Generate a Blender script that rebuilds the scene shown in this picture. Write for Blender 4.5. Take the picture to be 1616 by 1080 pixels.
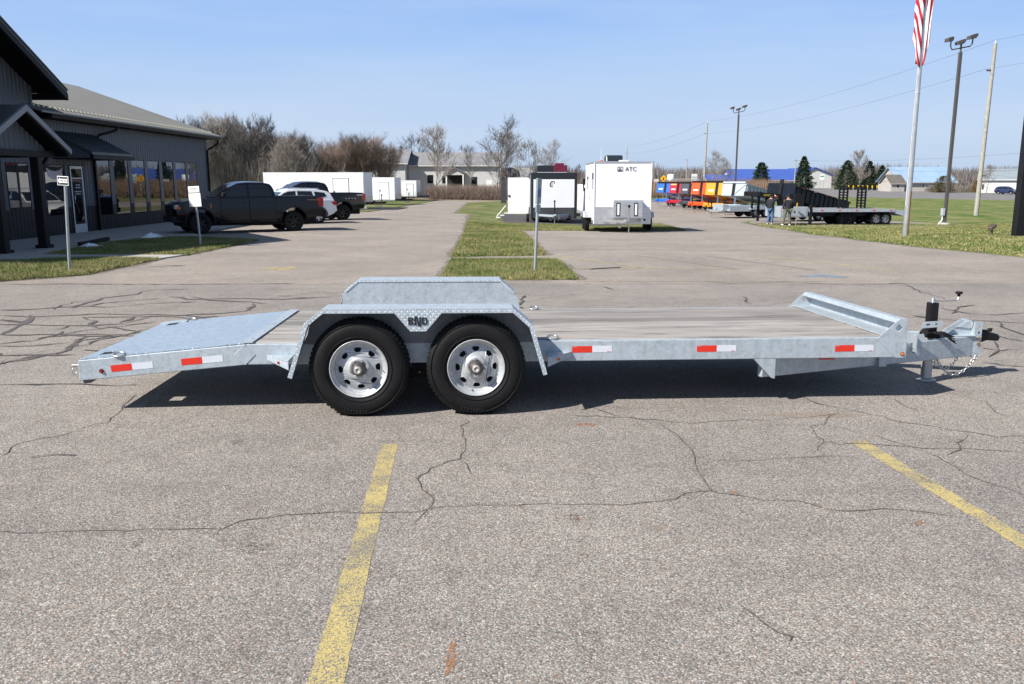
import bpy, bmesh, math, random
import numpy as np
from mathutils import Vector, Matrix
from mathutils.geometry import tessellate_polygon

for o in list(bpy.data.objects):
    bpy.data.objects.remove(o)
SC = bpy.context.scene
COL = SC.collection
rad = math.radians

# ------------------------------------------------------------------ camera
cd = bpy.data.cameras.new('camera')
cd.sensor_width = 36.0
cd.lens = 29.85
cd.clip_start = 0.05
cd.clip_end = 6000
cam = bpy.data.objects.new('camera', cd)
cam.location = (0, 0, 1.846)
cam.rotation_euler = (rad(90 - 10.857), 0, 0)
COL.objects.link(cam)
SC.camera = cam

# ------------------------------------------------------------------ sky, sun, exposure
SUN_DIR = Vector((0.95, 0.58, -1.0)).normalized()       # the way the light travels
wd = bpy.data.worlds.new('World')
SC.world = wd
wd.use_nodes = True
wn = wd.node_tree.nodes
wl = wd.node_tree.links
bg = wn['Background']
sky = wn.new('ShaderNodeTexSky')
sky.sky_type = 'NISHITA'
sky.sun_disc = False
sky.sun_elevation = math.asin(-SUN_DIR.z)
sky.sun_rotation = math.atan2(-SUN_DIR.x, -SUN_DIR.y)
sky.altitude = 250
sky.air_density = 1.0
sky.dust_density = 0.3
sky.ozone_density = 1.5
# thin high cirrus, the same all round the sky
tcw = wn.new('ShaderNodeTexCoord')
mpw = wn.new('ShaderNodeMapping')
mpw.inputs['Scale'].default_value = (1.2, 1.2, 9.0)
nzw = wn.new('ShaderNodeTexNoise')
nzw.inputs['Scale'].default_value = 1.6
nzw.inputs['Detail'].default_value = 6
nzw.inputs['Roughness'].default_value = 0.55
rpw = wn.new('ShaderNodeMapRange')
rpw.inputs['From Min'].default_value = 0.40
rpw.inputs['From Max'].default_value = 0.68
rpw.inputs['To Max'].default_value = 0.34
# pale blue spring haze low in the sky, the same all round, clear sky above it
hzz = wn.new('ShaderNodeSeparateXYZ')
wl.new(tcw.outputs['Generated'], hzz.inputs['Vector'])
hzr = wn.new('ShaderNodeValToRGB')
he = hzr.color_ramp.elements
for p_, c_ in ((0.0, (0.44, 0.58, 0.78)), (0.05, (0.50, 0.63, 0.83)), (0.12, (0.43, 0.60, 0.87)), (0.20, (0.27, 0.49, 0.93)), (0.6, (0.07, 0.16, 0.44))):
    e_ = he.new(p_) if p_ not in (0.0, 0.6) else (he[0] if p_ == 0.0 else he[-1])
    e_.position = p_
    e_.color = (*c_, 1)
hzs = wn.new('ShaderNodeMixRGB')
hzs.blend_type = 'MULTIPLY'
hzs.inputs['Fac'].default_value = 1
hzs.inputs['Color2'].default_value = (12.2, 12.2, 12.4, 1)
hzf = wn.new('ShaderNodeMapRange')
hzf.inputs['From Min'].default_value = 0.15
hzf.inputs['From Max'].default_value = 0.75
hzf.inputs['To Min'].default_value = 0.9
hzf.inputs['To Max'].default_value = 0.0
hzm = wn.new('ShaderNodeMixRGB')
mxw = wn.new('ShaderNodeMixRGB')
mxw.inputs['Color2'].default_value = (7.2, 8.5, 10.3, 1)
wl.new(hzz.outputs['Z'], hzr.inputs['Fac'])
wl.new(hzr.outputs['Color'], hzs.inputs['Color1'])
wl.new(hzz.outputs['Z'], hzf.inputs['Value'])
wl.new(hzf.outputs['Result'], hzm.inputs['Fac'])
wl.new(sky.outputs['Color'], hzm.inputs['Color1'])
wl.new(hzs.outputs['Color'], hzm.inputs['Color2'])
wl.new(tcw.outputs['Generated'], mpw.inputs['Vector'])
wl.new(mpw.outputs['Vector'], nzw.inputs['Vector'])
wl.new(nzw.outputs['Fac'], rpw.inputs['Value'])
wl.new(rpw.outputs['Result'], mxw.inputs['Fac'])
wl.new(hzm.outputs['Color'], mxw.inputs['Color1'])
wl.new(mxw.outputs['Color'], bg.inputs['Color'])
bg.inputs['Strength'].default_value = 0.052

sd = bpy.data.lights.new('sun', 'SUN')
sd.energy = 4.7
sd.angle = rad(0.53)
sd.color = (1.0, 0.955, 0.89)
so = bpy.data.objects.new('sun', sd)
so.rotation_euler = SUN_DIR.to_track_quat('-Z', 'Y').to_euler()
so.location = (-30, -20, 40)
COL.objects.link(so)

SC.view_settings.view_transform = 'Standard'
SC.view_settings.look = 'None'
SC.view_settings.exposure = 0.77
SC.view_settings.gamma = 1
SC.view_settings.use_curve_mapping = False

# ------------------------------------------------------------------ helpers: materials
def nmat(name):
    m = bpy.data.materials.new(name)
    m.use_nodes = True
    nt = m.node_tree
    return m, nt.nodes, nt.links, nt.nodes['Principled BSDF']

def nd(N, kind, **kw):
    n = N.new(kind)
    for k, v in kw.items():
        if k in n.inputs.keys():
            n.inputs[k].default_value = v
        else:
            setattr(n, k, v)
    return n

def ramp(N, stops):
    r = N.new('ShaderNodeValToRGB')
    el = r.color_ramp.elements
    while len(el) < len(stops):
        el.new(0.5)
    for e, (p, c) in zip(el, stops):
        e.position = p
        e.color = (*c, 1) if len(c) == 3 else c
    return r

MATS = {}
def mat(name, col, rough=0.6, metal=0.0, var=0.12, vs=2.5, bump=0.0, bs=30.0, spec=0.5, coat=0.0, emit=None):
    """Principled paint or surface with uneven tone from two noises."""
    if name in MATS:
        return MATS[name]
    m, N, L, b = nmat(name)
    b.inputs['Base Color'].default_value = (*col, 1)
    b.inputs['Roughness'].default_value = rough
    b.inputs['Metallic'].default_value = metal
    b.inputs['Specular IOR Level'].default_value = spec
    if coat:
        b.inputs['Coat Weight'].default_value = coat
        b.inputs['Coat Roughness'].default_value = 0.04
    tc = nd(N, 'ShaderNodeTexCoord')
    if var:
        n1 = nd(N, 'ShaderNodeTexNoise', Scale=vs, Detail=6.0, Roughness=0.65)
        L.new(tc.outputs['Object'], n1.inputs['Vector'])
        r = ramp(N, [(0.3, tuple(c * (1 - var) for c in col)), (0.7, tuple(min(1, c * (1 + var)) for c in col))])
        L.new(n1.outputs['Fac'], r.inputs['Fac'])
        L.new(r.outputs['Color'], b.inputs['Base Color'])
        mr = nd(N, 'ShaderNodeMapRange')
        mr.inputs['To Min'].default_value = max(0.02, rough - 0.1)
        mr.inputs['To Max'].default_value = min(1, rough + 0.1)
        L.new(n1.outputs['Fac'], mr.inputs['Value'])
        L.new(mr.outputs['Result'], b.inputs['Roughness'])
    if bump:
        n2 = nd(N, 'ShaderNodeTexNoise', Scale=bs, Detail=4.0)
        L.new(tc.outputs['Object'], n2.inputs['Vector'])
        bp = nd(N, 'ShaderNodeBump', Strength=bump, Distance=0.02)
        L.new(n2.outputs['Fac'], bp.inputs['Height'])
        L.new(bp.outputs['Normal'], b.inputs['Normal'])
    if emit:
        b.inputs['Emission Color'].default_value = (*col, 1)
        b.inputs['Emission Strength'].default_value = emit
    MATS[name] = m
    return m

def asphalt_mat(name, tint, speck=1.0, dark=1.0, fade=0.0):
    m, N, L, b = nmat(name)
    tc = nd(N, 'ShaderNodeTexCoord')
    v = nd(N, 'ShaderNodeTexVoronoi', Scale=132.0, Randomness=1.0)
    v2 = nd(N, 'ShaderNodeTexVoronoi', Scale=62.0, Randomness=1.0)
    big = nd(N, 'ShaderNodeTexNoise', Scale=0.35, Detail=5.0, Roughness=0.6)
    mid = nd(N, 'ShaderNodeTexNoise', Scale=3.2, Detail=6.0, Roughness=0.7)
    fine = nd(N, 'ShaderNodeTexNoise', Scale=420.0, Detail=2.0)
    for x in (v, v2, big, mid, fine):
        L.new(tc.outputs['Object'], x.inputs['Vector'])
    sx = nd(N, 'ShaderNodeSeparateColor')
    L.new(v.outputs['Color'], sx.inputs['Color'])
    t = [c * dark for c in tint]
    k = lambda s: tuple(min(1, c * s) for c in t)
    stones = ramp(N, [(0.0, k(0.42)), (0.25, k(0.78)), (0.52, k(1.0)), (0.78, k(1.25)), (0.93, k(1.55)), (1.0, k(2.0))])
    L.new(sx.outputs['Red'], stones.inputs['Fac'])
    # a few rusty and tan pebbles
    rust = ramp(N, [(0.0, (0, 0, 0)), (0.945, (0, 0, 0)), (0.955, (1, 1, 1))])
    L.new(sx.outputs['Green'], rust.inputs['Fac'])
    mx = nd(N, 'ShaderNodeMixRGB', Color2=(t[0] * 1.1, t[1] * 0.78, t[2] * 0.62, 1))
    L.new(rust.outputs['Color'], mx.inputs['Fac'])
    L.new(stones.outputs['Color'], mx.inputs['Color1'])
    # dark binder in the gaps between stones
    gap = nd(N, 'ShaderNodeMapRange')
    gap.inputs['From Min'].default_value = 0.42
    gap.inputs['From Max'].default_value = 0.8
    L.new(v.outputs['Distance'], gap.inputs['Value'])
    mx2 = nd(N, 'ShaderNodeMixRGB', Color2=(t[0] * 0.38, t[1] * 0.37, t[2] * 0.37, 1))
    gs = nd(N, 'ShaderNodeMath', operation='MULTIPLY')
    gs.inputs[1].default_value = 0.75 * speck
    L.new(gap.outputs['Result'], gs.inputs[0])
    L.new(gs.outputs['Value'], mx2.inputs['Fac'])
    L.new(mx.outputs['Color'], mx2.inputs['Color1'])
    # broad wear: large patches and blotches
    r1 = ramp(N, [(0.32, (0.84, 0.84, 0.85)), (0.68, (1.13, 1.12, 1.10))])
    L.new(big.outputs['Fac'], r1.inputs['Fac'])
    m3 = nd(N, 'ShaderNodeMixRGB', blend_type='MULTIPLY', Fac=1.0)
    L.new(mx2.outputs['Color'], m3.inputs['Color1'])
    L.new(r1.outputs['Color'], m3.inputs['Color2'])
    r2 = ramp(N, [(0.28, (0.84, 0.83, 0.82)), (0.5, (1.0, 1.0, 1.0)), (0.75, (1.1, 1.08, 1.06))])
    L.new(mid.outputs['Fac'], r2.inputs['Fac'])
    m4 = nd(N, 'ShaderNodeMixRGB', blend_type='MULTIPLY', Fac=1.0)
    L.new(m3.outputs['Color'], m4.inputs['Color1'])
    L.new(r2.outputs['Color'], m4.inputs['Color2'])
    L.new(m4.outputs['Color'], b.inputs['Base Color'])
    b.inputs['Roughness'].default_value = 0.92
    b.inputs['Specular IOR Level'].default_value = 0.25
    inv = nd(N, 'ShaderNodeMath', operation='SUBTRACT')
    inv.inputs[0].default_value = 1.0
    L.new(v.outputs['Distance'], inv.inputs[1])
    bp = nd(N, 'ShaderNodeBump', Strength=0.55, Distance=0.004)
    L.new(inv.outputs['Value'], bp.inputs['Height'])
    L.new(bp.outputs['Normal'], b.inputs['Normal'])
    MATS[name] = m
    return m

def paint_mat(name, col, wear=0.5):
    """Thin road paint worn through to the stones in specks."""
    m, N, L, b = nmat(name)
    tc = nd(N, 'ShaderNodeTexCoord')
    v = nd(N, 'ShaderNodeTexVoronoi', Scale=132.0)
    n1 = nd(N, 'ShaderNodeTexNoise', Scale=5.0, Detail=5.0, Roughness=0.7)
    for x in (v, n1):
        L.new(tc.outputs['Object'], x.inputs['Vector'])
    ad = nd(N, 'ShaderNodeMath', operation='MULTIPLY_ADD')
    ad.inputs[1].default_value = 1.25
    L.new(n1.outputs['Fac'], ad.inputs[0])
    L.new(v.outputs['Distance'], ad.inputs[2])
    hv = nd(N, 'ShaderNodeMath', operation='MULTIPLY')
    hv.inputs[1].default_value = 0.5
    L.new(ad.outputs['Value'], hv.inputs[0])
    th = 0.86 - wear * 0.42
    r = ramp(N, [(0.0, (0, 0, 0)), (th, (0, 0, 0)), (th + 0.06, (1, 1, 1))])
    L.new(hv.outputs['Value'], r.inputs['Fac'])
    n2 = nd(N, 'ShaderNodeTexNoise', Scale=60.0, Detail=3.0)
    L.new(tc.outputs['Object'], n2.inputs['Vector'])
    r2 = ramp(N, [(0.3, tuple(c * 0.8 for c in col)), (0.7, tuple(min(1, c * 1.12) for c in col))])
    L.new(n2.outputs['Fac'], r2.inputs['Fac'])
    mx = nd(N, 'ShaderNodeMixRGB', Color2=(0.17, 0.155, 0.14, 1))
    L.new(r.outputs['Color'], mx.inputs['Fac'])
    L.new(r2.outputs['Color'], mx.inputs['Color1'])
    L.new(mx.outputs['Color'], b.inputs['Base Color'])
    b.inputs['Roughness'].default_value = 0.8
    bp = nd(N, 'ShaderNodeBump', Strength=0.45, Distance=0.003, invert=True)
    L.new(v.outputs['Distance'], bp.inputs['Height'])
    L.new(bp.outputs['Normal'], b.inputs['Normal'])
    MATS[name] = m
    return m

def turf_mat(name, green, straw, mix=0.56):
    m, N, L, b = nmat(name)
    tc = nd(N, 'ShaderNodeTexCoord')
    n1 = nd(N, 'ShaderNodeTexNoise', Scale=0.55, Detail=7.0, Roughness=0.72)
    n2 = nd(N, 'ShaderNodeTexNoise', Scale=38.0, Detail=3.0)
    for x in (n1, n2):
        L.new(tc.outputs['Object'], x.inputs['Vector'])
    ad = nd(N, 'ShaderNodeMath', operation='MULTIPLY_ADD')
    ad.inputs[1].default_value = 0.35
    L.new(n2.outputs['Fac'], ad.inputs[0])
    L.new(n1.outputs['Fac'], ad.inputs[2])
    r = ramp(N, [(mix, green), (mix + 0.1, tuple((a + c) / 2 for a, c in zip(green, straw))), (mix + 0.24, straw)])
    L.new(ad.outputs['Value'], r.inputs['Fac'])
    L.new(r.outputs['Color'], b.inputs['Base Color'])
    b.inputs['Roughness'].default_value = 0.95
    b.inputs['Specular IOR Level'].default_value = 0.15
    bp = nd(N, 'ShaderNodeBump', Strength=0.9, Distance=0.04)
    L.new(n2.outputs['Fac'], bp.inputs['Height'])
    L.new(bp.outputs['Normal'], b.inputs['Normal'])
    MATS[name] = m
    return m

def blade_mat(name, stops):
    """Leaf blades and twigs: tone picked per blade."""
    m, N, L, b = nmat(name)
    g = nd(N, 'ShaderNodeNewGeometry')
    tc = nd(N, 'ShaderNodeTexCoord')
    n1 = nd(N, 'ShaderNodeTexNoise', Scale=0.55, Detail=7.0, Roughness=0.72)
    L.new(tc.outputs['Object'], n1.inputs['Vector'])
    ad = nd(N, 'ShaderNodeMath', operation='MULTIPLY_ADD')
    ad.inputs[1].default_value = 0.5
    ad2 = nd(N, 'ShaderNodeMath', operation='SUBTRACT')
    ad2.inputs[1].default_value = 0.25
    L.new(g.outputs['Random Per Island'], ad.inputs[0])
    L.new(n1.outputs['Fac'], ad2.inputs[0])
    L.new(ad2.outputs['Value'], ad.inputs[2])
    r = ramp(N, stops)
    L.new(ad.outputs['Value'], r.inputs['Fac'])
    L.new(r.outputs['Color'], b.inputs['Base Color'])
    b.inputs['Roughness'].default_value = 0.8
    b.inputs['Specular IOR Level'].default_value = 0.2
    MATS[name] = m
    return m

def galv_mat(name, diamond=0.0, scale=26.0, base=(0.415, 0.468, 0.505), coord='Object'):
    """Hot-dip galvanised steel: blotchy spangle, runs, optional tread-plate lugs."""
    m, N, L, b = nmat(name)
    tc = nd(N, 'ShaderNodeTexCoord')
    n1 = nd(N, 'ShaderNodeTexNoise', Scale=13.0, Detail=9.0, Roughness=0.78)
    n2 = nd(N, 'ShaderNodeTexVoronoi', Scale=46.0)
    n3 = nd(N, 'ShaderNodeTexNoise', Scale=1.3, Detail=4.0)
    mp = nd(N, 'ShaderNodeMapping')
    mp.inputs['Scale'].default_value = (9.0, 9.0, 0.8)
    n4 = nd(N, 'ShaderNodeTexNoise', Scale=2.2, Detail=5.0, Roughness=0.7)
    for x in (n1, n2, n3, mp):
        L.new(tc.outputs['Object'], x.inputs['Vector'])
    L.new(mp.outputs['Vector'], n4.inputs['Vector'])
    sx = nd(N, 'ShaderNodeSeparateColor')
    L.new(n2.outputs['Color'], sx.inputs['Color'])
    k = lambda s: tuple(min(1, c * s) for c in base)
    r = ramp(N, [(0.40, k(0.82)), (0.50, k(1.0)), (0.62, k(1.13))])
    s1 = nd(N, 'ShaderNodeMath', operation='MULTIPLY_ADD')
    s1.inputs[1].default_value = 0.10
    L.new(sx.outputs['Red'], s1.inputs[0])
    s2 = nd(N, 'ShaderNodeMath', operation='MULTIPLY_ADD')
    s2.inputs[1].default_value = 0.30
    L.new(n4.outputs['Fac'], s2.inputs[0])
    s3 = nd(N, 'ShaderNodeMath', operation='MULTIPLY_ADD')
    s3.inputs[1].default_value = 0.62
    s3.inputs[2].default_value = 0.0
    L.new(n1.outputs['Fac'], s3.inputs[0])
    L.new(s3.outputs['Value'], s2.inputs[2])
    L.new(s2.outputs['Value'], s1.inputs[2])
    L.new(s1.outputs['Value'], r.inputs['Fac'])
    L.new(r.outputs['Color'], b.inputs['Base Color'])
    b.inputs['Metallic'].default_value = 0.32
    mr = nd(N, 'ShaderNodeMapRange')
    mr.inputs['To Min'].default_value = 0.36
    mr.inputs['To Max'].default_value = 0.62
    L.new(n3.outputs['Fac'], mr.inputs['Value'])
    L.new(mr.outputs['Result'], b.inputs['Roughness'])
    if diamond:
        # alternate raised lugs at plus and minus 45 degrees; cells follow the two widest axes
        mp2 = nd(N, 'ShaderNodeMapping')
        mp2.inputs['Scale'].default_value = (scale, scale, scale)
        L.new(tc.outputs['Object'], mp2.inputs['Vector'])
        s = nd(N, 'ShaderNodeSeparateXYZ')
        L.new(mp2.outputs['Vector'], s.inputs['Vector'])
        def mth(op, a, c=None, d=None):
            q = nd(N, 'ShaderNodeMath', operation=op)
            for i, val in enumerate((a, c, d)):
                if val is None:
                    continue
                if isinstance(val, (int, float)):
                    q.inputs[i].default_value = val
                else:
                    L.new(val, q.inputs[i])
            return q.outputs[0]
        yz = mth('ADD', s.outputs['Y'], s.outputs['Z'])
        fx = mth('SUBTRACT', mth('FRACT', s.outputs['X']), 0.5)
        fy = mth('SUBTRACT', mth('FRACT', yz), 0.5)
        par = mth('MODULO', mth('ADD', mth('FLOOR', s.outputs['X']), mth('FLOOR', yz)), 2.0)
        sg = mth('SUBTRACT', mth('MULTIPLY', mth('ABSOLUTE', par), 2.0), 1.0)
        sy = mth('MULTIPLY', fy, sg)
        a = mth('MULTIPLY', mth('ADD', fx, sy), 1.45)
        c = mth('MULTIPLY', mth('SUBTRACT', fx, sy), 4.6)
        e = mth('ADD', mth('MULTIPLY', a, a), mth('MULTIPLY', c, c))
        h = mth('MAXIMUM', mth('SUBTRACT', 1.0, e), 0.0)
        bp = nd(N, 'ShaderNodeBump', Strength=diamond, Distance=0.006)
        L.new(h, bp.inputs['Height'])
        L.new(bp.outputs['Normal'], b.inputs['Normal'])
    else:
        bp = nd(N, 'ShaderNodeBump', Strength=0.12, Distance=0.01)
        L.new(n1.outputs['Fac'], bp.inputs['Height'])
        L.new(bp.outputs['Normal'], b.inputs['Normal'])
    MATS[name] = m
    return m

def plank_mat(name):
    m, N, L, b = nmat(name)
    tc = nd(N, 'ShaderNodeTexCoord')
    oi = nd(N, 'ShaderNodeObjectInfo')
    mul = nd(N, 'ShaderNodeMath', operation='MULTIPLY')
    mul.inputs[1].default_value = 37.0
    L.new(oi.outputs['Random'], mul.inputs[0])
    ofs = nd(N, 'ShaderNodeVectorMath', operation='ADD')
    L.new(tc.outputs['Object'], ofs.inputs[0])
    L.new(mul.outputs['Value'], ofs.inputs[1])
    mp = nd(N, 'ShaderNodeMapping')
    mp.inputs['Scale'].default_value = (0.7, 26.0, 26.0)
    L.new(ofs.outputs['Vector'], mp.inputs['Vector'])
    g = nd(N, 'ShaderNodeTexNoise', Scale=1.8, Detail=8.0, Roughness=0.72, Distortion=0.6)
    L.new(mp.outputs['Vector'], g.inputs['Vector'])
    mp2 = nd(N, 'ShaderNodeMapping')
    mp2.inputs['Scale'].default_value = (1.1, 6.0, 6.0)
    L.new(ofs.outputs['Vector'], mp2.inputs['Vector'])
    st = nd(N, 'ShaderNodeTexNoise', Scale=1.2, Detail=5.0, Roughness=0.6)
    L.new(mp2.outputs['Vector'], st.inputs['Vector'])
    r = ramp(N, [(0.28, (0.10, 0.092, 0.085)), (0.42, (0.23, 0.213, 0.195)), (0.56, (0.325, 0.305, 0.283)), (0.74, (0.43, 0.405, 0.375))])
    L.new(g.outputs['Fac'], r.inputs['Fac'])
    r2 = ramp(N, [(0.30, (0.50, 0.48, 0.48)), (0.46, (0.95, 0.95, 0.95)), (0.75, (1.14, 1.12, 1.09))])
    L.new(st.outputs['Fac'], r2.inputs['Fac'])
    m1 = nd(N, 'ShaderNodeMixRGB', blend_type='MULTIPLY', Fac=1.0)
    L.new(r.outputs['Color'], m1.inputs['Color1'])
    L.new(r2.outputs['Color'], m1.inputs['Color2'])
    # orange chain-rust smears
    mp3 = nd(N, 'ShaderNodeMapping')
    mp3.inputs['Scale'].default_value = (2.4, 9.0, 9.0)
    L.new(ofs.outputs['Vector'], mp3.inputs['Vector'])
    ru = nd(N, 'ShaderNodeTexNoise', Scale=1.0, Detail=4.0, Roughness=0.6)
    L.new(mp3.outputs['Vector'], ru.inputs['Vector'])
    rr = ramp(N, [(0.0, (0, 0, 0)), (0.685, (0, 0, 0)), (0.735, (0.75, 0.75, 0.75))])
    L.new(ru.outputs['Fac'], rr.inputs['Fac'])
    m2 = nd(N, 'ShaderNodeMixRGB', Color2=(0.50, 0.20, 0.05, 1))
    L.new(rr.outputs['Color'], m2.inputs['Fac'])
    L.new(m1.outputs['Color'], m2.inputs['Color1'])
    tone = nd(N, 'ShaderNodeMapRange')
    tone.inputs['To Min'].default_value = 0.66
    tone.inputs['To Max'].default_value = 1.16
    L.new(oi.outputs['Random'], tone.inputs['Value'])
    m5 = nd(N, 'ShaderNodeMixRGB', blend_type='MULTIPLY', Fac=1.0)
    L.new(m2.outputs['Color'], m5.inputs['Color1'])
    L.new(tone.outputs['Result'], m5.inputs['Color2'])
    L.new(m5.outputs['Color'], b.inputs['Base Color'])
    b.inputs['Roughness'].default_value = 0.85
    bp = nd(N, 'ShaderNodeBump', Strength=0.5, Distance=0.006)
    L.new(g.outputs['Fac'], bp.inputs['Height'])
    L.new(bp.outputs['Normal'], b.inputs['Normal'])
    MATS[name] = m
    return m

def glass_mat(name, tint=(0.012, 0.014, 0.017), rough=0.02, ior=1.7):
    m, N, L, b = nmat(name)
    tc = nd(N, 'ShaderNodeTexCoord')
    n1 = nd(N, 'ShaderNodeTexNoise', Scale=1.1, Detail=2.0)
    L.new(tc.outputs['Object'], n1.inputs['Vector'])
    bp = nd(N, 'ShaderNodeBump', Strength=0.03, Distance=0.05)
    L.new(n1.outputs['Fac'], bp.inputs['Height'])
    L.new(bp.outputs['Normal'], b.inputs['Normal'])
    b.inputs['Base Color'].default_value = (*tint, 1)
    b.inputs['Roughness'].default_value = rough
    b.inputs['IOR'].default_value = ior
    MATS[name] = m
    return m

# ------------------------------------------------------------------ helpers: meshes and objects
class MB:
    """Collects shapes; build() links them as one mesh object."""
    def __init__(s):
        s.v, s.f, s.mi, s.sm = [], [], [], []
    def add(s, vs, fs, mi=0, smooth=False, mtx=None):
        n = len(s.v)
        if mtx is not None:
            vs = [tuple(mtx @ Vector(p)) for p in vs]
        s.v += [tuple(p) for p in vs]
        s.f += [tuple(i + n for i in f) for f in fs]
        s.mi += [mi] * len(fs)
        s.sm += [smooth] * len(fs)
        return s
    def box(s, x0, x1, y0, y1, z0, z1, mi=0, mtx=None):
        v = [(x0, y0, z0), (x1, y0, z0), (x1, y1, z0), (x0, y1, z0), (x0, y0, z1), (x1, y0, z1), (x1, y1, z1), (x0, y1, z1)]
        f = [(3, 2, 1, 0), (4, 5, 6, 7), (0, 1, 5, 4), (1, 2, 6, 5), (2, 3, 7, 6), (3, 0, 4, 7)]
        return s.add(v, f, mi, False, mtx)
    def prism(s, poly, axis, a, b, mi=0, mtx=None):
        """poly extruded along an axis: 'x' takes (y,z), 'y' takes (x,z), 'z' takes (x,y)."""
        if axis == 'x': P = lambda p, t: (t, p[0], p[1])
        elif axis == 'y': P = lambda p, t: (p[0], t, p[1])
        else: P = lambda p, t: (p[0], p[1], t)
        ar = sum(poly[i][0] * poly[(i + 1) % len(poly)][1] - poly[(i + 1) % len(poly)][0] * poly[i][1] for i in range(len(poly)))
        if (ar < 0) != (axis == 'y'):
            poly = poly[::-1]
        n = len(poly)
        v = [P(p, a) for p in poly] + [P(p, b) for p in poly]
        f = [tuple(range(n - 1, -1, -1)), tuple(range(n, 2 * n))]
        f += [(i, (i + 1) % n, n + (i + 1) % n, n + i) for i in range(n)]
        if a > b:
            f = [q[::-1] for q in f]
        return s.add(v, f, mi, False, mtx)
    def cyl(s, p0, p1, r0, r1=None, n=12, mi=0, cap=True, smooth=True, mtx=None):
        r1 = r0 if r1 is None else r1
        p0, p1 = Vector(p0), Vector(p1)
        d = (p1 - p0).normalized()
        u = d.orthogonal().normalized()
        w = d.cross(u)
        v = []
        for p, r in ((p0, r0), (p1, r1)):
            for i in range(n):
                t = 2 * math.pi * i / n
                v.append(tuple(p + (u * math.cos(t) + w * math.sin(t)) * r))
        f = [(i, (i + 1) % n, n + (i + 1) % n, n + i) for i in range(n)]
        s.add(v, f, mi, smooth, mtx)
        if cap:
            s.add(v, [tuple(range(n - 1, -1, -1)), tuple(range(n, 2 * n))], mi, False, mtx)
        return s
    def tube(s, pts, r, n=6, mi=0, closed=False, mtx=None, cap=True):
        pts = [Vector(p) for p in pts]
        k = len(pts)
        R = r if isinstance(r, (list, tuple)) else [r] * k
        v = []
        u = None
        for i, p in enumerate(pts):
            if closed: d = pts[(i + 1) % k] - pts[i - 1]
            else: d = pts[min(i + 1, k - 1)] - pts[max(i - 1, 0)]
            d.normalize()
            if u is None: u = d.orthogonal().normalized()
            else: u = (u - d * u.dot(d)).normalized()
            w = d.cross(u)
            for j in range(n):
                t = 2 * math.pi * j / n
                v.append(tuple(p + (u * math.cos(t) + w * math.sin(t)) * R[i]))
        f = []
        for i in range(k if closed else k - 1):
            a, b2 = i * n, ((i + 1) % k) * n
            f += [(a + j, a + (j + 1) % n, b2 + (j + 1) % n, b2 + j) for j in range(n)]
        s.add(v, f, mi, True, mtx)
        if not closed and cap:
            s.add(v, [tuple(range(n - 1, -1, -1)), tuple(range((k - 1) * n, k * n))], mi, False, mtx)
        return s
    def lathe(s, prof, n=24, mi=0, smooth=True, mtx=None, axis='y', close=False):
        """prof: (radius, position along axis)."""
        v = []
        for r, h in prof:
            for i in range(n):
                t = 2 * math.pi * i / n
                c, q = r * math.cos(t), r * math.sin(t)
                v.append((c, h, q) if axis == 'y' else ((c, q, h) if axis == 'z' else (h, c, q)))
        f = []
        m = len(prof)
        for k in range(m if close else m - 1):
            a, b2 = k * n, ((k + 1) % m) * n
            f += [(a + i, a + (i + 1) % n, b2 + (i + 1) % n, b2 + i) for i in range(n)]
        return s.add(v, f, mi, smooth, mtx)
    def quad(s, a, b, c, d, mi=0, mtx=None):
        return s.add([a, b, c, d], [(0, 1, 2, 3)], mi, False, mtx)
    def mesh(s, name, mats):
        me = bpy.data.meshes.new(name)
        me.from_pydata(s.v, [], s.f)
        for m in (mats if isinstance(mats, (list, tuple)) else [mats]):
            me.materials.append(m)
        me.polygons.foreach_set('material_index', s.mi)
        me.polygons.foreach_set('use_smooth', s.sm)
        bm = bmesh.new()
        bm.from_mesh(me)
        bmesh.ops.recalc_face_normals(bm, faces=bm.faces)
        bm.to_mesh(me)
        bm.free()
        me.update()
        return me
    def build(s, name, mats, parent=None, loc=(0, 0, 0), bevel=0.0, seg=2, rot=None, ang=35):
        o = bpy.data.objects.new(name, s.mesh(name, mats))
        COL.objects.link(o)
        o.parent = parent
        o.location = loc
        if rot:
            o.rotation_euler = rot
        if bevel:
            md = o.modifiers.new('bevel', 'BEVEL')
            md.width = bevel
            md.segments = seg
            md.limit_method = 'ANGLE'
            md.angle_limit = rad(ang)
        return o

def linkmesh(name, me, parent=None, loc=(0, 0, 0), rot=None, scale=None):
    o = bpy.data.objects.new(name, me)
    COL.objects.link(o)
    o.parent = parent
    o.location = loc
    if rot is not None: o.rotation_euler = rot
    if scale is not None: o.scale = scale
    return o

def tag(o, label, cat, group=None):
    o['label'] = label
    o['category'] = cat
    if group: o['group'] = group
    return o

def thing(name, label, cat, loc=(0, 0, 0), rot=(0, 0, 0), group=None):
    o = bpy.data.objects.new(name, None)
    o.empty_display_size = 0.2
    COL.objects.link(o)
    o.location = loc
    o.rotation_euler = rot
    return tag(o, label, cat, group)

def structure(o, kind='structure'):
    o['kind'] = kind
    return o

def copy_tree(o, parent=None):
    c = o.copy()
    COL.objects.link(c)
    c.parent = parent
    for ch in list(o.children):
        copy_tree(ch, c)
    return c

# ------------------------------------------------------------------ the lie of the land
XK = [-4000.0, -8.0, 5.0, 4000.0]
YK = [-60.0, 6.45, 16.0, 32.0, 45.0, 55.0, 70.0, 130.0, 220.0, 4000.0]
ZL = [1.0, 0.0, -0.15, -0.25, -0.28, -0.35, -0.55, -1.0, -1.45, -1.45]
ZR = [1.0, 0.0, -0.15, -0.30, -0.66, -0.84, -0.90, -1.15, -1.45, -1.45]

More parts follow.
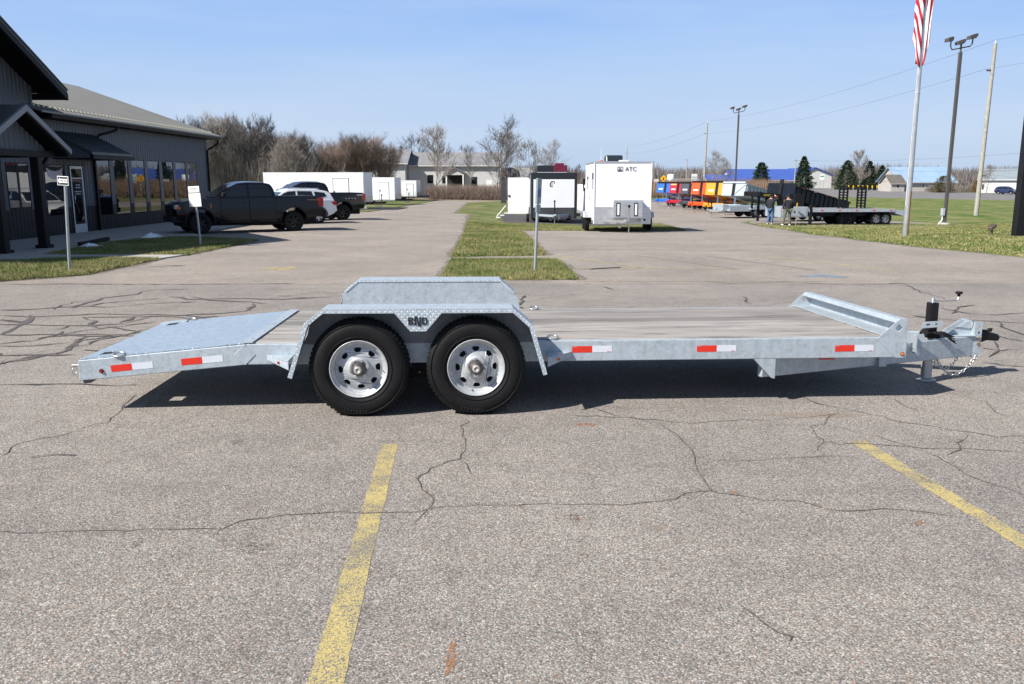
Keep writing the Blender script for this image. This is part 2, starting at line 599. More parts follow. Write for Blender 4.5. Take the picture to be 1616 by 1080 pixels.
def gz(x, y):
    y = min(max(y, YK[0]), YK[-1])
    j = max(i for i in range(len(YK) - 1) if y >= YK[i])
    t = (y - YK[j]) / (YK[j + 1] - YK[j])
    zl0, zl1, zr0, zr1 = ZL[j], ZL[j + 1], ZR[j], ZR[j + 1]
    s = min(1.0, max(0.0, (x + 8.0) / 13.0))
    if s >= t:
        return zl0 + (zr0 - zl0) * s + (zr1 - zr0) * t
    return zl0 + (zl1 - zl0) * t + (zr1 - zl1) * s

def _clip(poly, tri):
    out = poly
    for i in range(3):
        a, b = tri[i], tri[(i + 1) % 3]
        ex, ey = b[0] - a[0], b[1] - a[1]
        side = lambda p: ex * (p[1] - a[1]) - ey * (p[0] - a[0])
        res = []
        for k in range(len(out)):
            p, q = out[k], out[(k + 1) % len(out)]
            sp, sq = side(p), side(q)
            if sp >= -1e-9: res.append(p)
            if (sp > 1e-9 and sq < -1e-9) or (sp < -1e-9 and sq > 1e-9):
                t = sp / (sp - sq)
                res.append((p[0] + (q[0] - p[0]) * t, p[1] + (q[1] - p[1]) * t))
        out = res
        if len(out) < 3: return []
    return out

CELLS = []
for j in range(len(YK) - 1):
    for i in range(3):
        a, b, c, d = (XK[i], YK[j]), (XK[i + 1], YK[j]), (XK[i + 1], YK[j + 1]), (XK[i], YK[j + 1])
        CELLS += [(a, b, c), (a, c, d)]

def sheet_into(mb, poly, lift, mi=0):
    tess = tessellate_polygon([[Vector((x, y, 0)) for x, y in poly]])
    for t in tess:
        tri = [poly[i] for i in t]
        ar = (tri[1][0] - tri[0][0]) * (tri[2][1] - tri[0][1]) - (tri[2][0] - tri[0][0]) * (tri[1][1] - tri[0][1])
        if abs(ar) < 1e-9: continue
        if ar < 0: tri = tri[::-1]
        x0, x1 = min(p[0] for p in tri), max(p[0] for p in tri)
        y0, y1 = min(p[1] for p in tri), max(p[1] for p in tri)
        for cell in CELLS:
            if cell[0][1] > y1 or cell[2][1] < y0 or min(p[0] for p in cell) > x1 or max(p[0] for p in cell) < x0: continue
            r = _clip(tri, cell)
            if len(r) < 3: continue
            mb.add([(x, y, gz(x, y) + lift) for x, y in r], [tuple(range(len(r)))], mi)

def sheet(name, poly, lift, m, edge=0.0):
    """A flat sheet laid on the land; edge > 0 also gives it a skirt down to the ground."""
    mb = MB()
    sheet_into(mb, poly, lift)
    if edge:
        for k in range(len(poly)):
            (xa, ya), (xb, yb) = poly[k], poly[(k + 1) % len(poly)]
            n = max(1, int(math.hypot(xb - xa, yb - ya) / 2))
            for q in range(n):
                p = (xa + (xb - xa) * q / n, ya + (yb - ya) * q / n)
                r = (xa + (xb - xa) * (q + 1) / n, ya + (yb - ya) * (q + 1) / n)
                za, zb = gz(*p) + lift, gz(*r) + lift
                mb.quad((*p, za), (*r, zb), (*r, zb - edge), (*p, za - edge))
    return structure(mb.build(name, m))

def wobble(poly, amp=0.06, step=0.5, seed=1, closed=True):
    """Break straight outlines into slightly irregular ones, as turf edges are."""
    rg = random.Random(seed)
    out = []
    n = len(poly)
    for i in range(n if closed else n - 1):
        a, b = poly[i], poly[(i + 1) % n]
        d = math.hypot(b[0] - a[0], b[1] - a[1])
        k = max(1, min(60, int(d / step)))
        out.append(a)
        for q in range(1, k):
            t = q / k
            out.append((a[0] + (b[0] - a[0]) * t + rg.uniform(-amp, amp), a[1] + (b[1] - a[1]) * t + rg.uniform(-amp, amp)))
    if not closed: out.append(poly[-1])
    return out

# ------------------------------------------------------------------ materials of the place
M_ASPH = asphalt_mat('weathered asphalt', (0.282, 0.260, 0.236))
M_ASPHD = asphalt_mat('dark asphalt pad', (0.085, 0.085, 0.09))
M_ROAD = asphalt_mat('highway asphalt', (0.20, 0.195, 0.19), 0.6)
M_CONC = mat('concrete walk', (0.36, 0.34, 0.31), 0.9, var=0.15, vs=1.4, bump=0.3, bs=60)
M_TURF = turf_mat('lawn turf', (0.055, 0.11, 0.022), (0.24, 0.21, 0.10))
M_TURFR = turf_mat('wide lawn turf', (0.062, 0.125, 0.022), (0.26, 0.235, 0.10), 0.58)
M_FIELD = turf_mat('far field', (0.13, 0.125, 0.06), (0.27, 0.21, 0.13), 0.52)
M_YEL = paint_mat('worn yellow line paint', (0.47, 0.375, 0.14), 0.72)
M_YELF = paint_mat('faded yellow line paint', (0.38, 0.31, 0.14), 1.0)
M_BLU = paint_mat('worn blue paint', (0.16, 0.32, 0.47), 0.85)
M_CRACK = mat('crack dirt', (0.062, 0.055, 0.05), 0.95, var=0.4, vs=30)  # own dark colour of the crack strips
M_TAR = mat('crack sealant tar', (0.10, 0.088, 0.082), 0.85, var=0.35, vs=14)
M_BLADE = blade_mat('grass blades', [(0.05, (0.045, 0.10, 0.016)), (0.34, (0.09, 0.15, 0.03)), (0.50, (0.19, 0.19, 0.065)), (0.70, (0.38, 0.33, 0.17))])

# ------------------------------------------------------------------ ground, lot, lawns, road
sheet('ground', [(-3900, -58), (3900, -58), (3900, 3900), (-3900, 3900)], 0.0, M_FIELD)
lot = sheet('parking_lot', [(-60, -40), (60, -40), (60, 24), (16, 24), (20, 62), (20, 110), (-9.4, 112), (-10, 60), (-16.9, 58), (-16.9, 25), (-60, 25)], 0.012, M_ASPH)
M_DRIVE = asphalt_mat('older pinkish asphalt', (0.310, 0.278, 0.245), 0.85)
sheet('driveway', wobble([(-40, 16.25), (40, 16.35), (16, 24.2), (19.9, 62), (19.9, 109.8), (-9.3, 111.8), (-9.9, 60), (-16.8, 57.9), (-16.8, 25.1), (-40, 24.9)], 0.02, 1.0, 9), 0.0155, M_DRIVE)
sheet('highway', [(150, -6), (118, 45), (71.5, 120), (47.6, 168), (-40, 330), (20, 372), (110, 330), (135, 240), (170, 140), (260, 20)], 0.016, M_ROAD)
ISL1 = [(-1.38, 17.02), (1.29, 17.02), (1.11, 21.8), (-1.48, 21.76)]
ISL2 = [(-1.58, 22.75), (0.88, 23.22), (0.26, 38.94), (7.94, 39.4), (8.9, 51.5), (5.2, 52), (5.2, 110), (-2, 108), (-5, 100), (-4, 60.2), (-2.92, 59.95), (-1.74, 31.2)]
LAWN1 = [(-30, 15.2), (-10.1, 16.66), (-9.06, 17.84), (-9.02, 21.66), (-10.98, 22.03), (-12.3, 21.2), (-30, 20.5)]
LAWN2 = [(-12.6, 22.95), (-8.81, 22.87), (-8.7, 29.05), (-11.6, 30.8), (-12.9, 30.1), (-13.1, 26.9)]
RLAWN = [(13.6, 46.2), (12.9, 39), (12.16, 34.6), (12.3, 30), (12.68, 26.6), (13.66, 22.7), (16, 17), (60, 10), (140, 10), (118, 45), (71.5, 120), (47.6, 168), (20, 215), (20, 62), (14.5, 54)]
sheet('grass_island', wobble(ISL1, 0.11, 0.25, 3), 0.03, M_TURF, 0.04)
sheet('grass_strip', wobble(ISL2, 0.13, 0.3, 4), 0.03, M_TURF, 0.04)
sheet('lawn_corner', wobble(LAWN1, 0.12, 0.3, 5), 0.03, M_TURF, 0.04)
sheet('lawn_bed', wobble(LAWN2, 0.12, 0.3, 6), 0.03, M_TURF, 0.04)
sheet('lawn', wobble(RLAWN, 0.16, 0.5, 7), 0.03, M_TURFR, 0.04)
sheet('grass_verge', [(-30, 60.5), (-10.2, 60.3), (-9.6, 112), (-70, 112), (-70, 60)], 0.03, M_TURF)
sheet('walkway', [(-30, 20.52), (-12.3, 21.22), (-10.98, 22.06), (-9.0, 21.7), (-8.8, 22.84), (-12.6, 22.92), (-13.12, 26.9), (-12.92, 30.12), (-11.6, 30.84), (-11.6, 32), (-12.4, 33), (-12.4, 48), (-17.2, 48), (-17.2, 15), (-30, 15)], 0.05, M_CONC, 0.06)
sheet('trailer_pad', [(-0.5, 46.8), (6.4, 46.2), (6.6, 62), (-0.8, 62)], 0.045, M_ASPHD)
sheet('gravel_pad', [(13.9, 50.4), (13.95, 44.9), (19.05, 42.3), (26.0, 47.5), (24.0, 56.0), (18.0, 63)], 0.05, M_ASPH)
sheet('storage_pad', [(-21, 66.5), (-8.9, 66), (-8.9, 74), (-21, 74)], 0.045, M_ASPHD)

# ------------------------------------------------------------------ painted markings
def stripe(name, poly, m=M_YEL, lift=0.0135):
    return sheet(name, poly, lift, m)
stripe('parking_line', wobble([(-0.91, 5.70), (-0.80, 5.71), (-0.595, 2.6), (-0.725, 2.6)], 0.004, 0.12, 2))
stripe('parking_line', wobble([(2.39, 5.78), (2.51, 5.79), (2.74, 2.6), (2.625, 2.6)], 0.004, 0.12, 3))
def band(a, b, w=0.1, m=M_YELF, seed=1):
    (xa, ya), (xb, yb) = a, b
    d = math.hypot(xb - xa, yb - ya)
    nx, ny = -(yb - ya) / d * w / 2, (xb - xa) / d * w / 2
    stripe('parking_line', wobble([(xa + nx, ya + ny), (xb + nx, yb + ny), (xb - nx, yb - ny), (xa - nx, ya - ny)], 0.012, 0.5, seed), m, 0.0185)
band((1.08, 23.44), (3.17, 19.4), 0.11, M_YEL, 1)
band((1.3, 19.6), (5.11, 19.15), 0.1, M_YEL, 2)
band((3.33, 23.3), (5.13, 19.3), 0.1, M_YELF, 3)
band((5.3, 23.1), (6.8, 19.0), 0.1, M_YELF, 5)
band((6.77, 23.0), (8.6, 18.9), 0.12, M_YEL, 6)
band((1.3, 16.68), (6.2, 16.68), 0.09, M_YELF, 7)
band((1.2, 25.6), (7.0, 25.0), 0.09, M_YELF, 8)
band((-9.2, 31.2), (-8.3, 34.2), 0.1, M_YEL, 9)
band((-10.6, 30.9), (-9.3, 31.4), 0.1, M_YELF, 10)
band((15.3, 17.6), (18.5, 17.3), 0.12, M_YEL, 11)
stripe('painted_arrow', [(-5.75, 19.1), (-5.3, 19.2), (-5.28, 18.9), (-4.9, 19.45), (-5.2, 20.0), (-5.24, 19.7), (-5.6, 19.6)], M_YEL, 0.0185)
stripe('painted_symbol', [(5.95, 17.62), (6.5, 17.6), (6.9, 17.4), (7.0, 17.6), (6.7, 18.0), (6.5, 18.25), (6.35, 17.9), (5.9, 17.8)], M_BLU, 0.0185)
CRACKS = {
 'n': [[(-2.66,4.15),(-2.33,4.15),(-2.01,4.15),(-1.52,4.18),(-1.42,4.31),(-1.24,4.38),(-1.07,4.40),(-0.82,4.40),(-0.51,4.42),(-0.38,4.51),(-0.20,4.53),(0.01,4.51),(0.17,4.55),(0.48,4.54),(0.77,4.57),(0.94,4.62),(1.02,4.72),(1.18,4.76),(1.29,4.70),(1.45,4.60),(1.64,4.59),(1.76,4.46),(1.93,4.44),(2.18,4.45),(2.41,4.35)],
  [(-0.37,6.41),(-0.36,5.92),(-0.32,5.54),(-0.34,5.36),(-0.44,5.29),(-0.52,5.17),(-0.57,5.04),(-0.55,4.87),(-0.49,4.71),(-0.45,4.53),(-0.53,4.23)],
  [(-0.34,5.32),(-0.28,5.18),(-0.20,4.98)],
  [(1.18,4.76),(1.18,5.02),(1.19,5.27),(1.23,5.54),(1.21,5.79),(1.17,6.04),(1.13,6.26),(0.98,6.37),(0.77,6.55),(0.55,6.85)],
  [(0.46,6.49),(1.00,6.37),(1.36,6.25),(1.53,6.30),(1.91,6.34),(2.28,6.41),(2.61,6.55),(2.47,6.41),(2.37,6.21),(2.25,6.17),(2.20,5.87),(2.20,5.75),(2.08,5.54)],
  [(2.20,5.75),(2.39,5.73),(2.62,5.67),(2.83,5.60),(3.11,5.60),(3.47,5.51)],
  [(2.37,6.21),(2.57,5.94),(2.76,5.67),(2.84,5.42),(2.83,5.07),(2.90,4.87),(2.98,4.68)],
  [(2.68,6.71),(2.85,6.49),(2.92,6.37),(3.11,6.21),(3.39,5.99),(3.49,5.87),(3.71,5.91)],
  [(3.32,5.94),(3.13,5.73),(3.07,5.57),(2.91,5.44)],
  [(4.01,6.96),(3.92,6.71),(3.88,6.49)],
  [(0.97,3.36),(1.02,3.23),(1.07,3.11),(1.09,3.05)],
  [(-3.41,5.40),(-3.46,5.72),(-3.26,5.92),(-3.17,6.23),(-3.09,6.28),(-3.14,6.53),(-3.23,6.90),(-3.28,7.19)],
  [(1.34,5.33),(1.73,5.37),(2.08,5.43),(2.34,5.37)],
  [(2.50,7.19),(2.55,6.85),(2.68,6.71)],
  [(3.26,7.03),(3.24,6.75),(3.27,6.60)]],
 'm': [[(-9.84,16.23),(-7.95,16.23),(-6.06,16.18),(-4.22,16.34)],
  [(3.90,14.25),(3.79,13.29)],
  [(0.24,14.43),(0.12,13.26),(0.17,12.67)],
  [(7.57,16.24),(7.33,15.39),(7.27,14.70),(7.16,13.90)],
  [(6.53,12.89),(6.65,12.20),(6.86,12.07),(7.48,12.26)],
  [(5.73,12.01),(6.06,11.58),(6.56,11.46),(6.91,11.29)],
  [(5.99,10.51),(5.96,10.04),(6.06,9.86)],
  [(5.32,9.41),(5.44,9.26),(5.74,9.33)],
  [(4.85,8.58),(4.99,8.45),(5.18,8.39)],
  [(6.63,11.46),(6.38,10.76),(6.33,10.32)],
  [(5.70,9.86),(5.42,9.26),(5.10,8.89)],
  [(6.38,12.20),(6.84,12.89),(7.27,13.18)],
  [(3.81,16.68),(4.19,16.35),(5.31,16.57),(6.44,16.13),(7.63,16.35)],
  [(-4.69,7.56),(-3.43,7.56)],
  [(-3.20,5.39),(-2.92,5.44)],
  [(1.69,15.81),(1.76,15.60),(1.86,15.29)]],
 'w': [[(-7.33,12.01),(-6.84,11.88),(-6.24,12.07),(-5.96,12.20),(-5.39,12.07),(-4.81,12.01),(-4.31,12.20),(-3.96,12.47),(-3.97,12.96)],
  [(-6.06,11.82),(-5.31,11.88),(-4.49,11.70),(-4.18,11.94)],
  [(-6.35,10.36),(-5.97,10.32),(-5.62,10.36),(-5.26,10.36),(-4.97,10.32),(-4.57,10.46)],
  [(-5.75,10.13),(-5.19,10.22),(-4.49,10.27)],
  [(-4.93,10.22),(-5.13,9.95),(-5.03,9.45),(-4.96,9.14),(-5.10,8.96),(-5.30,8.58)],
  [(-6.84,11.18),(-6.53,11.18),(-5.87,11.07),(-5.24,11.24)],
  [(-6.95,12.07),(-6.60,11.35),(-6.43,10.76),(-6.35,10.36)],
  [(-7.68,12.60),(-7.15,12.71),(-6.78,12.96),(-6.83,14.03),(-6.49,14.61),(-6.48,15.29)],
  [(-6.71,12.81),(-6.57,13.03),(-6.08,12.96)],
  [(-5.81,14.25),(-5.38,13.90),(-4.76,13.99),(-4.45,14.03),(-3.76,13.90),(-3.28,14.16)],
  [(-5.96,9.70),(-5.68,9.91)],
  [(-4.79,9.31),(-4.47,9.14)],
  [(-5.52,8.96),(-5.09,9.03),(-4.75,9.03)],
  [(-3.91,12.53),(-3.99,13.03),(-4.11,13.34)],
  [(-5.03,9.45),(-5.13,9.78),(-5.17,10.18)],
  [(-5.88,10.71),(-5.87,11.07)],
  [(-5.44,14.25),(-4.94,13.74),(-4.46,13.57)]],
}
def ribbon(name, pts, w, m, lift, seed, jig):
    """A crack: a jagged strip of changing width lying on the asphalt."""
    rg = random.Random(seed)
    fine = []
    for (a, b) in zip(pts, pts[1:]):
        d = math.hypot(b[0] - a[0], b[1] - a[1])
        k = max(2, int(d / (jig * 3.5)))
        for q in range(k):
            t = q / k
            e = 0 if q == 0 else jig
            fine.append((a[0] + (b[0] - a[0]) * t + rg.gauss(0, e * 0.6), a[1] + (b[1] - a[1]) * t + rg.gauss(0, e * 0.6)))
    fine.append(pts[-1])
    mb = MB()
    L, R = [], []
    n = len(fine)
    for i, p in enumerate(fine):
        a, b = fine[max(0, i - 1)], fine[min(n - 1, i + 1)]
        d = math.hypot(b[0] - a[0], b[1] - a[1]) or 1
        nx, ny = -(b[1] - a[1]) / d, (b[0] - a[0]) / d
        ww = w * rg.uniform(0.25, 1.0) * (0.35 if i in (0, n - 1) else 1)
        if rg.random() < 0.08: ww *= 1.9
        L.append((p[0] + nx * ww / 2, p[1] + ny * ww / 2))
        R.append((p[0] - nx * ww / 2, p[1] - ny * ww / 2))
    v = [(x, y, gz(x, y) + lift) for x, y in L] + [(x, y, gz(x, y) + lift) for x, y in R]
    mb.add(v, [(i, i + 1, n + i + 1, n + i) for i in range(n - 1)])
    return structure(mb.build(name, m))
for i, c in enumerate(CRACKS['n']):
    ribbon('asphalt_crack', c, 0.009 if i not in (6, 12) else 0.006, M_CRACK, 0.0146 + 0.0001 * i, 100 + i, 0.03)
hr = random.Random(77)
for i in range(26):
    x, y = hr.uniform(-4.5, 4.5), hr.uniform(4.2, 15.5)
    if -3.6 < x < 4.8 and 6.2 < y < 9.2: continue
    a = hr.choice((0.0, 0.1, 3.0, 1.2)) + hr.gauss(0, 0.3)
    pts = [(x, y)]
    for k in range(hr.randint(2, 6)):
        a += hr.gauss(0, 0.35)
        x += 0.32 * math.cos(a); y += 0.32 * math.sin(a)
        pts.append((x, y))
    ribbon('asphalt_crack', pts, 0.005 + 0.0018 * max(0, y - 6), M_CRACK, 0.01305 + 0.00001 * i, 700 + i, 0.03)
for i, c in enumerate(CRACKS['m']):
    ribbon('asphalt_crack', c, 0.045, M_CRACK, 0.0190 + 0.0001 * i, 200 + i, 0.05)
for i, c in enumerate(CRACKS['w']):
    ribbon('sealed_crack', c, 0.085, M_TAR, 0.0176 + 0.0001 * i, 300 + i, 0.075)
wr = random.Random(5)
for i in range(22):
    c = wr.choice(CRACKS['w'])
    x, y = wr.choice(c)
    pts = [(x, y)]
    a = wr.choice((0.2, 2.9, 1.2, -0.8, -2.2)) + wr.gauss(0, 0.3)
    for k in range(wr.randint(2, 4)):
        a += wr.gauss(0, 0.3)
        x += 0.28 * math.cos(a); y += 0.36 * math.sin(a)
        pts.append((x, y))
    ribbon('sealed_crack', pts, 0.05, M_TAR, 0.0196 + 0.00005 * i, 340 + i, 0.06)

def stain(x, y, rx, ry, m, seed):
    rg = random.Random(seed)
    p = []
    for i in range(26):
        t = 2 * math.pi * i / 26
        k = rg.uniform(0.55, 1.1)
        p.append((x + rx * k * math.cos(t), y + ry * k * math.sin(t)))
    return sheet('ground_stain', p, 0.0141, m)
def stain_mat(name, col, thr, sc=70.0):
    m, N, L, b = nmat(name)
    tc = nd(N, 'ShaderNodeTexCoord')
    n1 = nd(N, 'ShaderNodeTexNoise', Scale=sc, Detail=5.0, Roughness=0.8)
    L.new(tc.outputs['Object'], n1.inputs['Vector'])
    r = ramp(N, [(thr, (0, 0, 0)), (thr + 0.06, (1, 1, 1))])
    L.new(n1.outputs['Fac'], r.inputs['Fac'])
    L.new(r.outputs['Color'], b.inputs['Alpha'])
    b.inputs['Base Color'].default_value = (*col, 1)
    b.inputs['Roughness'].default_value = 0.95
    return m
M_CRUMB = stain_mat('crumbled crack edge', (0.13, 0.115, 0.10), 0.56, 70.0)
for i, c in enumerate(CRACKS['n']):
    ribbon('crack_edge', c, 0.055, M_CRUMB, 0.01425 + 0.00002 * i, 500 + i, 0.03)
M_RUST = stain_mat('rust stain', (0.36, 0.145, 0.045), 0.50)
M_SAND = stain_mat('sandy stain', (0.34, 0.26, 0.19), 0.50)
M_OIL = stain_mat('dark dirt stain', (0.10, 0.088, 0.075), 0.53)
stain(0.56, 6.21, 0.10, 0.055, M_RUST, 1)
stain(-0.23, 2.93, 0.022, 0.16, M_RUST, 2)
stain(-1.28, 3.95, 0.11, 0.075, M_OIL, 3)
stain(0.77, 4.19, 0.05, 0.06, M_SAND, 5)
stain(1.31, 4.74, 0.035, 0.03, M_RUST, 6)
stain(2.17, 4.26, 0.05, 0.04, M_RUST, 7)
stain(0.35, 4.32, 0.02, 0.025, M_RUST, 8)
stain(2.4, 6.5, 0.5, 0.10, M_SAND, 9)

# oil drips, scuffs and tyre marks on the lot
dr_ = random.Random(31)
for k in range(16):
    stain(dr_.uniform(-3.2, 3.4), dr_.uniform(3.0, 6.0) if k % 2 else dr_.uniform(9.5, 15.5), dr_.uniform(0.015, 0.07), dr_.uniform(0.02, 0.09), M_OIL, 60 + k)
M_TYREM = stain_mat('faint tyre mark', (0.15, 0.137, 0.123), 0.60, 26.0)
for k, (pts, w) in enumerate((([(-6.0, 11.2), (-2.5, 11.8), (1.5, 13.0), (5.0, 14.8)], 0.20), ([(-6.0, 12.9), (-2.6, 13.5), (1.2, 14.6), (4.2, 16.0)], 0.20), ([(-1.6, 3.0), (-1.7, 4.4), (-2.2, 5.9)], 0.16), ([(1.2, 2.9), (1.35, 4.2), (1.3, 5.6)], 0.18))):
    ribbon('tyre_mark', pts, w, M_TYREM, 0.01270 + 0.00005 * k, 800 + k, 0.04)
# crumbs of soil spilling from the turf edges onto the paving
M_SOIL = stain_mat('spilled soil', (0.15, 0.115, 0.08), 0.50, 24.0)
def grow(poly, d):
    ar = sum(poly[i][0] * poly[(i + 1) % len(poly)][1] - poly[(i + 1) % len(poly)][0] * poly[i][1] for i in range(len(poly)))
    sg = 1 if ar > 0 else -1
    out = []
    for i, p in enumerate(poly):
        a, b = Vector(poly[i - 1]), Vector(poly[(i + 1) % len(poly)])
        t_ = (b - a).normalized()
        out.append((p[0] + t_.y * d * sg, p[1] - t_.x * d * sg))
    return out
for k, pl in enumerate((ISL1, ISL2, LAWN1, LAWN2, RLAWN)):
    sheet('soil_edge', wobble(grow(pl, 0.22), 0.10, 0.3, 90 + k), 0.0200 + 0.0002 * k, M_SOIL)
ISL1G, ISL2G, LAWN1G, LAWN2G = grow(ISL1, 0.07), grow(ISL2, 0.07), grow(LAWN1, 0.07), grow(LAWN2, 0.07)

# ------------------------------------------------------------------ grass blades (nobody could count them)
def inside(P, poly):
    x, y = P[:, 0], P[:, 1]
    c = np.zeros(len(P), bool)
    n = len(poly)
    for i in range(n):
        (xa, ya), (xb, yb) = poly[i], poly[(i + 1) % n]
        if ya == yb: continue
        k = ((ya > y) != (yb > y)) & (x < (xb - xa) * (y - ya) / (yb - ya) + xa)
        c ^= k
    return c
def fastmesh(name, V, F, m, smooth=False):
    """V (n,3), F (k,3) triangles."""
    me = bpy.data.meshes.new(name)
    me.vertices.add(len(V))
    me.vertices.foreach_set('co', np.asarray(V, np.float32).ravel())
    me.loops.add(F.size)
    me.loops.foreach_set('vertex_index', np.asarray(F, np.int32).ravel())
    me.polygons.add(len(F))
    me.polygons.foreach_set('loop_start', np.arange(0, F.size, 3, dtype=np.int32))
    me.polygons.foreach_set('loop_total', np.full(len(F), 3, np.int32))
    if smooth: me.polygons.foreach_set('use_smooth', np.ones(len(F), bool))
    me.materials.append(m)
    me.update(calc_edges=True)
    me.validate()
    return me
def blades(label, poly, dens, h, w, seed, ymin=-99, ymax=999, xmin=-999, xmax=999):
    r = np.random.default_rng(seed)
    xs, ys = [p[0] for p in poly], [p[1] for p in poly]
    x0, x1, y0, y1 = max(min(xs), xmin), min(max(xs), xmax), max(min(ys), ymin), min(max(ys), ymax)
    n = int((x1 - x0) * (y1 - y0) * dens)
    P = np.stack([r.uniform(x0, x1, n), r.uniform(y0, y1, n)], 1)
    P = P[inside(P, poly)]
    n = len(P)
    patch = 0.6 + 0.5 * np.sin(P[:, 0] * 2.1 + 1.3 * np.sin(P[:, 1] * 1.7)) * np.sin(P[:, 1] * 1.3 + P[:, 0])
    Z = np.array([gz(a, b) for a, b in P]) + 0.028
    hh = h * r.uniform(0.45, 1.25, n) * (0.75 + 0.45 * patch)
    a = r.uniform(0, 2 * np.pi, n)
    ln = r.normal(0, 0.55, (n, 2)) * hh[:, None]
    ww = w * r.uniform(0.6, 1.3, n)
    d = np.stack([np.cos(a), np.sin(a)], 1) * ww[:, None] * 0.5
    V = np.zeros((n, 3, 3))
    V[:, 0, :2] = P - d
    V[:, 1, :2] = P + d
    V[:, 2, :2] = P + ln
    V[:, :2, 2] = Z[:, None]
    V[:, 2, 2] = Z + hh
    o = bpy.data.objects.new('grass', fastmesh('grass', V.reshape(-1, 3), np.arange(3 * n).reshape(-1, 3), M_BLADE))
    COL.objects.link(o)
    o['kind'] = 'stuff'
    tag(o, label, 'grass')
blades('short patchy spring grass on the small island by the centre sign', ISL1G, 3600, 0.065, 0.012, 1)
blades('long strip of patchy grass running back from the island', ISL2G, 1500, 0.07, 0.018, 2, ymax=46)
blades('green grass in the corner bed at the left frame edge', LAWN1G, 3200, 0.07, 0.012, 3, xmin=-13)
blades('half shaded grass bed in front of the dark building', LAWN2G, 1900, 0.07, 0.016, 4)
blades('mown lawn along the right edge of the lot', RLAWN, 420, 0.06, 0.03, 5, ymax=50, xmax=30)

# ------------------------------------------------------------------ shared part builders
M_GALV = galv_mat('galvanised steel')
M_DIAM = galv_mat('galvanised tread plate', 0.5, 46.0, (0.44, 0.50, 0.545))
M_DIAMF = galv_mat('fine galvanised tread plate', 0.8, 30.0, (0.345, 0.42, 0.50))
M_PLANK = plank_mat('weathered deck plank')
M_RUB = mat('tyre rubber', (0.0075, 0.0075, 0.008), 0.62, var=0.35, vs=9, spec=0.22)
M_RIM = galv_mat('galvanised wheel', 0.0, 1, (0.43, 0.445, 0.455))
M_BLACK = mat('black paint', (0.010, 0.010, 0.011), 0.42, var=0.3, vs=4, spec=0.3)
M_BLACKM = mat('matt black', (0.013, 0.013, 0.014), 0.8, var=0.3, vs=6, spec=0.2)
M_DKSTEEL = mat('dark worn steel', (0.11, 0.10, 0.095), 0.5, 0.5, var=0.4, vs=18)
M_ZINC = mat('zinc plated steel', (0.55, 0.55, 0.53), 0.32, 0.85, var=0.2, vs=20)
M_RED = mat('red reflective tape', (0.62, 0.028, 0.012), 0.4, var=0.06, vs=12)
M_WTAPE = mat('white reflective tape', (0.60, 0.63, 0.68), 0.38, var=0.05, vs=12)
M_AMBER = mat('amber lens', (0.70, 0.16, 0.02), 0.18, var=0.1)
M_RLENS = mat('red lens', (0.36, 0.012, 0.014), 0.15, var=0.1)
M_WHITE = mat('white gelcoat panel', (0.80, 0.81, 0.82), 0.32, var=0.03, vs=1.2)
M_ALU = mat('bare aluminium', (0.62, 0.63, 0.64), 0.3, 0.75, var=0.12, vs=5)
M_CHROME = mat('chrome', (0.72, 0.72, 0.72), 0.12, 1.0, var=0.05)
M_GLASS = glass_mat('dark window glass')
M_GREYP = mat('charcoal panel', (0.05, 0.053, 0.057), 0.45, var=0.15)

def circ(cx, cy, r, n=16, a0=0.0):
    return [(cx + r * math.cos(a0 + 2 * math.pi * i / n), cy + r * math.sin(a0 + 2 * math.pi * i / n)) for i in range(n)]

def plate(mb, outer, holes, P, a, b, mi=0, smooth=False):
    """A plate with real holes: P(p, t) maps the flat outline to space at depth t."""
    loops = [outer] + holes
    flat = [p for l in loops for p in l]
    tess = tessellate_polygon([[Vector((p[0], p[1], 0)) for p in l] for l in loops])
    n = len(flat)
    v = [P(p, a) for p in flat] + [P(p, b) for p in flat]
    f = [tuple(t) for t in tess] + [tuple(i + n for i in t[::-1]) for t in tess]
    k = 0
    for l in loops:
        for i in range(len(l)):
            j = (i + 1) % len(l)
            f.append((k + i, k + j, n + k + j, n + k + i))
        k += len(l)
    mb.add(v, f, mi, smooth)

def text_mesh(body, size, m, extrude=0.001):
    cu = bpy.data.curves.new('lettering', 'FONT')
    cu.body = body
    cu.size = size
    cu.extrude = extrude
    cu.align_x = 'CENTER'
    cu.align_y = 'CENTER'
    cu.resolution_u = 3
    t = bpy.data.objects.new('lettering', cu)
    COL.objects.link(t)
    dg = bpy.context.evaluated_depsgraph_get()
    me = bpy.data.meshes.new_from_object(t.evaluated_get(dg))
    bpy.data.objects.remove(t)
    me.materials.clear()
    me.materials.append(m)
    return me

def lettering(body, size, m, parent, loc, rot, sx=1.0):
    return linkmesh('lettering', text_mesh(body, size, m), parent, loc, rot, (sx, 1, 1))

FACE_CAM = (rad(90), 0, 0)          # upright, read from -Y
FACE_RIGHT = (rad(90), 0, rad(90))  # upright, read from +X

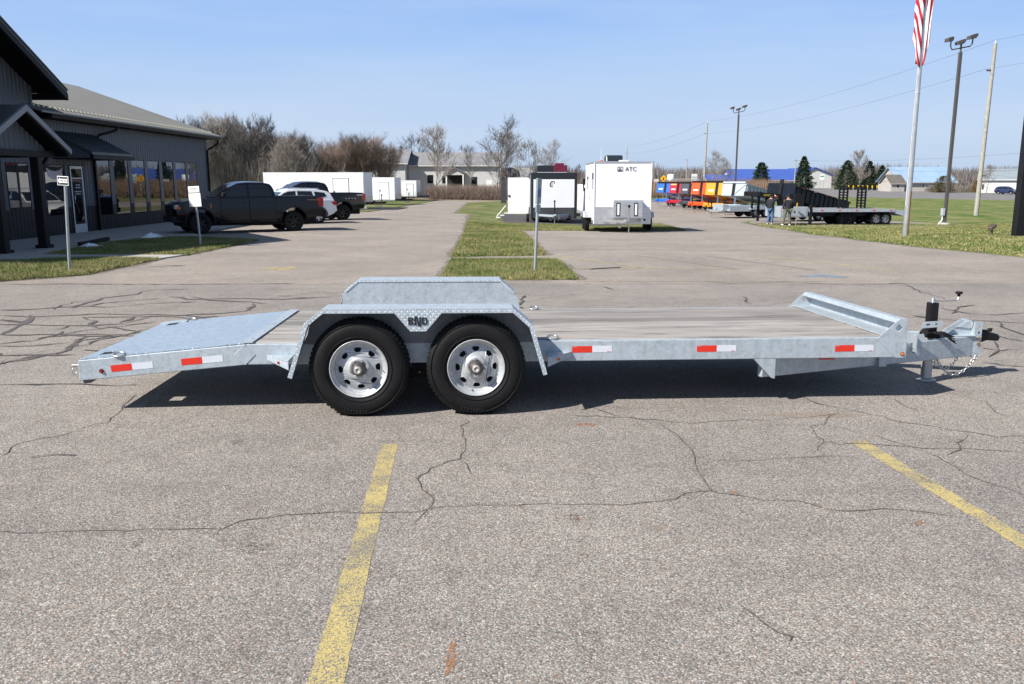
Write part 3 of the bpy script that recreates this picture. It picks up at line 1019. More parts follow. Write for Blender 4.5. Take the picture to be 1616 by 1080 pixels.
def tyre_mesh(r, w, rim, lugs=64, grooves=True):
    mb = MB()
    b = 0.11 * w
    prof = [(rim - 0.012, w * 0.16), (rim + 0.004, w * 0.09), (rim + (r - rim) * 0.25, w * 0.02), (rim + (r - rim) * 0.5, 0.0), (rim + (r - rim) * 0.72, w * 0.03),
            (r - 0.022, w * 0.10), (r - 0.008, w * 0.17), (r - 0.004, w * 0.22), (r - 0.003, w * 0.33)]
    if grooves:
        g = 0.010
        prof += [(r - g, w * 0.335), (r - g, w * 0.365), (r, w * 0.37), (r, w * 0.63), (r - g, w * 0.635), (r - g, w * 0.665)]
    prof += [(r - 0.003, w * 0.67), (r - 0.004, w * 0.78), (r - 0.008, w * 0.83), (r - 0.022, w * 0.90), (rim + (r - rim) * 0.5, w), (rim - 0.01, w * 0.84)]
    mb.lathe(prof, 48)
    if grooves:
        for rr_, yy_ in ((rim + 0.030, w * 0.020), (rim + (r - rim) * 0.80, w * 0.040)):
            mb.lathe([(rr_ - 0.0035, yy_ + 0.004), (rr_ - 0.001, yy_ - 0.004), (rr_ + 0.001, yy_ - 0.004), (rr_ + 0.0035, yy_ + 0.006)], 48)
    for s in (0, 1):
        for i in range(lugs):
            t = 2 * math.pi * (i + 0.5 * s) / lugs
            mt = Matrix.Rotation(-t, 4, 'Y')
            hw = math.pi * r / lugs * 0.62
            y0, y1 = (w * 0.125, w * 0.31) if s == 0 else (w * 0.69, w * 0.875)
            ro = r + 0.003
            ri = r - 0.03
            sl = 0.020
            if s == 0: v = [(ri, y0 - 0.012, -hw), (ro - sl, y0, -hw), (ro, y0 + 0.018, -hw), (ro, y1, -hw), (ri, y0 - 0.012, hw), (ro - sl, y0, hw), (ro, y0 + 0.018, hw), (ro, y1, hw)]
            else: v = [(ri, y1 + 0.012, -hw), (ro - sl, y1, -hw), (ro, y1 - 0.018, -hw), (ro, y0, -hw), (ri, y1 + 0.012, hw), (ro - sl, y1, hw), (ro, y1 - 0.018, hw), (ro, y0, hw)]
            mb.add(v, [(0, 1, 2, 3), (7, 6, 5, 4), (0, 1, 5, 4), (1, 2, 6, 5), (2, 3, 7, 6)], 0, False, mt)
    return mb.mesh('tyre', M_RUB)

# ------------------------------------------------------------------ the flatbed trailer
TR = thing('flatbed_trailer', 'long galvanised tandem-axle flatbed trailer with wooden plank deck, nearest in the lot', 'trailer', (-0.745, 6.45, 0.012), (-0.018, 0, 0.0576))
N0, F0 = 0.26, 2.24       # outer faces of the side beams
MID = (N0 + F0) / 2
for (a, b) in ((N0, N0 + 0.06), (F0 - 0.06, F0)):
    m = MB(); m.prism([(-1.36, 0.380), (-1.36, 0.546), (4.0, 0.546), (4.0, 0.376)], 'y', a, b); m.build('side_beam', M_GALV, TR, bevel=0.006)
    m = MB(); m.prism([(-1.362, 0.380), (-1.362, 0.546), (-2.675, 0.431), (-2.68, 0.266)], 'y', a, b); m.build('tail_beam', M_GALV, TR, bevel=0.006)
    out = a - 0.005 if a == N0 else b
    m = MB(); m.prism([(-1.46, 0.462), (-1.375, 0.545), (-1.29, 0.462), (-1.375, 0.378)], 'y', out, out + 0.005); m.build('joint_plate', M_GALV, TR, bevel=0.002)
# cross members, under the deck
cm = MB().box(-0.03, 0.03, N0 + 0.062, F0 - 0.062, 0.40, 0.512).mesh('crossmember', M_GALV)
for i in range(9):
    linkmesh('crossmember', cm, TR, (-1.15 + i * 0.61, 0, 0))
MB().box(3.94, 4.0, N0 + 0.062, F0 - 0.062, 0.376, 0.546).build('front_beam', M_GALV, TR, bevel=0.006)
MB().box(-2.68, -2.62, N0 + 0.062, F0 - 0.062, 0.268, 0.425).build('rear_beam', M_GALV, TR, bevel=0.006)
# deck planks
NP = 8
pw = (F0 - N0 - 0.075) / NP
for i in range(NP):
    rg = random.Random(i + 7)
    ha = pw / 2 - 0.002
    m = MB(); m.prism([(-ha, 0.0), (ha, 0.0), (ha, 0.022), (ha - 0.013, 0.038), (-ha + 0.013, 0.038), (-ha, 0.022)], 'x', -1.335, 3.90)
    m.build('plank', M_PLANK, TR, (0, N0 + 0.0375 + pw * (i + 0.5), 0.5135 + rg.uniform(-0.003, 0.004)), bevel=0.003, rot=(rg.uniform(-0.004, 0.004), 0, 0))
# dovetail tread plate with two tie-down slots
tail = lambda u: 0.548 + (u + 1.36) * (0.548 - 0.433) / 1.30
m = MB()
plate(m, [(-2.665, N0 + 0.012), (-1.372, N0 + 0.012), (-1.372, F0 - 0.012), (-2.665, F0 - 0.012)],
      [[(-2.57, 0.40), (-2.47, 0.40), (-2.47, 0.54), (-2.57, 0.54)], [(-2.57, 1.96), (-2.47, 1.96), (-2.47, 2.10), (-2.57, 2.10)]],
      lambda p, t: (p[0], p[1], tail(p[0]) + t), 0.002, 0.008)
m.build('tail_plate', M_DIAMF, TR)
m = MB().prism([(-1.40, 0.552), (-1.40, 0.561), (-1.31, 0.564), (-1.31, 0.5555)], 'y', N0 + 0.012, F0 - 0.012)
hp = m.build('hinge_plate', M_GALV, TR, bevel=0.002)
for i in range(5):
    MB().cyl((-1.355, 0.45 + i * 0.4, 0.56), (-1.355, 0.45 + i * 0.4, 0.566), 0.012, n=8).build('bolt', M_ZINC, hp)
m = MB().box(-2.66, -2.40, N0 - 0.001, N0 + 0.03, 0, 0.006, mtx=Matrix.Translation((0, 0, 0.0)))
# ramp-stop plate at the far corner of the tail
MB().prism([(-2.66, 0.44), (-2.40, 0.463), (-2.40, 0.476), (-2.66, 0.453)], 'y', F0 - 0.16, F0 - 0.02).build('corner_plate', M_GALV, TR, bevel=0.002)
# fenders
FP = [(-0.985, 0.335), (-0.845, 0.752), (-0.700, 0.862), (0.755, 0.856), (0.910, 0.722), (1.022, 0.335)]
def offs(path, d):
    out = []
    for i, p in enumerate(path):
        a, b = path[max(0, i - 1)], path[min(len(path) - 1, i + 1)]
        t = Vector((b[0] - a[0], b[1] - a[1])).normalized()
        out.append((p[0] + t.y * d, p[1] - t.x * d))
    return out
M_GALVSHADE = galv_mat('shade darkened galvanised steel', 0, 1, (0.17, 0.18, 0.19))  # shade under the near fender, put into a darker steel base colour
def fender(v_out, v_in, sgn):
    inner = offs(FP, 0.006)
    f = MB(); f.prism(FP + inner[::-1], 'y', min(v_out, v_in), max(v_out, v_in))
    fo = f.build('fender', M_DIAM, TR, bevel=0.0015)
    lip = offs(FP, 0.034)
    m = MB(); m.prism(FP + lip[::-1], 'y', v_out - 0.003, v_out + 0.003); m.build('fender_lip', M_DIAM, fo)
    vp = [(-0.158, 0.828), (-0.038, 0.686), (0.083, 0.685), (0.208, 0.828)]
    m = MB(); m.prism(vp, 'y', v_out - 0.0045, v_out + 0.004); vo = m.build('name_plate', M_DIAM, fo)
    # inner splash plate between wheels and deck
    ip = [(FP[1][0] - 0.03, 0.62)] + FP[1:5] + [(FP[4][0] + 0.04, 0.62), (0.955, 0.545), (-0.915, 0.545)]
    ip = [(x, z - 0.004) for x, z in ip]
    m = MB(); m.prism(ip, 'y', v_in - 0.003, v_in + 0.003); m.build('splash_plate', M_GALVSHADE if sgn < 0 else M_GALV, fo)
    il = offs(FP[1:5], 0.022)
    m = MB(); m.prism([(x, z - 0.002) for x, z in FP[1:5]] + [(x, z - 0.002) for x, z in il[::-1]], 'y', v_in - 0.009 * sgn, v_in - 0.0035 * sgn); m.build('fender_lip', M_DIAM, fo)
    return fo, vo
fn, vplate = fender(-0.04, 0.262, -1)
ff, _ = fender(F0 + 0.30, F0 + 0.002, 1)
# stencilled letters on the name plate
m = MB()
def st(poly): m.prism([(0.022 + (a - 0.026) * 0.9, 0.764 + (c - 0.764) * 0.9) for a, c in poly], 'y', -0.0505, -0.0455)
bx0, zb, zt = -0.056, 0.735, 0.797
st([(bx0, zb), (bx0 + 0.012, zb), (bx0 + 0.012, zt), (bx0, zt)])
for z0 in (zb, zb + 0.034):
    st([(bx0 + 0.015, z0), (bx0 + 0.034, z0), (bx0 + 0.043, z0 + 0.007), (bx0 + 0.043, z0 + 0.021), (bx0 + 0.034, z0 + 0.028), (bx0 + 0.015, z0 + 0.028), (bx0 + 0.015, z0 + 0.0205), (bx0 + 0.030, z0 + 0.0205), (bx0 + 0.030, z0 + 0.0075), (bx0 + 0.015, z0 + 0.0075)])
nx = -0.003
st([(nx, zb - 0.004), (nx + 0.012, zb - 0.004), (nx + 0.012, zt + 0.010), (nx, zt + 0.010)])
st([(nx + 0.0135, zt + 0.010), (nx + 0.022, zt + 0.010), (nx + 0.040, zb - 0.014), (nx + 0.031, zb - 0.014)])
st([(nx + 0.0415, zb - 0.014), (nx + 0.0535, zb - 0.014), (nx + 0.0535, zt + 0.004), (nx + 0.0415, zt + 0.004)])
dx = 0.062
st([(dx, zb), (dx + 0.012, zb), (dx + 0.012, zt), (dx, zt)])
st([(dx + 0.015, zb), (dx + 0.032, zb), (dx + 0.045, zb + 0.014), (dx + 0.045, zt - 0.014), (dx + 0.032, zt), (dx + 0.015, zt), (dx + 0.015, zt - 0.009), (dx + 0.028, zt - 0.009), (dx + 0.033, zt - 0.017), (dx + 0.033, zb + 0.017), (dx + 0.028, zb + 0.009), (dx + 0.015, zb + 0.009)])
m.build('lettering', M_BLACKM, vplate)
# fender steps with marker lamps
for (ua, ub, uo, lens) in ((-1.20, -0.99, -0.985, M_RLENS), (1.25, 1.04, 1.03, M_AMBER)):
    s = MB()
    s.prism([(ua, N0 - 0.002), (ub, N0 - 0.002), (uo, 0.0), (ub - (ub - ua) * 0.1, 0.02)], 'z', 0.452, 0.458)
    ob = s.build('fender_step', M_DIAM, TR, bevel=0.001)
    d = Vector((uo - ua, 0.0 - N0, 0)).normalized()
    q = MB(); q.add([(ua, N0 - 0.004, 0.452), (uo, 0.0, 0.452), (uo, 0.0, 0.385), (ua, N0 - 0.004, 0.418)], [(0, 1, 2, 3)])
    so_ = q.build('step_skirt', M_DIAM, ob)
    sm = so_.modifiers.new('solid', 'SOLIDIFY'); sm.thickness = 0.005
    c = Vector((ua * 0.42 + uo * 0.58, N0 * 0.42, 0.424)); nrm = Vector((d.y, -d.x, 0)) * (1 if ub > ua else -1)
    if nrm.y > 0: nrm = -nrm
    MB().cyl(c, c + nrm * 0.014, 0.011, 0.009, n=12).build('marker_lamp', lens, ob)
# wheels
RIMR, TYR, TYW = 0.226, 0.388, 0.225
rimm = MB()
rimm.lathe([(RIMR - 0.004, 0.034), (RIMR + 0.002, 0.020), (RIMR + 0.001, 0.012), (RIMR - 0.005, 0.010), (RIMR - 0.009, 0.018), (RIMR - 0.014, 0.034), (RIMR - 0.022, 0.040), (RIMR - 0.030, 0.043), (RIMR - 0.033, 0.052), (RIMR - 0.036, 0.070), (RIMR - 0.040, 0.078), (RIMR - 0.052, 0.074)], 64)
def rimy(r):
    t = (r - 0.088) / (RIMR - 0.050 - 0.088)
    return 0.046 + 0.030 * max(0, t) ** 1.3
holes = [circ(0, 0, 0.088, 40)]
for i in range(8):
    c = 2 * math.pi * (i + 0.25) / 8
    hp_ = []
    for (r, a) in ((0.133, -0.09), (0.134, 0.0), (0.133, 0.09), (0.139, 0.14), (0.152, 0.185), (0.162, 0.185), (0.168, 0.14), (0.170, 0.0), (0.168, -0.14), (0.162, -0.185), (0.152, -0.185), (0.139, -0.14)):
        k = r - 0.006
        hp_.append((k * math.cos(c + a), k * math.sin(c + a)))
    holes.append(hp_)
plate(rimm, circ(0, 0, RIMR - 0.050, 64), holes, lambda p, t: (p[0], rimy(math.hypot(*p)) + t, p[1]), 0.0, 0.010)
rimm.lathe([(0.090, 0.0465), (0.087, 0.034), (0.078, 0.028), (0.060, 0.030), (0.052, 0.036), (0.050, 0.06)], 40)
rim_me = rimm.mesh('wheel', M_RIM)
tyre_me = tyre_mesh(TYR, TYW, RIMR)
hub_me = MB().lathe([(0.056, 0.06), (0.053, 0.02), (0.050, 0.000), (0.044, -0.008), (0.043, -0.020), (0.036, -0.030), (0.0001, -0.030)], 24).mesh('hub', M_DKSTEEL)
cap_me = MB().lathe([(0.031, -0.028), (0.030, -0.042), (0.026, -0.048), (0.014, -0.049), (0.012, -0.044), (0.0001, -0.044)], 20).mesh('hub_cap', mat('dusty hub cap', (0.42, 0.40, 0.37), 0.45, 0.3, var=0.3, vs=40))
drum_me = MB().lathe([(0.185, 0.11), (0.170, 0.092), (0.06, 0.088), (0.0001, 0.088)], 32).mesh('brake_drum', M_BLACKM)
nut_me = MB().cyl((0, -0.014, 0), (0, 0.012, 0), 0.0115, 0.0125, n=6, smooth=False).mesh('lug_nut', M_ZINC)
valve_me = MB().cyl((0, 0, 0), (0.004, -0.028, 0), 0.004, 0.003, n=6).mesh('valve_stem', M_BLACKM)
def ring_text(body, r, size, a_mid, y):
    """Raised sidewall letters set round the tyre."""
    mb = MB()
    step = size * 0.92 / r
    for k, ch in enumerate(body):
        if ch == ' ': continue
        me = text_mesh(ch, size, M_RUB, 0.002)
        a = a_mid - step * (k - (len(body) - 1) / 2)
        mt = Matrix.Rotation(-(a - math.pi / 2), 4, 'Y') @ Matrix.Translation((0, y, r)) @ Matrix.Rotation(rad(90), 4, 'X')
        mb.add([tuple(v.co) for v in me.vertices], [tuple(p.vertices) for p in me.polygons], 0, False, mt)
        bpy.data.meshes.remove(me)
    return mb.mesh('sidewall_lettering', mat('scuffed tyre lettering', (0.022, 0.022, 0.024), 0.7, var=0.2))
txt_me = ring_text('TUBELESS', 0.335, 0.026, -math.pi / 2, 0.003)
def wheel_at(u, v, rot, flip):
    w = linkmesh('wheel', rim_me, TR, (u, v, TYR - 0.006), (0, rot, math.pi if flip else 0))
    linkmesh('tyre', tyre_me, w)
    linkmesh('sidewall_lettering', txt_me, w, rot=(0, -rot + 0.1, 0))
    for ch_ in w.children:
        if ch_.name.startswith('sidewall'): ch_['kind'] = 'stuff'
    linkmesh('hub', hub_me, w)
    linkmesh('hub_cap', cap_me, w)
    linkmesh('brake_drum', drum_me, w)
    for i in range(6):
        a = 2 * math.pi * (i + 0.3) / 6
        linkmesh('lug_nut', nut_me, w, (0.068 * math.cos(a), 0.030, 0.068 * math.sin(a)))
    linkmesh('valve_stem', valve_me, w, (0.186, 0.060, 0.0), (0, 0, 0))
    return w
wheel_at(-0.447, 0.0, 0.13, False); wheel_at(0.467, 0.0, 1.75, False)
wheel_at(-0.447, F0 + 0.26, 0.5, True); wheel_at(0.467, F0 + 0.26, 0.9, True)
for u in (-0.447, 0.467):
    MB().cyl((u, 0.12, 0.382), (u, F0 + 0.14, 0.382), 0.038, n=12).build('axle', M_BLACKM, TR)
# springs, hangers
for v in (0.30, F0 - 0.06 + 0.0):
    for (ua, ub) in ((-0.86, -0.10), (0.12, 0.88)):
        m = MB()
        for k in range(4):
            e = 0.05 * k
            pts = [(ua + e + (ub - ua - 2 * e) * t / 8, 0.335 - 0.05 * (1 - ((t - 4) / 4) ** 2) - 0.011 * k + 0.05) for t in range(9)]
            m.prism(pts + [(x, z - 0.009) for x, z in pts[::-1]], 'y', v, v + 0.055)
        m.build('leaf_spring', M_BLACKM, TR)
    m = MB()
    m.prism([(-0.055, 0.378), (0.075, 0.378), (0.05, 0.27), (-0.03, 0.27)], 'y', v - 0.012, v - 0.002)
    m.prism([(-0.055, 0.378), (0.075, 0.378), (0.05, 0.27), (-0.03, 0.27)], 'y', v + 0.058, v + 0.068)
    hg = m.build('spring_hanger', M_BLACKM, TR)
    MB().prism([(-0.125, 0.245), (0.145, 0.245), (0.10, 0.315), (0.01, 0.345), (-0.08, 0.315)], 'y', v + 0.004, v + 0.05).build('equaliser', M_BLACKM, hg, bevel=0.004)
    for u in (-0.105, 0.01, 0.125):
        MB().cyl((u, v - 0.028, 0.30 if u == 0.01 else 0.262), (u, v + 0.07, 0.30 if u == 0.01 else 0.262), 0.011, n=8).build('bolt', M_DKSTEEL, hg)
# reflective tape on the near side
def tape(u, w0, ang=0.0, L=0.164, h=0.053):
    c, s = math.cos(ang), math.sin(ang)
    q = lambda a, b: (u + a * c - b * s, w0 + a * s + b * c)
    m = MB(); m.prism([q(0, -h / 2), q(L, -h / 2), q(L, h / 2), q(0, h / 2)], 'y', N0 - 0.002, N0 + 0.001); m.build('red_reflector', M_RED, TR)
    m = MB(); m.prism([q(L + 0.001, -h / 2), q(2 * L, -h / 2), q(2 * L, h / 2), q(L + 0.001, h / 2)], 'y', N0 - 0.002, N0 + 0.001); m.build('white_reflector', M_WTAPE, TR)
tape(1.253, 0.475); tape(2.286, 0.469); tape(3.45, 0.458)
tape(-2.425, 0.362, 0.085); tape(-1.875, 0.408, 0.085)
# small print on the tape ends
M_PRINT = mat('tape print', (0.75, 0.2, 0.18), 0.5, var=0.0)
for (u, w0) in ((1.253, 0.475), (2.286, 0.469), (3.45, 0.458)):
    lettering('DOT-C2', 0.008, M_PRINT, TR, (u + 0.30, N0 - 0.0026, w0 - 0.02), FACE_CAM)
    lettering('DOT-C2', 0.008, M_WTAPE, TR, (u + 0.022, N0 - 0.0026, w0 + 0.02), FACE_CAM)
# marker lamps on beams
for (u, w0, lens, r) in ((-2.50, 0.345, M_RLENS, 0.013), (4.025, 0.405, M_AMBER, 0.013)):
    b = MB().cyl((u, N0 - 0.008, w0), (u, N0 + 0.002, w0), r + 0.004, n=16).build('lamp_grommet', M_BLACKM, TR)
    MB().cyl((u, N0 - 0.016, w0), (u, N0 - 0.007, w0), r * 0.8, r, n=16).build('marker_lamp', lens, b)
# tie-down rings
def dring(u, v, w, ry, flat=True, r=0.038):
    pts = [(u + r * 1.15 * math.cos(t * math.pi / 8), v + r * 0.9 * math.sin(t * math.pi / 8), w + 0.012 + ry * math.sin(t * math.pi / 8)) for t in range(16)]
    m = MB().tube(pts, 0.0085, 6, closed=True)
    o = m.build('tie_down_ring', M_ZINC, TR)
    MB().box(u - 0.05, u + 0.05, v - 0.025, v + 0.025, w, w + 0.006).build('ring_base', M_GALV, o, bevel=0.002)
for (u, v, w) in ((-2.36, N0 + 0.02, 0.461), (-2.38, F0 - 0.06, 0.462), (1.10, N0 + 0.075, 0.553), (1.10, F0 - 0.07, 0.553)):
    dring(u, v, w, 0.012)
# tail latch pins
for v in (N0 + 0.04, F0 - 0.12):
    o = MB().cyl((-2.74, v, 0.385), (-2.67, v, 0.385), 0.011, n=10).build('latch_pin', M_ZINC, TR)
    MB().tube([(-2.725, v + 0.036 * math.cos(t * math.pi / 7), 0.375 - 0.034 + 0.036 * math.sin(t * math.pi / 7)) for t in range(14)], 0.004, 6, closed=True).build('pull_ring', M_ZINC, o)
MB().prism([(-2.66, 0.262), (-2.58, 0.272), (-2.60, 0.245), (-2.65, 0.24)], 'y', N0 + 0.02, N0 + 0.10).build('tail_skid', M_DKSTEEL, TR)
# headboard with gussets
for (a, b) in ((N0 - 0.006, N0 + 0.004), (F0 - 0.004, F0 + 0.006)):
    m = MB()
    plate(m, [(3.80, 0.535), (3.985, 0.70), (4.055, 0.70), (4.055, 0.375), (3.965, 0.375)], [[(3.945 + 0.035, 0.625 - 0.036), (3.945 + 0.068, 0.625), (3.945 + 0.035, 0.625 + 0.036), (3.945 + 0.002, 0.625)]],
          lambda p, t: (p[0], t, p[1]), a, b)
    m.build('headboard_gusset', M_GALV, TR)
m = MB()
m.prism([(3.955, 0.668), (3.985, 0.70), (4.055, 0.70), (4.055, 0.685), (3.992, 0.685), (3.967, 0.657)], 'y', N0 + 0.005, F0 - 0.005)
hb = m.build('headboard_rail', M_GALV, TR, bevel=0.003)
m = MB(); m.prism([(4.042, 0.684), (4.054, 0.684), (4.054, 0.556), (4.042, 0.556)], 'y', N0 + 0.005, F0 - 0.005); m.build('headboard_web', M_GALV, hb)
m = MB(); m.prism([(3.86, 0.5545), (3.86, 0.563), (4.052, 0.563), (4.052, 0.5545)], 'y', N0 + 0.005, F0 - 0.005); m.build('headboard_flange', M_GALV, hb, bevel=0.002)
# draw-bar legs
def leg(va, vb, t):
    a0, a1 = Vector((2.86, va)), Vector((5.22, vb))
    n = Vector((-(vb - va), 5.22 - 2.86)).normalized() * t
    v = []
    for z in (0.207, 0.400):
        zz = z if z < 0.3 else None
        v += [(a0.x, a0.y, z if zz else 0.376), (a1.x, a1.y, z), (a1.x + n.x, a1.y + n.y, z), (a0.x + n.x, a0.y + n.y, z if zz else 0.376)]
    m = MB(); m.add(v, [(3, 2, 1, 0), (4, 5, 6, 7), (0, 1, 5, 4), (1, 2, 6, 5), (2, 3, 7, 6), (3, 0, 4, 7)])
    return m.build('drawbar_leg', M_GALV, TR, bevel=0.008)
leg(N0 + 0.055, 1.145, 0.06)
leg(F0 - 0.055, 2 * MID - 1.145, -0.06)
for v in (N0 + 0.003, F0 - 0.055):
    MB().prism([(2.765, 0.379), (2.925, 0.212), (2.955, 0.207), (2.955, 0.379)], 'y', v, v + 0.052).build('drawbar_gusset', M_GALV, TR, bevel=0.003)
MB().prism([(3.42, 0.362), (3.42, 0.318), (3.555, 0.318), (3.555, 0.362)], 'y', 0.49, 0.494, mtx=Matrix.Translation((0, 0, 0))).build('red_reflector', M_RED, TR, loc=(0.0, 0.0, 0.0))
# spacer box where the legs pass the front beam
MB().box(4.06, 4.13, 0.70, 0.76, 0.205, 0.405).build('drawbar_spacer', M_GALV, TR, bevel=0.004)
MB().box(4.30, 4.37, 0.80, 1.70, 0.404, 0.412).build('jack_mount', M_GALV, TR, bevel=0.002)
# end channel with adjustment holes
m = MB()
plate(m, [(5.185, 0.195), (5.255, 0.195), (5.255, 0.535), (5.185, 0.535)], [circ(5.228, 0.222 + 0.052 * i, 0.012, 10) for i in range(6)], lambda p, t: (p[0], t, p[1]), 1.13, 1.142)
plate(m, [(5.185, 0.195), (5.255, 0.195), (5.255, 0.535), (5.185, 0.535)], [circ(5.228, 0.222 + 0.052 * i, 0.012, 10) for i in range(6)], lambda p, t: (p[0], t, p[1]), 1.358, 1.37)
m.box(5.185, 5.197, 1.142, 1.358, 0.195, 0.535)
cp = m.build('coupler_channel', M_GALV, TR)
for i in (2, 3):
    MB().cyl((5.228, 1.118, 0.222 + 0.052 * i), (5.228, 1.131, 0.222 + 0.052 * i), 0.017, n=6, smooth=False).build('bolt', mat('rusty bolt', (0.24, 0.15, 0.09), 0.7, 0.3), cp)
for v in (1.19, 1.30):
    MB().prism([(4.93, 0.40), (5.13, 0.53), (5.187, 0.53), (5.187, 0.40)], 'y', v, v + 0.01).build('channel_gusset', M_GALV, TR, bevel=0.002)
MB().prism([(4.90, 0.401), (4.90, 0.408), (5.187, 0.408), (5.187, 0.401)], 'y', 1.10, 1.40).build('drawbar_cap', M_GALV, TR, bevel=0.002)
# ball coupler
m = MB()
m.prism([(5.198, 0.33), (5.198, 0.43), (5.33, 0.425), (5.42, 0.415), (5.47, 0.40), (5.485, 0.37), (5.47, 0.335), (5.36, 0.345), (5.30, 0.325)], 'y', 1.19, 1.31)
co = m.build('ball_coupler', M_BLACK, TR, bevel=0.018, seg=3)
MB().prism([(5.24, 0.428), (5.26, 0.448), (5.38, 0.438), (5.40, 0.455), (5.43, 0.455), (5.42, 0.42)], 'y', 1.235, 1.265).build('coupler_latch', M_BLACKM, co, bevel=0.004)
# jack
JU, JV = 4.705, 1.045
m = MB().box(JU - 0.041, JU + 0.041, JV - 0.041, JV + 0.041, 0.42, 0.735)
jk = m.build('jack', M_BLACK, TR, bevel=0.010)
MB().box(JU - 0.048, JU + 0.032, JV - 0.034, JV + 0.034, 0.02, 0.44).build('drop_leg', galv_mat('worn zinc leg', 0, 1, (0.42, 0.42, 0.40)), jk, bevel=0.008)
MB().lathe([(0.0001, 0.014), (0.035, 0.014), (0.085, 0.006), (0.088, 0.0), (0.0001, 0.0)], 18, axis='z', mtx=Matrix.Translation((JU - 0.008, JV, -0.001)) @ Matrix.Diagonal((1.05, 0.8, 1.6, 1))).build('jack_foot', M_ZINC, jk)
MB().cyl((JU, JV, 0.735), (JU, JV, 0.765), 0.022, 0.016, n=10).build('gear_cap', M_ZINC, jk)
m = MB().tube([(JU, JV, 0.752), (JU + 0.05, JV - 0.005, 0.747), (JU + 0.20, JV - 0.02, 0.752), (JU + 0.222, JV - 0.022, 0.760), (JU + 0.228, JV - 0.022, 0.80)], 0.0065, 8)
m.tube([(JU - 0.015, JV, 0.752), (JU, JV - 0.012, 0.785), (JU + 0.02, JV, 0.752)], 0.007, 6)
cr = m.build('crank_handle', M_ZINC, jk)
MB().lathe([(0.0001, 0.0), (0.013, 0.0), (0.014, 0.018), (0.032, 0.026), (0.034, 0.036), (0.026, 0.044), (0.0001, 0.046)], 14, axis='z', mtx=Matrix.Translation((JU + 0.228, JV - 0.022, 0.792))).build('crank_knob', M_BLACKM, cr)
m = MB()
plate(m, [(JU - 0.115, 0.512), (JU - 0.108, 0.560), (JU - 0.10, 0.566), (JU + 0.075, 0.574), (JU + 0.082, 0.568), (JU + 0.080, 0.524), (JU + 0.072, 0.518), (JU - 0.108, 0.506)],
      [[(JU - 0.075, 0.532), (JU - 0.035, 0.533), (JU - 0.035, 0.547), (JU - 0.075, 0.546)], [(JU + 0.010, 0.537), (JU + 0.05, 0.539), (JU + 0.05, 0.552), (JU + 0.010, 0.550)]],
      lambda p, t: (p[0] - 0.02, t, p[1]), JV - 0.085, JV - 0.080)
m.build('plate_bracket', M_GALV, jk)
m = MB(); m.prism([(JU - 0.05, 0.402), (JU - 0.06, 0.44), (JU - 0.03, 0.48), (JU + 0.035, 0.48), (JU + 0.075, 0.43), (JU + 0.085, 0.402)], 'y', JV - 0.05, JV + 0.10)
m.build('breakaway_box', M_BLACKM, jk, bevel=0.015)
# wiring loops by the jack
for k in range(4):
    rg = random.Random(40 + k)
    pts = [(JU - 0.10 + 0.30 * t / 8, JV - 0.07 - 0.012 * k + 0.02 * math.sin(t), 0.412 + 0.055 * math.sin(math.pi * t / 8 + 0.3 * k) + rg.uniform(-0.008, 0.008)) for t in range(9)]
    MB().tube(pts, 0.006, 6).build('cable', M_BLACKM, TR)
# folded bracket plate in front of the jack
m = MB(); m.prism([(4.475, 0.325), (4.44, 0.46), (4.53, 0.475), (4.545, 0.435), (4.50, 0.34)], 'y', 0.845, 0.851)
m.prism([(4.435, 0.30), (4.435, 0.465), (4.452, 0.465), (4.452, 0.30)], 'y', 0.80, 0.85)
m.build('hose_bracket', M_GALV, TR, bevel=0.002)
# safety chains
def chain(pts, n):
    L = [0]
    P = [Vector(p) for p in pts]
    for a, b in zip(P, P[1:]): L.append(L[-1] + (b - a).length)
    m = MB()
    for k in range(n):
        s = L[-1] * (k + 0.5) / n
        i = max(j for j in range(len(L) - 1) if L[j] <= s)
        t = (s - L[i]) / (L[i + 1] - L[i])
        c = P[i].lerp(P[i + 1], t)
        d = (P[i + 1] - P[i]).normalized()
        q = d.to_track_quat('X', 'Z').to_matrix().to_4x4()
        mt = Matrix.Translation(c) @ q @ Matrix.Rotation((k % 2) * math.pi / 2 + 0.4, 4, 'X')
        ln = L[-1] / n * 0.62
        ring = [(ln * 1.05 * math.cos(a * math.pi / 5), 0.011 * math.sin(a * math.pi / 5), 0) for a in range(10)]
        m.tube(ring, 0.0042, 5, closed=True, mtx=mt)
    return m.build('safety_chain', M_ZINC, TR)
def sag(a, b, d, n=14):
    a, b = Vector(a), Vector(b)
    return [a.lerp(b, i / n) + Vector((0, 0, -d * 4 * (i / n) * (1 - i / n))) for i in range(n + 1)]
chain(sag((5.19, 1.10, 0.205), (4.80, 1.08, 0.205), 0.165), 17)
chain(sag((5.08, 1.18, 0.205), (4.82, 1.20, 0.205), 0.13), 13)
m = MB().tube([(4.80 + 0.018 * math.cos(t * math.pi / 5), 1.07, 0.165 + 0.04 * math.sin(t * math.pi / 5)) for t in range(10)], 0.007, 6, closed=True)
m.build('chain_hook', M_ZINC, TR)
MB().tube([(5.20 + 0.015 * math.cos(t * math.pi / 5), 1.10, 0.20 + 0.022 * math.sin(t * math.pi / 5)) for t in range(10)], 0.007, 6, closed=True).build('chain_eye', M_ZINC, TR)

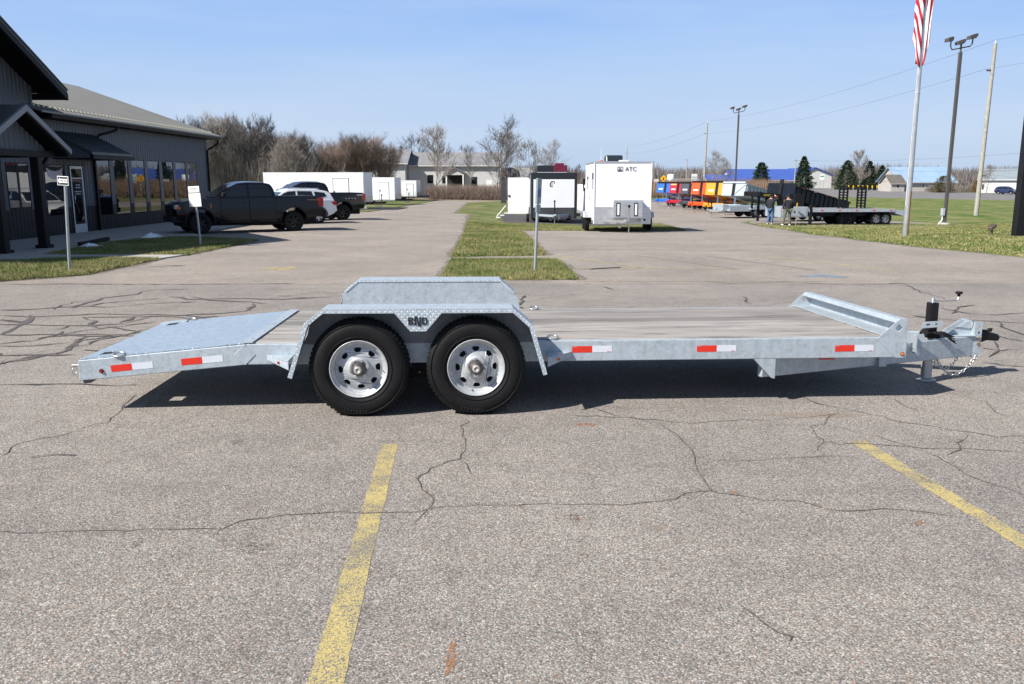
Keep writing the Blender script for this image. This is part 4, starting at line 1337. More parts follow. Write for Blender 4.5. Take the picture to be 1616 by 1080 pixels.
# ------------------------------------------------------------------ the dark metal showroom on the left
M_SIDE = mat('charcoal steel siding', (0.085, 0.094, 0.112), 0.45, 0.1, spec=0.3, var=0.10, vs=0.6)
M_WAIN = mat('black brown wainscot siding', (0.022, 0.021, 0.023), 0.5, 0.0, var=0.15, vs=0.6, spec=0.2)
M_TRIM = mat('black trim', (0.009, 0.009, 0.010), 0.5, var=0.15, spec=0.15)
M_ROOFM = mat('pale grey metal roof', (0.21, 0.21, 0.20), 0.55, 0.15, var=0.08, vs=0.5)
M_ROOFD = mat('dark grey metal roof', (0.055, 0.06, 0.066), 0.4, 0.2, var=0.10, vs=0.5)
M_SOFF = mat('black soffit', (0.008, 0.008, 0.009), 0.7, var=0.1, spec=0.1)
M_PORCHE = mat('grey fascia metal', (0.20, 0.21, 0.225), 0.45, 0.2, var=0.08)
M_BGLASS = glass_mat('showroom window glass', (0.008, 0.009, 0.011), 0.01, 1.9)
BL = thing('showroom', 'dark grey ribbed metal showroom with row of tall windows at left', 'building', (-16.9, 30.0, gz(-16.9, 30)))
bz = -gz(-16.9, 30)
BO = Vector((-16.9, 30.0, -bz))
WX = -16.9
def bl(mb, name, m, parent=None, bevel=0.0):
    mb.v = [(x - BO.x, y - BO.y, z - BO.z) for x, y, z in mb.v]
    return mb.build(name, m, parent or BL, bevel=bevel)
def ribwall(mb, y0, y1, zf0, zf1, x=WX, p=0.23, d=0.02):
    """Ribbed sheet standing at x, facing +X, between heights given as numbers or functions of y."""
    a = zf0 if callable(zf0) else (lambda y: zf0)
    b = zf1 if callable(zf1) else (lambda y: zf1)
    ys = []
    k = math.floor(y0 / p)
    while k * p < y1:
        for (t, e) in ((0.0, 0), (0.14, 1), (0.30, 1), (0.44, 0)):
            y = (k + t) * p
            if y0 < y < y1: ys.append((y, x + d * e))
        k += 1
    ys = [(y0, x)] + ys + [(y1, x)]
    v = [(q, y, a(y)) for y, q in ys] + [(q, y, b(y)) for y, q in ys]
    n = len(ys)
    mb.add(v, [(i, i + 1, n + i + 1, n + i) for i in range(n - 1)])
WINS = [(35.2, 36.35), (36.7, 38.1), (38.45, 39.8), (40.15, 41.45), (41.8, 43.15), (43.5, 44.8), (45.1, 46.35)]
ZB, ZS, ZW, ZT, ZE = -0.32, 0.36, 0.80, 2.70, 4.02
# low wing: upper siding, piers, sill strip
m = MB(); ribwall(m, 30.85, 48.0, ZT, ZE); bl(m, 'wall_siding', M_SIDE)
edges = [30.85, 31.25, 32.7, 33.0, 34.1, 35.2]
for a, b, z0, z1, mm, nm in ((30.85, 31.25, ZW, ZT, M_SIDE, 'wall_siding'), (32.7, 33.0, ZW, ZT, M_SIDE, 'wall_siding'), (34.1, 35.2, ZW, ZT, M_SIDE, 'wall_siding'), (46.35, 48.0, ZW, ZT, M_SIDE, 'wall_siding'),
                             (31.25, 32.7, 2.38, ZT, M_SIDE, 'wall_siding'), (33.0, 34.1, 2.38, ZT, M_SIDE, 'wall_siding'),
                             (30.85, 31.25, ZB, ZW, M_WAIN, 'wall_base'), (31.25, 32.7, ZB, 0.50, M_WAIN, 'wall_base'), (32.7, 33.0, ZB, ZW, M_WAIN, 'wall_base'), (34.1, 35.2, ZB, ZW, M_WAIN, 'wall_base'),
                             (35.2, 46.35, ZB, ZS, M_WAIN, 'wall_base'), (46.35, 48.0, ZB, ZW, M_WAIN, 'wall_base')):
    q = MB(); ribwall(q, a, b, z0, z1); bl(q, nm, mm)
for (a, b) in zip(WINS, WINS[1:]):
    q = MB(); q.box(WX - 0.02, WX + 0.025, a[1], b[0], ZW, ZT); bl(q, 'window_pier', M_SIDE)
    q = MB(); q.box(WX - 0.02, WX + 0.024, a[1], b[0], ZS, ZW - 0.003); bl(q, 'window_pier', M_WAIN)
def window(y0, y1, z0, z1, split=False):
    q = MB()
    t = 0.035
    for (a, b, c, d) in ((y0, y1, z0, z0 + t), (y0, y1, z1 - t, z1), (y0, y0 + t, z0 + t, z1 - t), (y1 - t, y1, z0 + t, z1 - t)):
        q.box(WX - 0.06, WX + 0.014, a, b, c, d)
    if split: q.box(WX - 0.06, WX + 0.014, (y0 + y1) / 2 - 0.06, (y0 + y1) / 2 + 0.06, z0 + t, z1 - t)
    w = bl(q, 'window', M_TRIM)
    p = MB(); p.box(WX - 0.02, WX + 0.006, y0 + 0.02, y1 - 0.02, z0 + 0.02, z1 - 0.02)
    bl(p, 'pane', M_BGLASS, w)
    return w
for a, b in WINS:
    window(a, b, ZS, ZT)
window(31.25, 32.7, 0.50, 2.38)
# banner hung inside the window by the door
q = MB()
n = 16
for i in range(n):
    for j in range(3):
        pass
vv = []
for j in range(4):
    for i in range(n + 1):
        t = i / n
        wd_ = 1.15 * (1 - 0.05 * j)
        vv.append((WX + 0.009, 31.98 + wd_ * (t - 0.5), 2.26 - 0.10 * j - 0.12 * (4 * t * (1 - t)) + 0.012 * math.sin(i * 1.9 + j)))
q.add(vv, [(j * (n + 1) + i, j * (n + 1) + i + 1, (j + 1) * (n + 1) + i + 1, (j + 1) * (n + 1) + i) for j in range(3) for i in range(n)], smooth=True)
bn = bl(q, 'window_banner', mat('pale pink banner', (0.55, 0.50, 0.52), 0.8, var=0.25, vs=9))
# glazed door
q = MB()
t = 0.10
dy0, dy1, dz0, dz1 = 33.06, 34.06, -0.20, 2.34
for (a, b, c, d) in ((dy0, dy1, dz0, dz0 + 0.32), (dy0, dy1, dz1 - t, dz1), (dy0, dy0 + t, dz0 + 0.32, dz1 - t), (dy1 - t, dy1, dz0 + 0.32, dz1 - t)):
    q.box(WX - 0.05, WX + 0.012, a, b, c, d)
q.box(WX - 0.05, WX + 0.010, dy0 + t, dy1 - t, 1.86, 1.90)
door = bl(q, 'door', mat('satin aluminium door', (0.52, 0.55, 0.58), 0.4, 0.35, var=0.05))
q = MB(); q.box(WX - 0.035, WX - 0.02, dy0 + 0.08, dy1 - 0.08, dz0 + 0.3, dz1 - 0.08); bl(q, 'pane', M_BGLASS, door)
q = MB(); q.tube([(WX + 0.012, 33.2, 0.95), (WX + 0.06, 33.2, 0.95), (WX + 0.06, 33.2, 1.25), (WX + 0.012, 33.2, 1.25)], 0.014, 6); bl(q, 'door_handle', M_CHROME, door)
q = MB(); q.box(WX - 0.06, WX + 0.028, 33.0, 33.055, -0.22, 2.385); q.box(WX - 0.06, WX + 0.028, 34.065, 34.12, -0.22, 2.385); q.box(WX - 0.06, WX + 0.027, 33.055, 34.065, 2.345, 2.385); bl(q, 'door_frame', M_TRIM)
M_DECAL = mat('white door lettering', (0.6, 0.6, 0.6), 0.6, var=0.0)
def print_rows(parent, name, m, rows, P):
    """Print too small to read: short uneven dashes."""
    for (c0, c1, z0, z1, n_) in rows:
        q = MB()
        st_ = (c1 - c0) / n_
        for k in range(n_):
            a_, b_ = c0 + st_ * k, c0 + st_ * (k + (0.78, 0.55, 0.85)[k % 3])
            q.quad(P(a_, z0), P(b_, z0), P(b_, z1), P(a_, z1))
        q.build(name, m, parent)['kind'] = 'stuff'
print_rows(door, 'door_print', M_DECAL, [(33.5, 33.82, 1.60, 1.65, 4), (33.45, 33.85, 1.50, 1.55, 5), (33.36, 33.88, 1.35, 1.39, 8), (33.40, 33.84, 1.26, 1.30, 6)], lambda c, z: (WX - 0.017 - BO.x, c - BO.y, z - BO.z))
# corner trims, downspouts and gutter of the low wing
q = MB(); q.box(WX - 0.03, WX + 0.035, 47.95, 48.1, ZB, ZE); bl(q, 'corner_trim', M_SIDE)
q = MB(); q.tube([(-16.32, 48.35, 3.95), (-16.32, 48.35, 3.80), (-16.42, 48.28, 3.70), (-16.75, 48.1, 3.48), (-16.83, 48.05, 3.38), (-16.83, 48.05, -0.2)], 0.05, 8); bl(q, 'downspout', M_TRIM)
q = MB(); q.tube([(-16.34, 36.2, 3.95), (-16.36, 36.1, 3.82), (-16.75, 35.5, 3.62), (-16.83, 35.35, 3.50), (-16.83, 35.30, 3.2)], 0.055, 8); bl(q, 'downspout', M_TRIM)
q = MB(); q.box(WX + 0.03, WX + 0.11, 34.95, 35.05, -0.25, 2.7); bl(q, 'downspout', M_TRIM)
q = MB(); q.prism([(-16.38, 3.98), (-16.24, 3.98), (-16.20, 4.12), (-16.38, 4.12)], 'y', 30.9, 48.6); bl(q, 'gutter', M_TRIM)
q = MB(); q.box(-16.9, -16.38, 30.9, 48.5, 3.98, 4.01); bl(q, 'soffit', M_SOFF)
# low roof with standing ribs
RX, RZ, EX, EZ = -23.9, 6.80, -16.22, 4.13
q = MB()
q.prism([(EX, EZ), (RX, RZ), (RX, RZ + 0.06), (EX, EZ + 0.06)], 'y', 30.3, 48.7)
q.prism([(RX - (EX - RX), EZ), (RX, RZ), (RX, RZ + 0.058), (RX - (EX - RX), EZ + 0.058)], 'y', 30.3, 48.7)
for k in range(60):
    y = 30.45 + k * 0.305
    q.prism([(EX, EZ + 0.06), (RX, RZ + 0.06), (RX, RZ + 0.085), (EX, EZ + 0.085)], 'y', y, y + 0.03)
rf = bl(q, 'roof', M_ROOFM)
q = MB()
for k in range(118):
    y = 30.5 + k * 0.153
    f = 0.42 + (0.10 if k % 2 else 0)
    x = EX - f; z = EZ + 0.06 + f * (RZ - EZ) / (EX - RX)
    q.box(x - 0.03, x + 0.03, y, y + 0.07, z, z + 0.07)
sg = bl(q, 'snow_guards', mat('clear yellowed snow guards', (0.44, 0.42, 0.33), 0.35, var=0.1), rf)
sg['kind'] = 'stuff'
q = MB(); q.prism([(EX, EZ - 0.12), (RX, RZ - 0.12), (RX, RZ - 0.005), (EX, EZ - 0.005)], 'y', 48.60, 48.72); bl(q, 'rake_trim', M_TRIM, rf)
# back walls so that the block is closed
q = MB(); q.prism([(-31.2, ZB), (-31.2, 4.0), (-23.9, 6.6), (-16.95, 4.0), (-16.95, ZB)], 'y', 47.9, 47.98); q.box(-31.2, -31.1, 17.7, 47.9, ZB, 4.0); bl(q, 'end_wall', M_SIDE)
# tall cross gable
GC, GH, GZ, GW = 24.3, 8.35, 5.12, 6.55
gable = lambda y: GH - abs(y - GC) * (GH - GZ) / GW
m = MB(); ribwall(m, 17.75, 28.9, ZW, lambda y: gable(y) - 0.05); bl(m, 'wall_siding', M_SIDE)
m = MB(); ribwall(m, 28.9, 30.25, 2.40, lambda y: gable(y) - 0.05); bl(m, 'wall_siding', M_SIDE)
m = MB(); ribwall(m, 30.25, 30.85, ZW, lambda y: gable(y) - 0.05); bl(m, 'wall_siding', M_SIDE)
m = MB(); ribwall(m, 17.75, 28.9, ZB, ZW); bl(m, 'wall_base', M_WAIN)
m = MB(); ribwall(m, 28.9, 30.25, ZB, 0.86); bl(m, 'wall_base', M_WAIN)
m = MB(); ribwall(m, 30.25, 30.85, ZB, ZW); bl(m, 'wall_base', M_WAIN)
window(28.9, 30.25, 0.86, 2.40, True)
q = MB(); q.box(-29.0, -16.92, 30.75, 30.84, ZB, GZ); q.box(-29, -16.92, 17.72, 17.8, ZB, GZ); q.box(-29.1, -29.0, 17.7, 30.85, ZB, 8.0); bl(q, 'side_wall', M_SIDE)
q = MB(); q.box(WX - 0.03, WX + 0.035, 30.78, 30.92, 4.1, GZ - 0.05); bl(q, 'corner_trim', M_SIDE)
OV = 1.05
q = MB()
for s in (1, -1):
    e = GC + s * (GW + 0.55); ez = GZ - 0.55 * (GH - GZ) / GW
    q.prism([(GC, GH), (e, ez), (e, ez + 0.10), (GC, GH + 0.10)], 'x', -29.2, WX + OV)
tr = bl(q, 'roof', M_ROOFD)
for s in (1, -1):
    e = GC + s * (GW + 0.55); ez = GZ - 0.55 * (GH - GZ) / GW
    q = MB(); q.prism([(GC, GH - 0.02), (e, ez - 0.02), (e, ez - 0.24), (GC, GH - 0.24)], 'x', WX + OV - 0.12, WX + OV + 0.02); bl(q, 'rake_trim', M_TRIM, tr)
    q = MB(); q.prism([(GC, GH - 0.003), (e, ez - 0.003), (e, ez - 0.03), (GC, GH - 0.03)], 'x', WX, WX + OV - 0.12); bl(q, 'soffit', M_SOFF, tr)
    q = MB(); q.prism([(GC, GH + 0.102), (e, ez + 0.102), (e, ez + 0.13), (GC, GH + 0.13)], 'x', WX + OV - 0.10, WX + OV + 0.04); bl(q, 'rake_cap', M_PORCHE, tr)
q = MB(); q.box(-29, WX + OV - 0.02, GC + GW + 0.50, GC + GW + 0.62, GZ - 0.50, GZ - 0.28); bl(q, 'eave_fascia', M_TRIM)
# entry porch
PC, PH, PZ, PW = 24.25, 3.80, 2.68, 2.2
q = MB()
for s in (1, -1):
    q.prism([(PC, PH), (PC + s * PW, PZ), (PC + s * PW, PZ + 0.07), (PC, PH + 0.07)], 'x', -17.0, -13.45)
pr = bl(q, 'porch_roof', M_ROOFD)
for s in (1, -1):
    q = MB(); q.prism([(PC, PH + 0.072), (PC + s * (PW + 0.03), PZ + 0.055), (PC + s * (PW + 0.03), PZ - 0.10), (PC, PH - 0.10)], 'x', -13.47, -13.40); bl(q, 'porch_fascia', M_PORCHE, pr)
    q = MB(); q.prism([(PC, PH - 0.01), (PC + s * PW, PZ - 0.01), (PC + s * PW, PZ - 0.16), (PC, PH - 0.16)], 'x', -16.85, -13.50); bl(q, 'porch_soffit', M_SOFF, pr)
m = MB(); ribwall(m, PC - 1.75, PC + 1.75, 2.66, lambda y: PH - 0.18 - abs(y - PC) * (PH - PZ) / PW, x=-13.95); bl(m, 'porch_gable', M_SIDE, pr)
for y in (PC - 1.0, PC + 1.05):
    q = MB(); q.box(-14.0, -13.76, y - 0.12, y + 0.12, -0.2, 2.5); po = bl(q, 'porch_post', M_TRIM, bevel=0.01)
    q = MB(); q.box(-14.06, -13.70, y - 0.18, y + 0.18, -0.22, -0.06); bl(q, 'post_base', M_TRIM, po)
q = MB(); q.box(-14.0, -13.77, PC - 1.9, PC + 1.9, 2.48, 2.66); q.box(-16.85, -14.0, PC + 1.72, PC + 1.9, 2.48, 2.66); q.box(-16.85, -14.0, PC - 1.9, PC - 1.72, 2.48, 2.66); bl(q, 'porch_beam', M_TRIM)
q = MB(); q.tube([(-13.9, PC + 1.2, 2.1), (-13.9, PC + 1.72, 2.47)], 0.06, 4); bl(q, 'porch_brace', M_TRIM)
# shed canopy over the door
CY0, CY1 = 31.95, 35.15
q = MB()
q.prism([(WX, 3.52), (-15.38, 2.74), (-15.38, 2.82), (WX, 3.60)], 'y', CY0 - 0.08, CY1 + 0.08)
for k in range(11):
    y = CY0 + k * 0.305
    q.prism([(WX, 3.60), (-15.38, 2.82), (-15.38, 2.85), (WX, 3.63)], 'y', y, y + 0.035)
cn = bl(q, 'canopy', M_ROOFD)
for y in (CY0, CY1 - 0.03):
    q = MB(); q.prism([(WX, 2.62), (-15.46, 2.62), (-15.46, 2.74), (WX, 3.50)], 'y', y, y + 0.03); bl(q, 'canopy_cheek', M_SIDE, cn)
q = MB(); q.box(-15.47, -15.33, CY0 - 0.1, CY1 + 0.1, 2.58, 2.73); q.box(WX, -15.47, CY0, CY1, 2.58, 2.61); bl(q, 'canopy_fascia', M_TRIM, cn)
# low kerb rail beside the walk
tag(MB().box(-0.06, 0.06, -0.9, 1.6, 0.0, 0.12).build('walk_edging', M_TRIM, None, (-13.3, 26.9, gz(-13.3, 26.9) + 0.05), rot=(0, 0, 0.12)), 'low black timber edging beside the walk by the porch post', 'edging')

# ------------------------------------------------------------------ snow remnants
M_SNOW = mat('old snow', (0.82, 0.84, 0.87), 0.7, var=0.08, vs=9, bump=0.5, bs=18)
def snow(x, y, sx, sy, h, seed, label):
    rg = random.Random(seed)
    n, r = 22, 5
    mb = MB()
    prof = [(0.0, 1.0), (0.3, 0.72), (0.55, 0.38), (0.8, 0.14), (1.0, 0.0)]
    ang = [rg.uniform(0.55, 1.1) for _ in range(n)]
    v, f = [], []
    for k, (t, z) in enumerate(prof):
        for i in range(n):
            a = 2 * math.pi * i / n
            q = t * ang[i]
            v.append((sx * q * math.cos(a), sy * q * math.sin(a), h * z * rg.uniform(0.75, 1.1)))
    for k in range(len(prof) - 1):
        for i in range(n):
            f.append((k * n + i, k * n + (i + 1) % n, (k + 1) * n + (i + 1) % n, (k + 1) * n + i))
    mb.add(v, f, 0, True)
    tag(mb.build('snow_patch', M_SNOW, None, (x, y, gz(x, y) + 0.035)), label, 'snow', 'last snow patches')
snow(-12.85, 25.9, 0.42, 0.55, 0.13, 1, 'melting snow patch on the walk edge nearest the porch post')
snow(-12.75, 30.2, 0.60, 0.5, 0.20, 2, 'larger melting snow heap on the grass before the tall windows')
snow(-13.4, 31.9, 0.2, 0.16, 0.06, 4, 'tiny scrap of snow on the concrete behind the larger heap')

# ------------------------------------------------------------------ small signs
M_POST = galv_mat('galvanised sign post', 0, 1, (0.34, 0.37, 0.38))
M_SIGNW = mat('white sign face', (0.80, 0.80, 0.78), 0.45, var=0.04, vs=5)
M_SIGNB = mat('black sign face', (0.02, 0.02, 0.02), 0.5, var=0.1)
def signpost(label, x, y, h, lean):
    t = thing('street_sign', label, 'sign', (x, y, gz(x, y) + 0.02), lean)
    MB().cyl((0, 0, -0.1), (0, 0, h), 0.032, n=10).build('post', M_POST, t)
    return t
t = signpost('small black one way sign with white arrow on post in the grass', -9.87, 18.91, 2.04, (0, 0.055, -0.25))
b = MB().box(-0.165, 0.125, -0.045, -0.036, 1.86, 2.06).build('sign_plate', M_SIGNW, t, bevel=0.004)
MB().box(-0.150, 0.110, -0.047, -0.0445, 1.875, 2.045).build('sign_face', M_SIGNB, b)
m = MB(); m.prism([(-0.142, 1.96), (-0.092, 2.03), (-0.092, 2.002), (0.104, 2.002), (0.104, 1.918), (-0.092, 1.918), (-0.092, 1.89)], 'y', -0.050, -0.0468); m.build('arrow', M_SIGNW, b)
lettering('ONE WAY', 0.050, M_SIGNB, b, (0.008, -0.0515, 1.96), FACE_CAM, 0.85)
t = signpost('two white notice signs on a leaning post by the pickup', -9.53, 26.09, 1.62, (0.0, -0.045, -0.2))
b = MB().box(-0.20, 0.20, -0.045, -0.036, 1.62 - 0.40, 1.62).build('sign_plate', M_SIGNW, t, bevel=0.004)
m = MB().box(-0.035, -0.02, -0.048, -0.0445, 1.40, 1.50); m.box(-0.06, 0.0, -0.048, -0.0445, 1.48, 1.50); m.build('sign_mark', mat('faded grey print', (0.6, 0.6, 0.6), 0.6, var=0.0), b)
b = MB().box(-0.19, 0.18, -0.045, -0.034, 1.64, 1.83).build('sign_plate', M_SIGNW, t, bevel=0.008)
MB().cyl((0, 0, 1.6), (0, 0, 1.80), 0.02, n=8).build('post_top', M_POST, t)
print_rows(b, 'sign_print', mat('grey sign print', (0.25, 0.26, 0.28), 0.6, var=0.0), [(-0.13, 0.13, 1.74, 1.77, 9)], lambda c, z: (c, -0.047, z))
print_rows(b, 'sign_print', mat('faded blue print', (0.25, 0.28, 0.45), 0.6, var=0.0), [(-0.08, 0.08, 1.685, 1.705, 5)], lambda c, z: (c, -0.047, z))
t = signpost('tall post with accessible parking sign seen edge-on on the grass island', 0.5, 18.55, 2.02, (0, 0.037, 0))
b = MB().box(-0.012, 0.030, -0.15, 0.15, 1.48, 2.02, mtx=Matrix.Rotation(rad(-18), 4, 'Z')).build('sign_plate', mat('grey green sign', (0.24, 0.31, 0.33), 0.45, 0.2, var=0.12, vs=6), t, bevel=0.004)
MB().box(-0.0145, 0.0325, -0.10, 0.10, 1.62, 1.80, mtx=Matrix.Rotation(rad(-18), 4, 'Z')).build('blue_symbol', mat('faded blue sign', (0.06, 0.10, 0.30), 0.5, var=0.1), b)
b = MB().box(-0.010, 0.028, -0.145, 0.145, 1.30, 1.46, mtx=Matrix.Rotation(rad(-18), 4, 'Z')).build('sign_plate', MATS['grey green sign'], t, bevel=0.004)

# ------------------------------------------------------------------ vehicles
M_CARGL = glass_mat('car glass', (0.010, 0.013, 0.017), 0.02, 1.55)
M_BLKALLOY = mat('black alloy', (0.020, 0.020, 0.022), 0.35, 0.4, var=0.2)
M_SILVALLOY = mat('silver alloy', (0.5, 0.5, 0.52), 0.3, 0.7, var=0.1)
M_HEAD = mat('headlamp lens', (0.45, 0.47, 0.50), 0.08, 0.2, var=0.2, vs=20)
M_PLASTIC = mat('black plastic trim', (0.014, 0.014, 0.015), 0.65, var=0.2, spec=0.2)
M_TOW = mat('bronze decal', (0.30, 0.13, 0.03), 0.5, var=0.1)
CARWHEELS = {}
def car_wheel_mesh(r, w, rimr, alloy):
    key = (r, w, alloy.name)
    if key in CARWHEELS: return CARWHEELS[key]
    ty = tyre_mesh(r, w, rimr, 36, False)
    mb = MB()
    mb.lathe([(rimr, 0.05), (rimr + 0.004, 0.035), (rimr - 0.012, 0.03), (rimr - 0.02, 0.06), (rimr - 0.025, 0.16)], 32)
    for i in range(6):
        for e in (-0.16, 0.16):
            a = 2 * math.pi * i / 6 + e
            mt = Matrix.Rotation(-a, 4, 'Y')
            mb.add([(0.05, 0.045, -0.022), (rimr - 0.012, 0.04, -0.014), (rimr - 0.012, 0.04, 0.014), (0.05, 0.045, 0.022), (0.05, 0.085, -0.022), (rimr - 0.012, 0.075, -0.014), (rimr - 0.012, 0.075, 0.014), (0.05, 0.085, 0.022)],
                   [(0, 1, 2, 3), (7, 6, 5, 4), (0, 4, 5, 1), (3, 2, 6, 7), (1, 5, 6, 2)], 0, False, mt)
    mb.lathe([(0.075, 0.09), (0.07, 0.045), (0.04, 0.035), (0.0001, 0.035)], 20)
    mb.lathe([(rimr - 0.03, 0.15), (0.0001, 0.14)], 24, 1)
    CARWHEELS[key] = (mb.mesh('rim', [alloy, M_BLACKM]), ty)
    return CARWHEELS[key]

def shell(outline, hw, cutx, cutz, warp, name, m, parent, bevel=0.03, seg=3, smooth=True):
    """Side outline swept across the width, sliced and shaped so that the flanks curve."""
    mb = MB(); mb.prism(outline, 'y', -hw, hw)
    me = mb.mesh(name, m)
    bm = bmesh.new(); bm.from_mesh(me)
    for x in cutx:
        bmesh.ops.bisect_plane(bm, geom=bm.verts[:] + bm.edges[:] + bm.faces[:], plane_co=(x, 0, 0), plane_no=(1, 0, 0))
    for z in cutz:
        bmesh.ops.bisect_plane(bm, geom=bm.verts[:] + bm.edges[:] + bm.faces[:], plane_co=(0, 0, z), plane_no=(0, 0, 1))
    for y in (-hw * 0.6, -hw * 0.2, hw * 0.2, hw * 0.6):
        bmesh.ops.bisect_plane(bm, geom=bm.verts[:] + bm.edges[:] + bm.faces[:], plane_co=(0, y, 0), plane_no=(0, 1, 0))
    for v in bm.verts:
        v.co = Vector(warp(*v.co))
    bmesh.ops.recalc_face_normals(bm, faces=bm.faces)
    for f in bm.faces: f.smooth = smooth
    bm.to_mesh(me); bm.free()
    me.set_sharp_from_angle(angle=rad(28))
    o = bpy.data.objects.new(name, me); COL.objects.link(o); o.parent = parent
    md = o.modifiers.new('bevel', 'BEVEL'); md.width = bevel; md.segments = seg; md.limit_method = 'ANGLE'; md.angle_limit = rad(40); md.harden_normals = True
    return o

def arch(cx, r, z0, zc, n=9):
    a0 = math.asin(max(-0.99, min(0.99, (z0 - zc) / r)))
    return [(cx - r * math.cos(a0 + (math.pi - 2 * a0) * i / n), zc + r * math.sin(a0 + (math.pi - 2 * a0) * i / n)) for i in range(n + 1)]

def vehicle(name, label, cat, loc, head, paint, kind, alloy, group=None, simple=False):
    x, y = loc
    t = thing(name, label, cat, (x, y, gz(x, y) + 0.012), (0, 0, rad(head)), group)
    if kind == 'pickup':
        wb, r, hw, tr = 1.845, 0.415, 0.985, 0.86
        low = [(-3.08, 0.60)] + arch(-wb, 0.53, 0.52, r + 0.02) + arch(wb, 0.53, 0.48, r + 0.02) + [(2.60, 0.46), (2.76, 0.60), (2.80, 0.95), (2.74, 1.16), (2.60, 1.24), (2.0, 1.31), (1.12, 1.37), (-1.0, 1.37), (-3.04, 1.40), (-3.10, 1.36), (-3.12, 0.72)]
        top = [(1.24, 1.34), (0.50, 1.85), (0.30, 1.93), (-0.10, 1.965), (-0.70, 1.955), (-0.98, 1.90), (-1.10, 1.70), (-1.16, 1.34)]
        side = [[(0.98, 1.42), (0.50, 1.80), (0.38, 1.86), (-0.02, 1.885), (-0.02, 1.42)], [(-0.10, 1.42), (-0.10, 1.885), (-0.70, 1.875), (-0.90, 1.80), (-1.0, 1.42)]]
        doors = [(-0.05, 1.06), (-1.08, -0.07)]
        ws, bs = ((1.17, 1.40), (0.52, 1.855)), ((-1.145, 1.42), (-1.03, 1.82))
        zb, zt, tw = 1.36, 1.96, 0.20
        front, rear = 2.80, -3.12
    else:
        wb, r, hw, tr = 1.36, 0.355, 0.905, 0.78
        low = [(-2.18, 0.48)] + arch(-wb, 0.44, 0.34, r + 0.02) + arch(wb, 0.44, 0.34, r + 0.02) + [(2.10, 0.30), (2.28, 0.42), (2.34, 0.62), (2.28, 0.82), (2.05, 0.94), (1.2, 1.05), (0.9, 1.08), (-2.05, 1.12), (-2.28, 1.02), (-2.36, 0.62)]
        top = [(1.02, 1.06), (0.30, 1.50), (0.05, 1.60), (-0.5, 1.655), (-1.4, 1.62), (-1.85, 1.54), (-2.02, 1.45), (-2.20, 1.08)]
        side = [[(0.72, 1.12), (0.28, 1.44), (0.05, 1.53), (-0.32, 1.555), (-0.32, 1.12)], [(-0.40, 1.12), (-0.40, 1.555), (-1.10, 1.54), (-1.20, 1.20), (-1.18, 1.12)], [(-1.28, 1.18), (-1.22, 1.52), (-1.72, 1.47), (-1.82, 1.30)]]
        doors = [(-0.36, 0.80), (-1.18, -0.38)]
        ws, bs = ((0.95, 1.12), (0.31, 1.50)), ((-2.17, 1.16), (-2.03, 1.42))
        zb, zt, tw = 1.08, 1.65, 0.20
        front, rear = 2.34, -2.36
    def warp(px, py, pz):
        k = 1.0
        if px > front - 0.75: k -= 0.10 * ((px - front + 0.75) / 0.75) ** 2
        if px < rear + 0.6: k -= 0.05 * ((rear + 0.6 - px) / 0.6) ** 2
        k -= 0.05 * max(0, (0.75 - pz) / 0.5) ** 1.5 if pz < 0.75 else 0.03 * ((pz - 0.75) / 0.6) ** 2
        fx = 0.10 * (abs(py) / hw) ** 3
        if px > front - 0.5: px -= fx
        if px < rear + 0.3: px += fx * 0.5
        return (px, py * k, pz)
    def tumble(px, py, pz):
        q = max(0, (pz - zb) / (zt - zb))
        s = (0.95 - tw * q ** 1.15)
        cv = 0.05 * (1 - (py / hw) ** 2)
        return (px, py * s, pz + (cv if q > 0.9 else 0))
    yside = lambda z: hw * (0.95 - tw * max(0, (z - zb) / (zt - zb)) ** 1.15)
    body = shell(low, hw, (-2.5, -1.0, 0, 1.0, 2.2, 2.6), (0.55, 0.75, 0.98, 1.2), warp, 'body', paint, t)
    cab = shell(top, hw, (), (zb + 0.15, zb + 0.35), tumble, 'cab', paint, t, 0.05)
    for s in (1, -1):
        for wdw in side:
            q = MB()
            v = [(px, s * (yside(pz) + 0.004), pz) for px, pz in wdw]
            q.add(v, [tuple(range(len(v)))])
            g = q.build('side_window', M_CARGL, cab)
            sm = g.modifiers.new('solid', 'SOLIDIFY'); sm.thickness = 0.008
    def wscreen(a, b, nm, off):
        q = MB()
        v = []
        for (px, pz) in (a, b):
            for k in range(7):
                e = -1 + 2 * k / 6
                v.append((px + off - 0.0 * e * e, e * (yside(pz) - 0.075), pz + 0.010))
        q.add(v, [(k, k + 1, 7 + k + 1, 7 + k) for k in range(6)], 0, True)
        return q.build(nm, M_CARGL, cab)
    wscreen(ws[0], ws[1], 'windscreen', 0.022)
    wscreen(bs[0], bs[1], 'rear_window', -0.02)
    ysd = lambda z: hw * (1 - (0.05 * max(0, (0.75 - z) / 0.5) ** 1.5 if z < 0.75 else 0.03 * ((z - 0.75) / 0.6) ** 2))
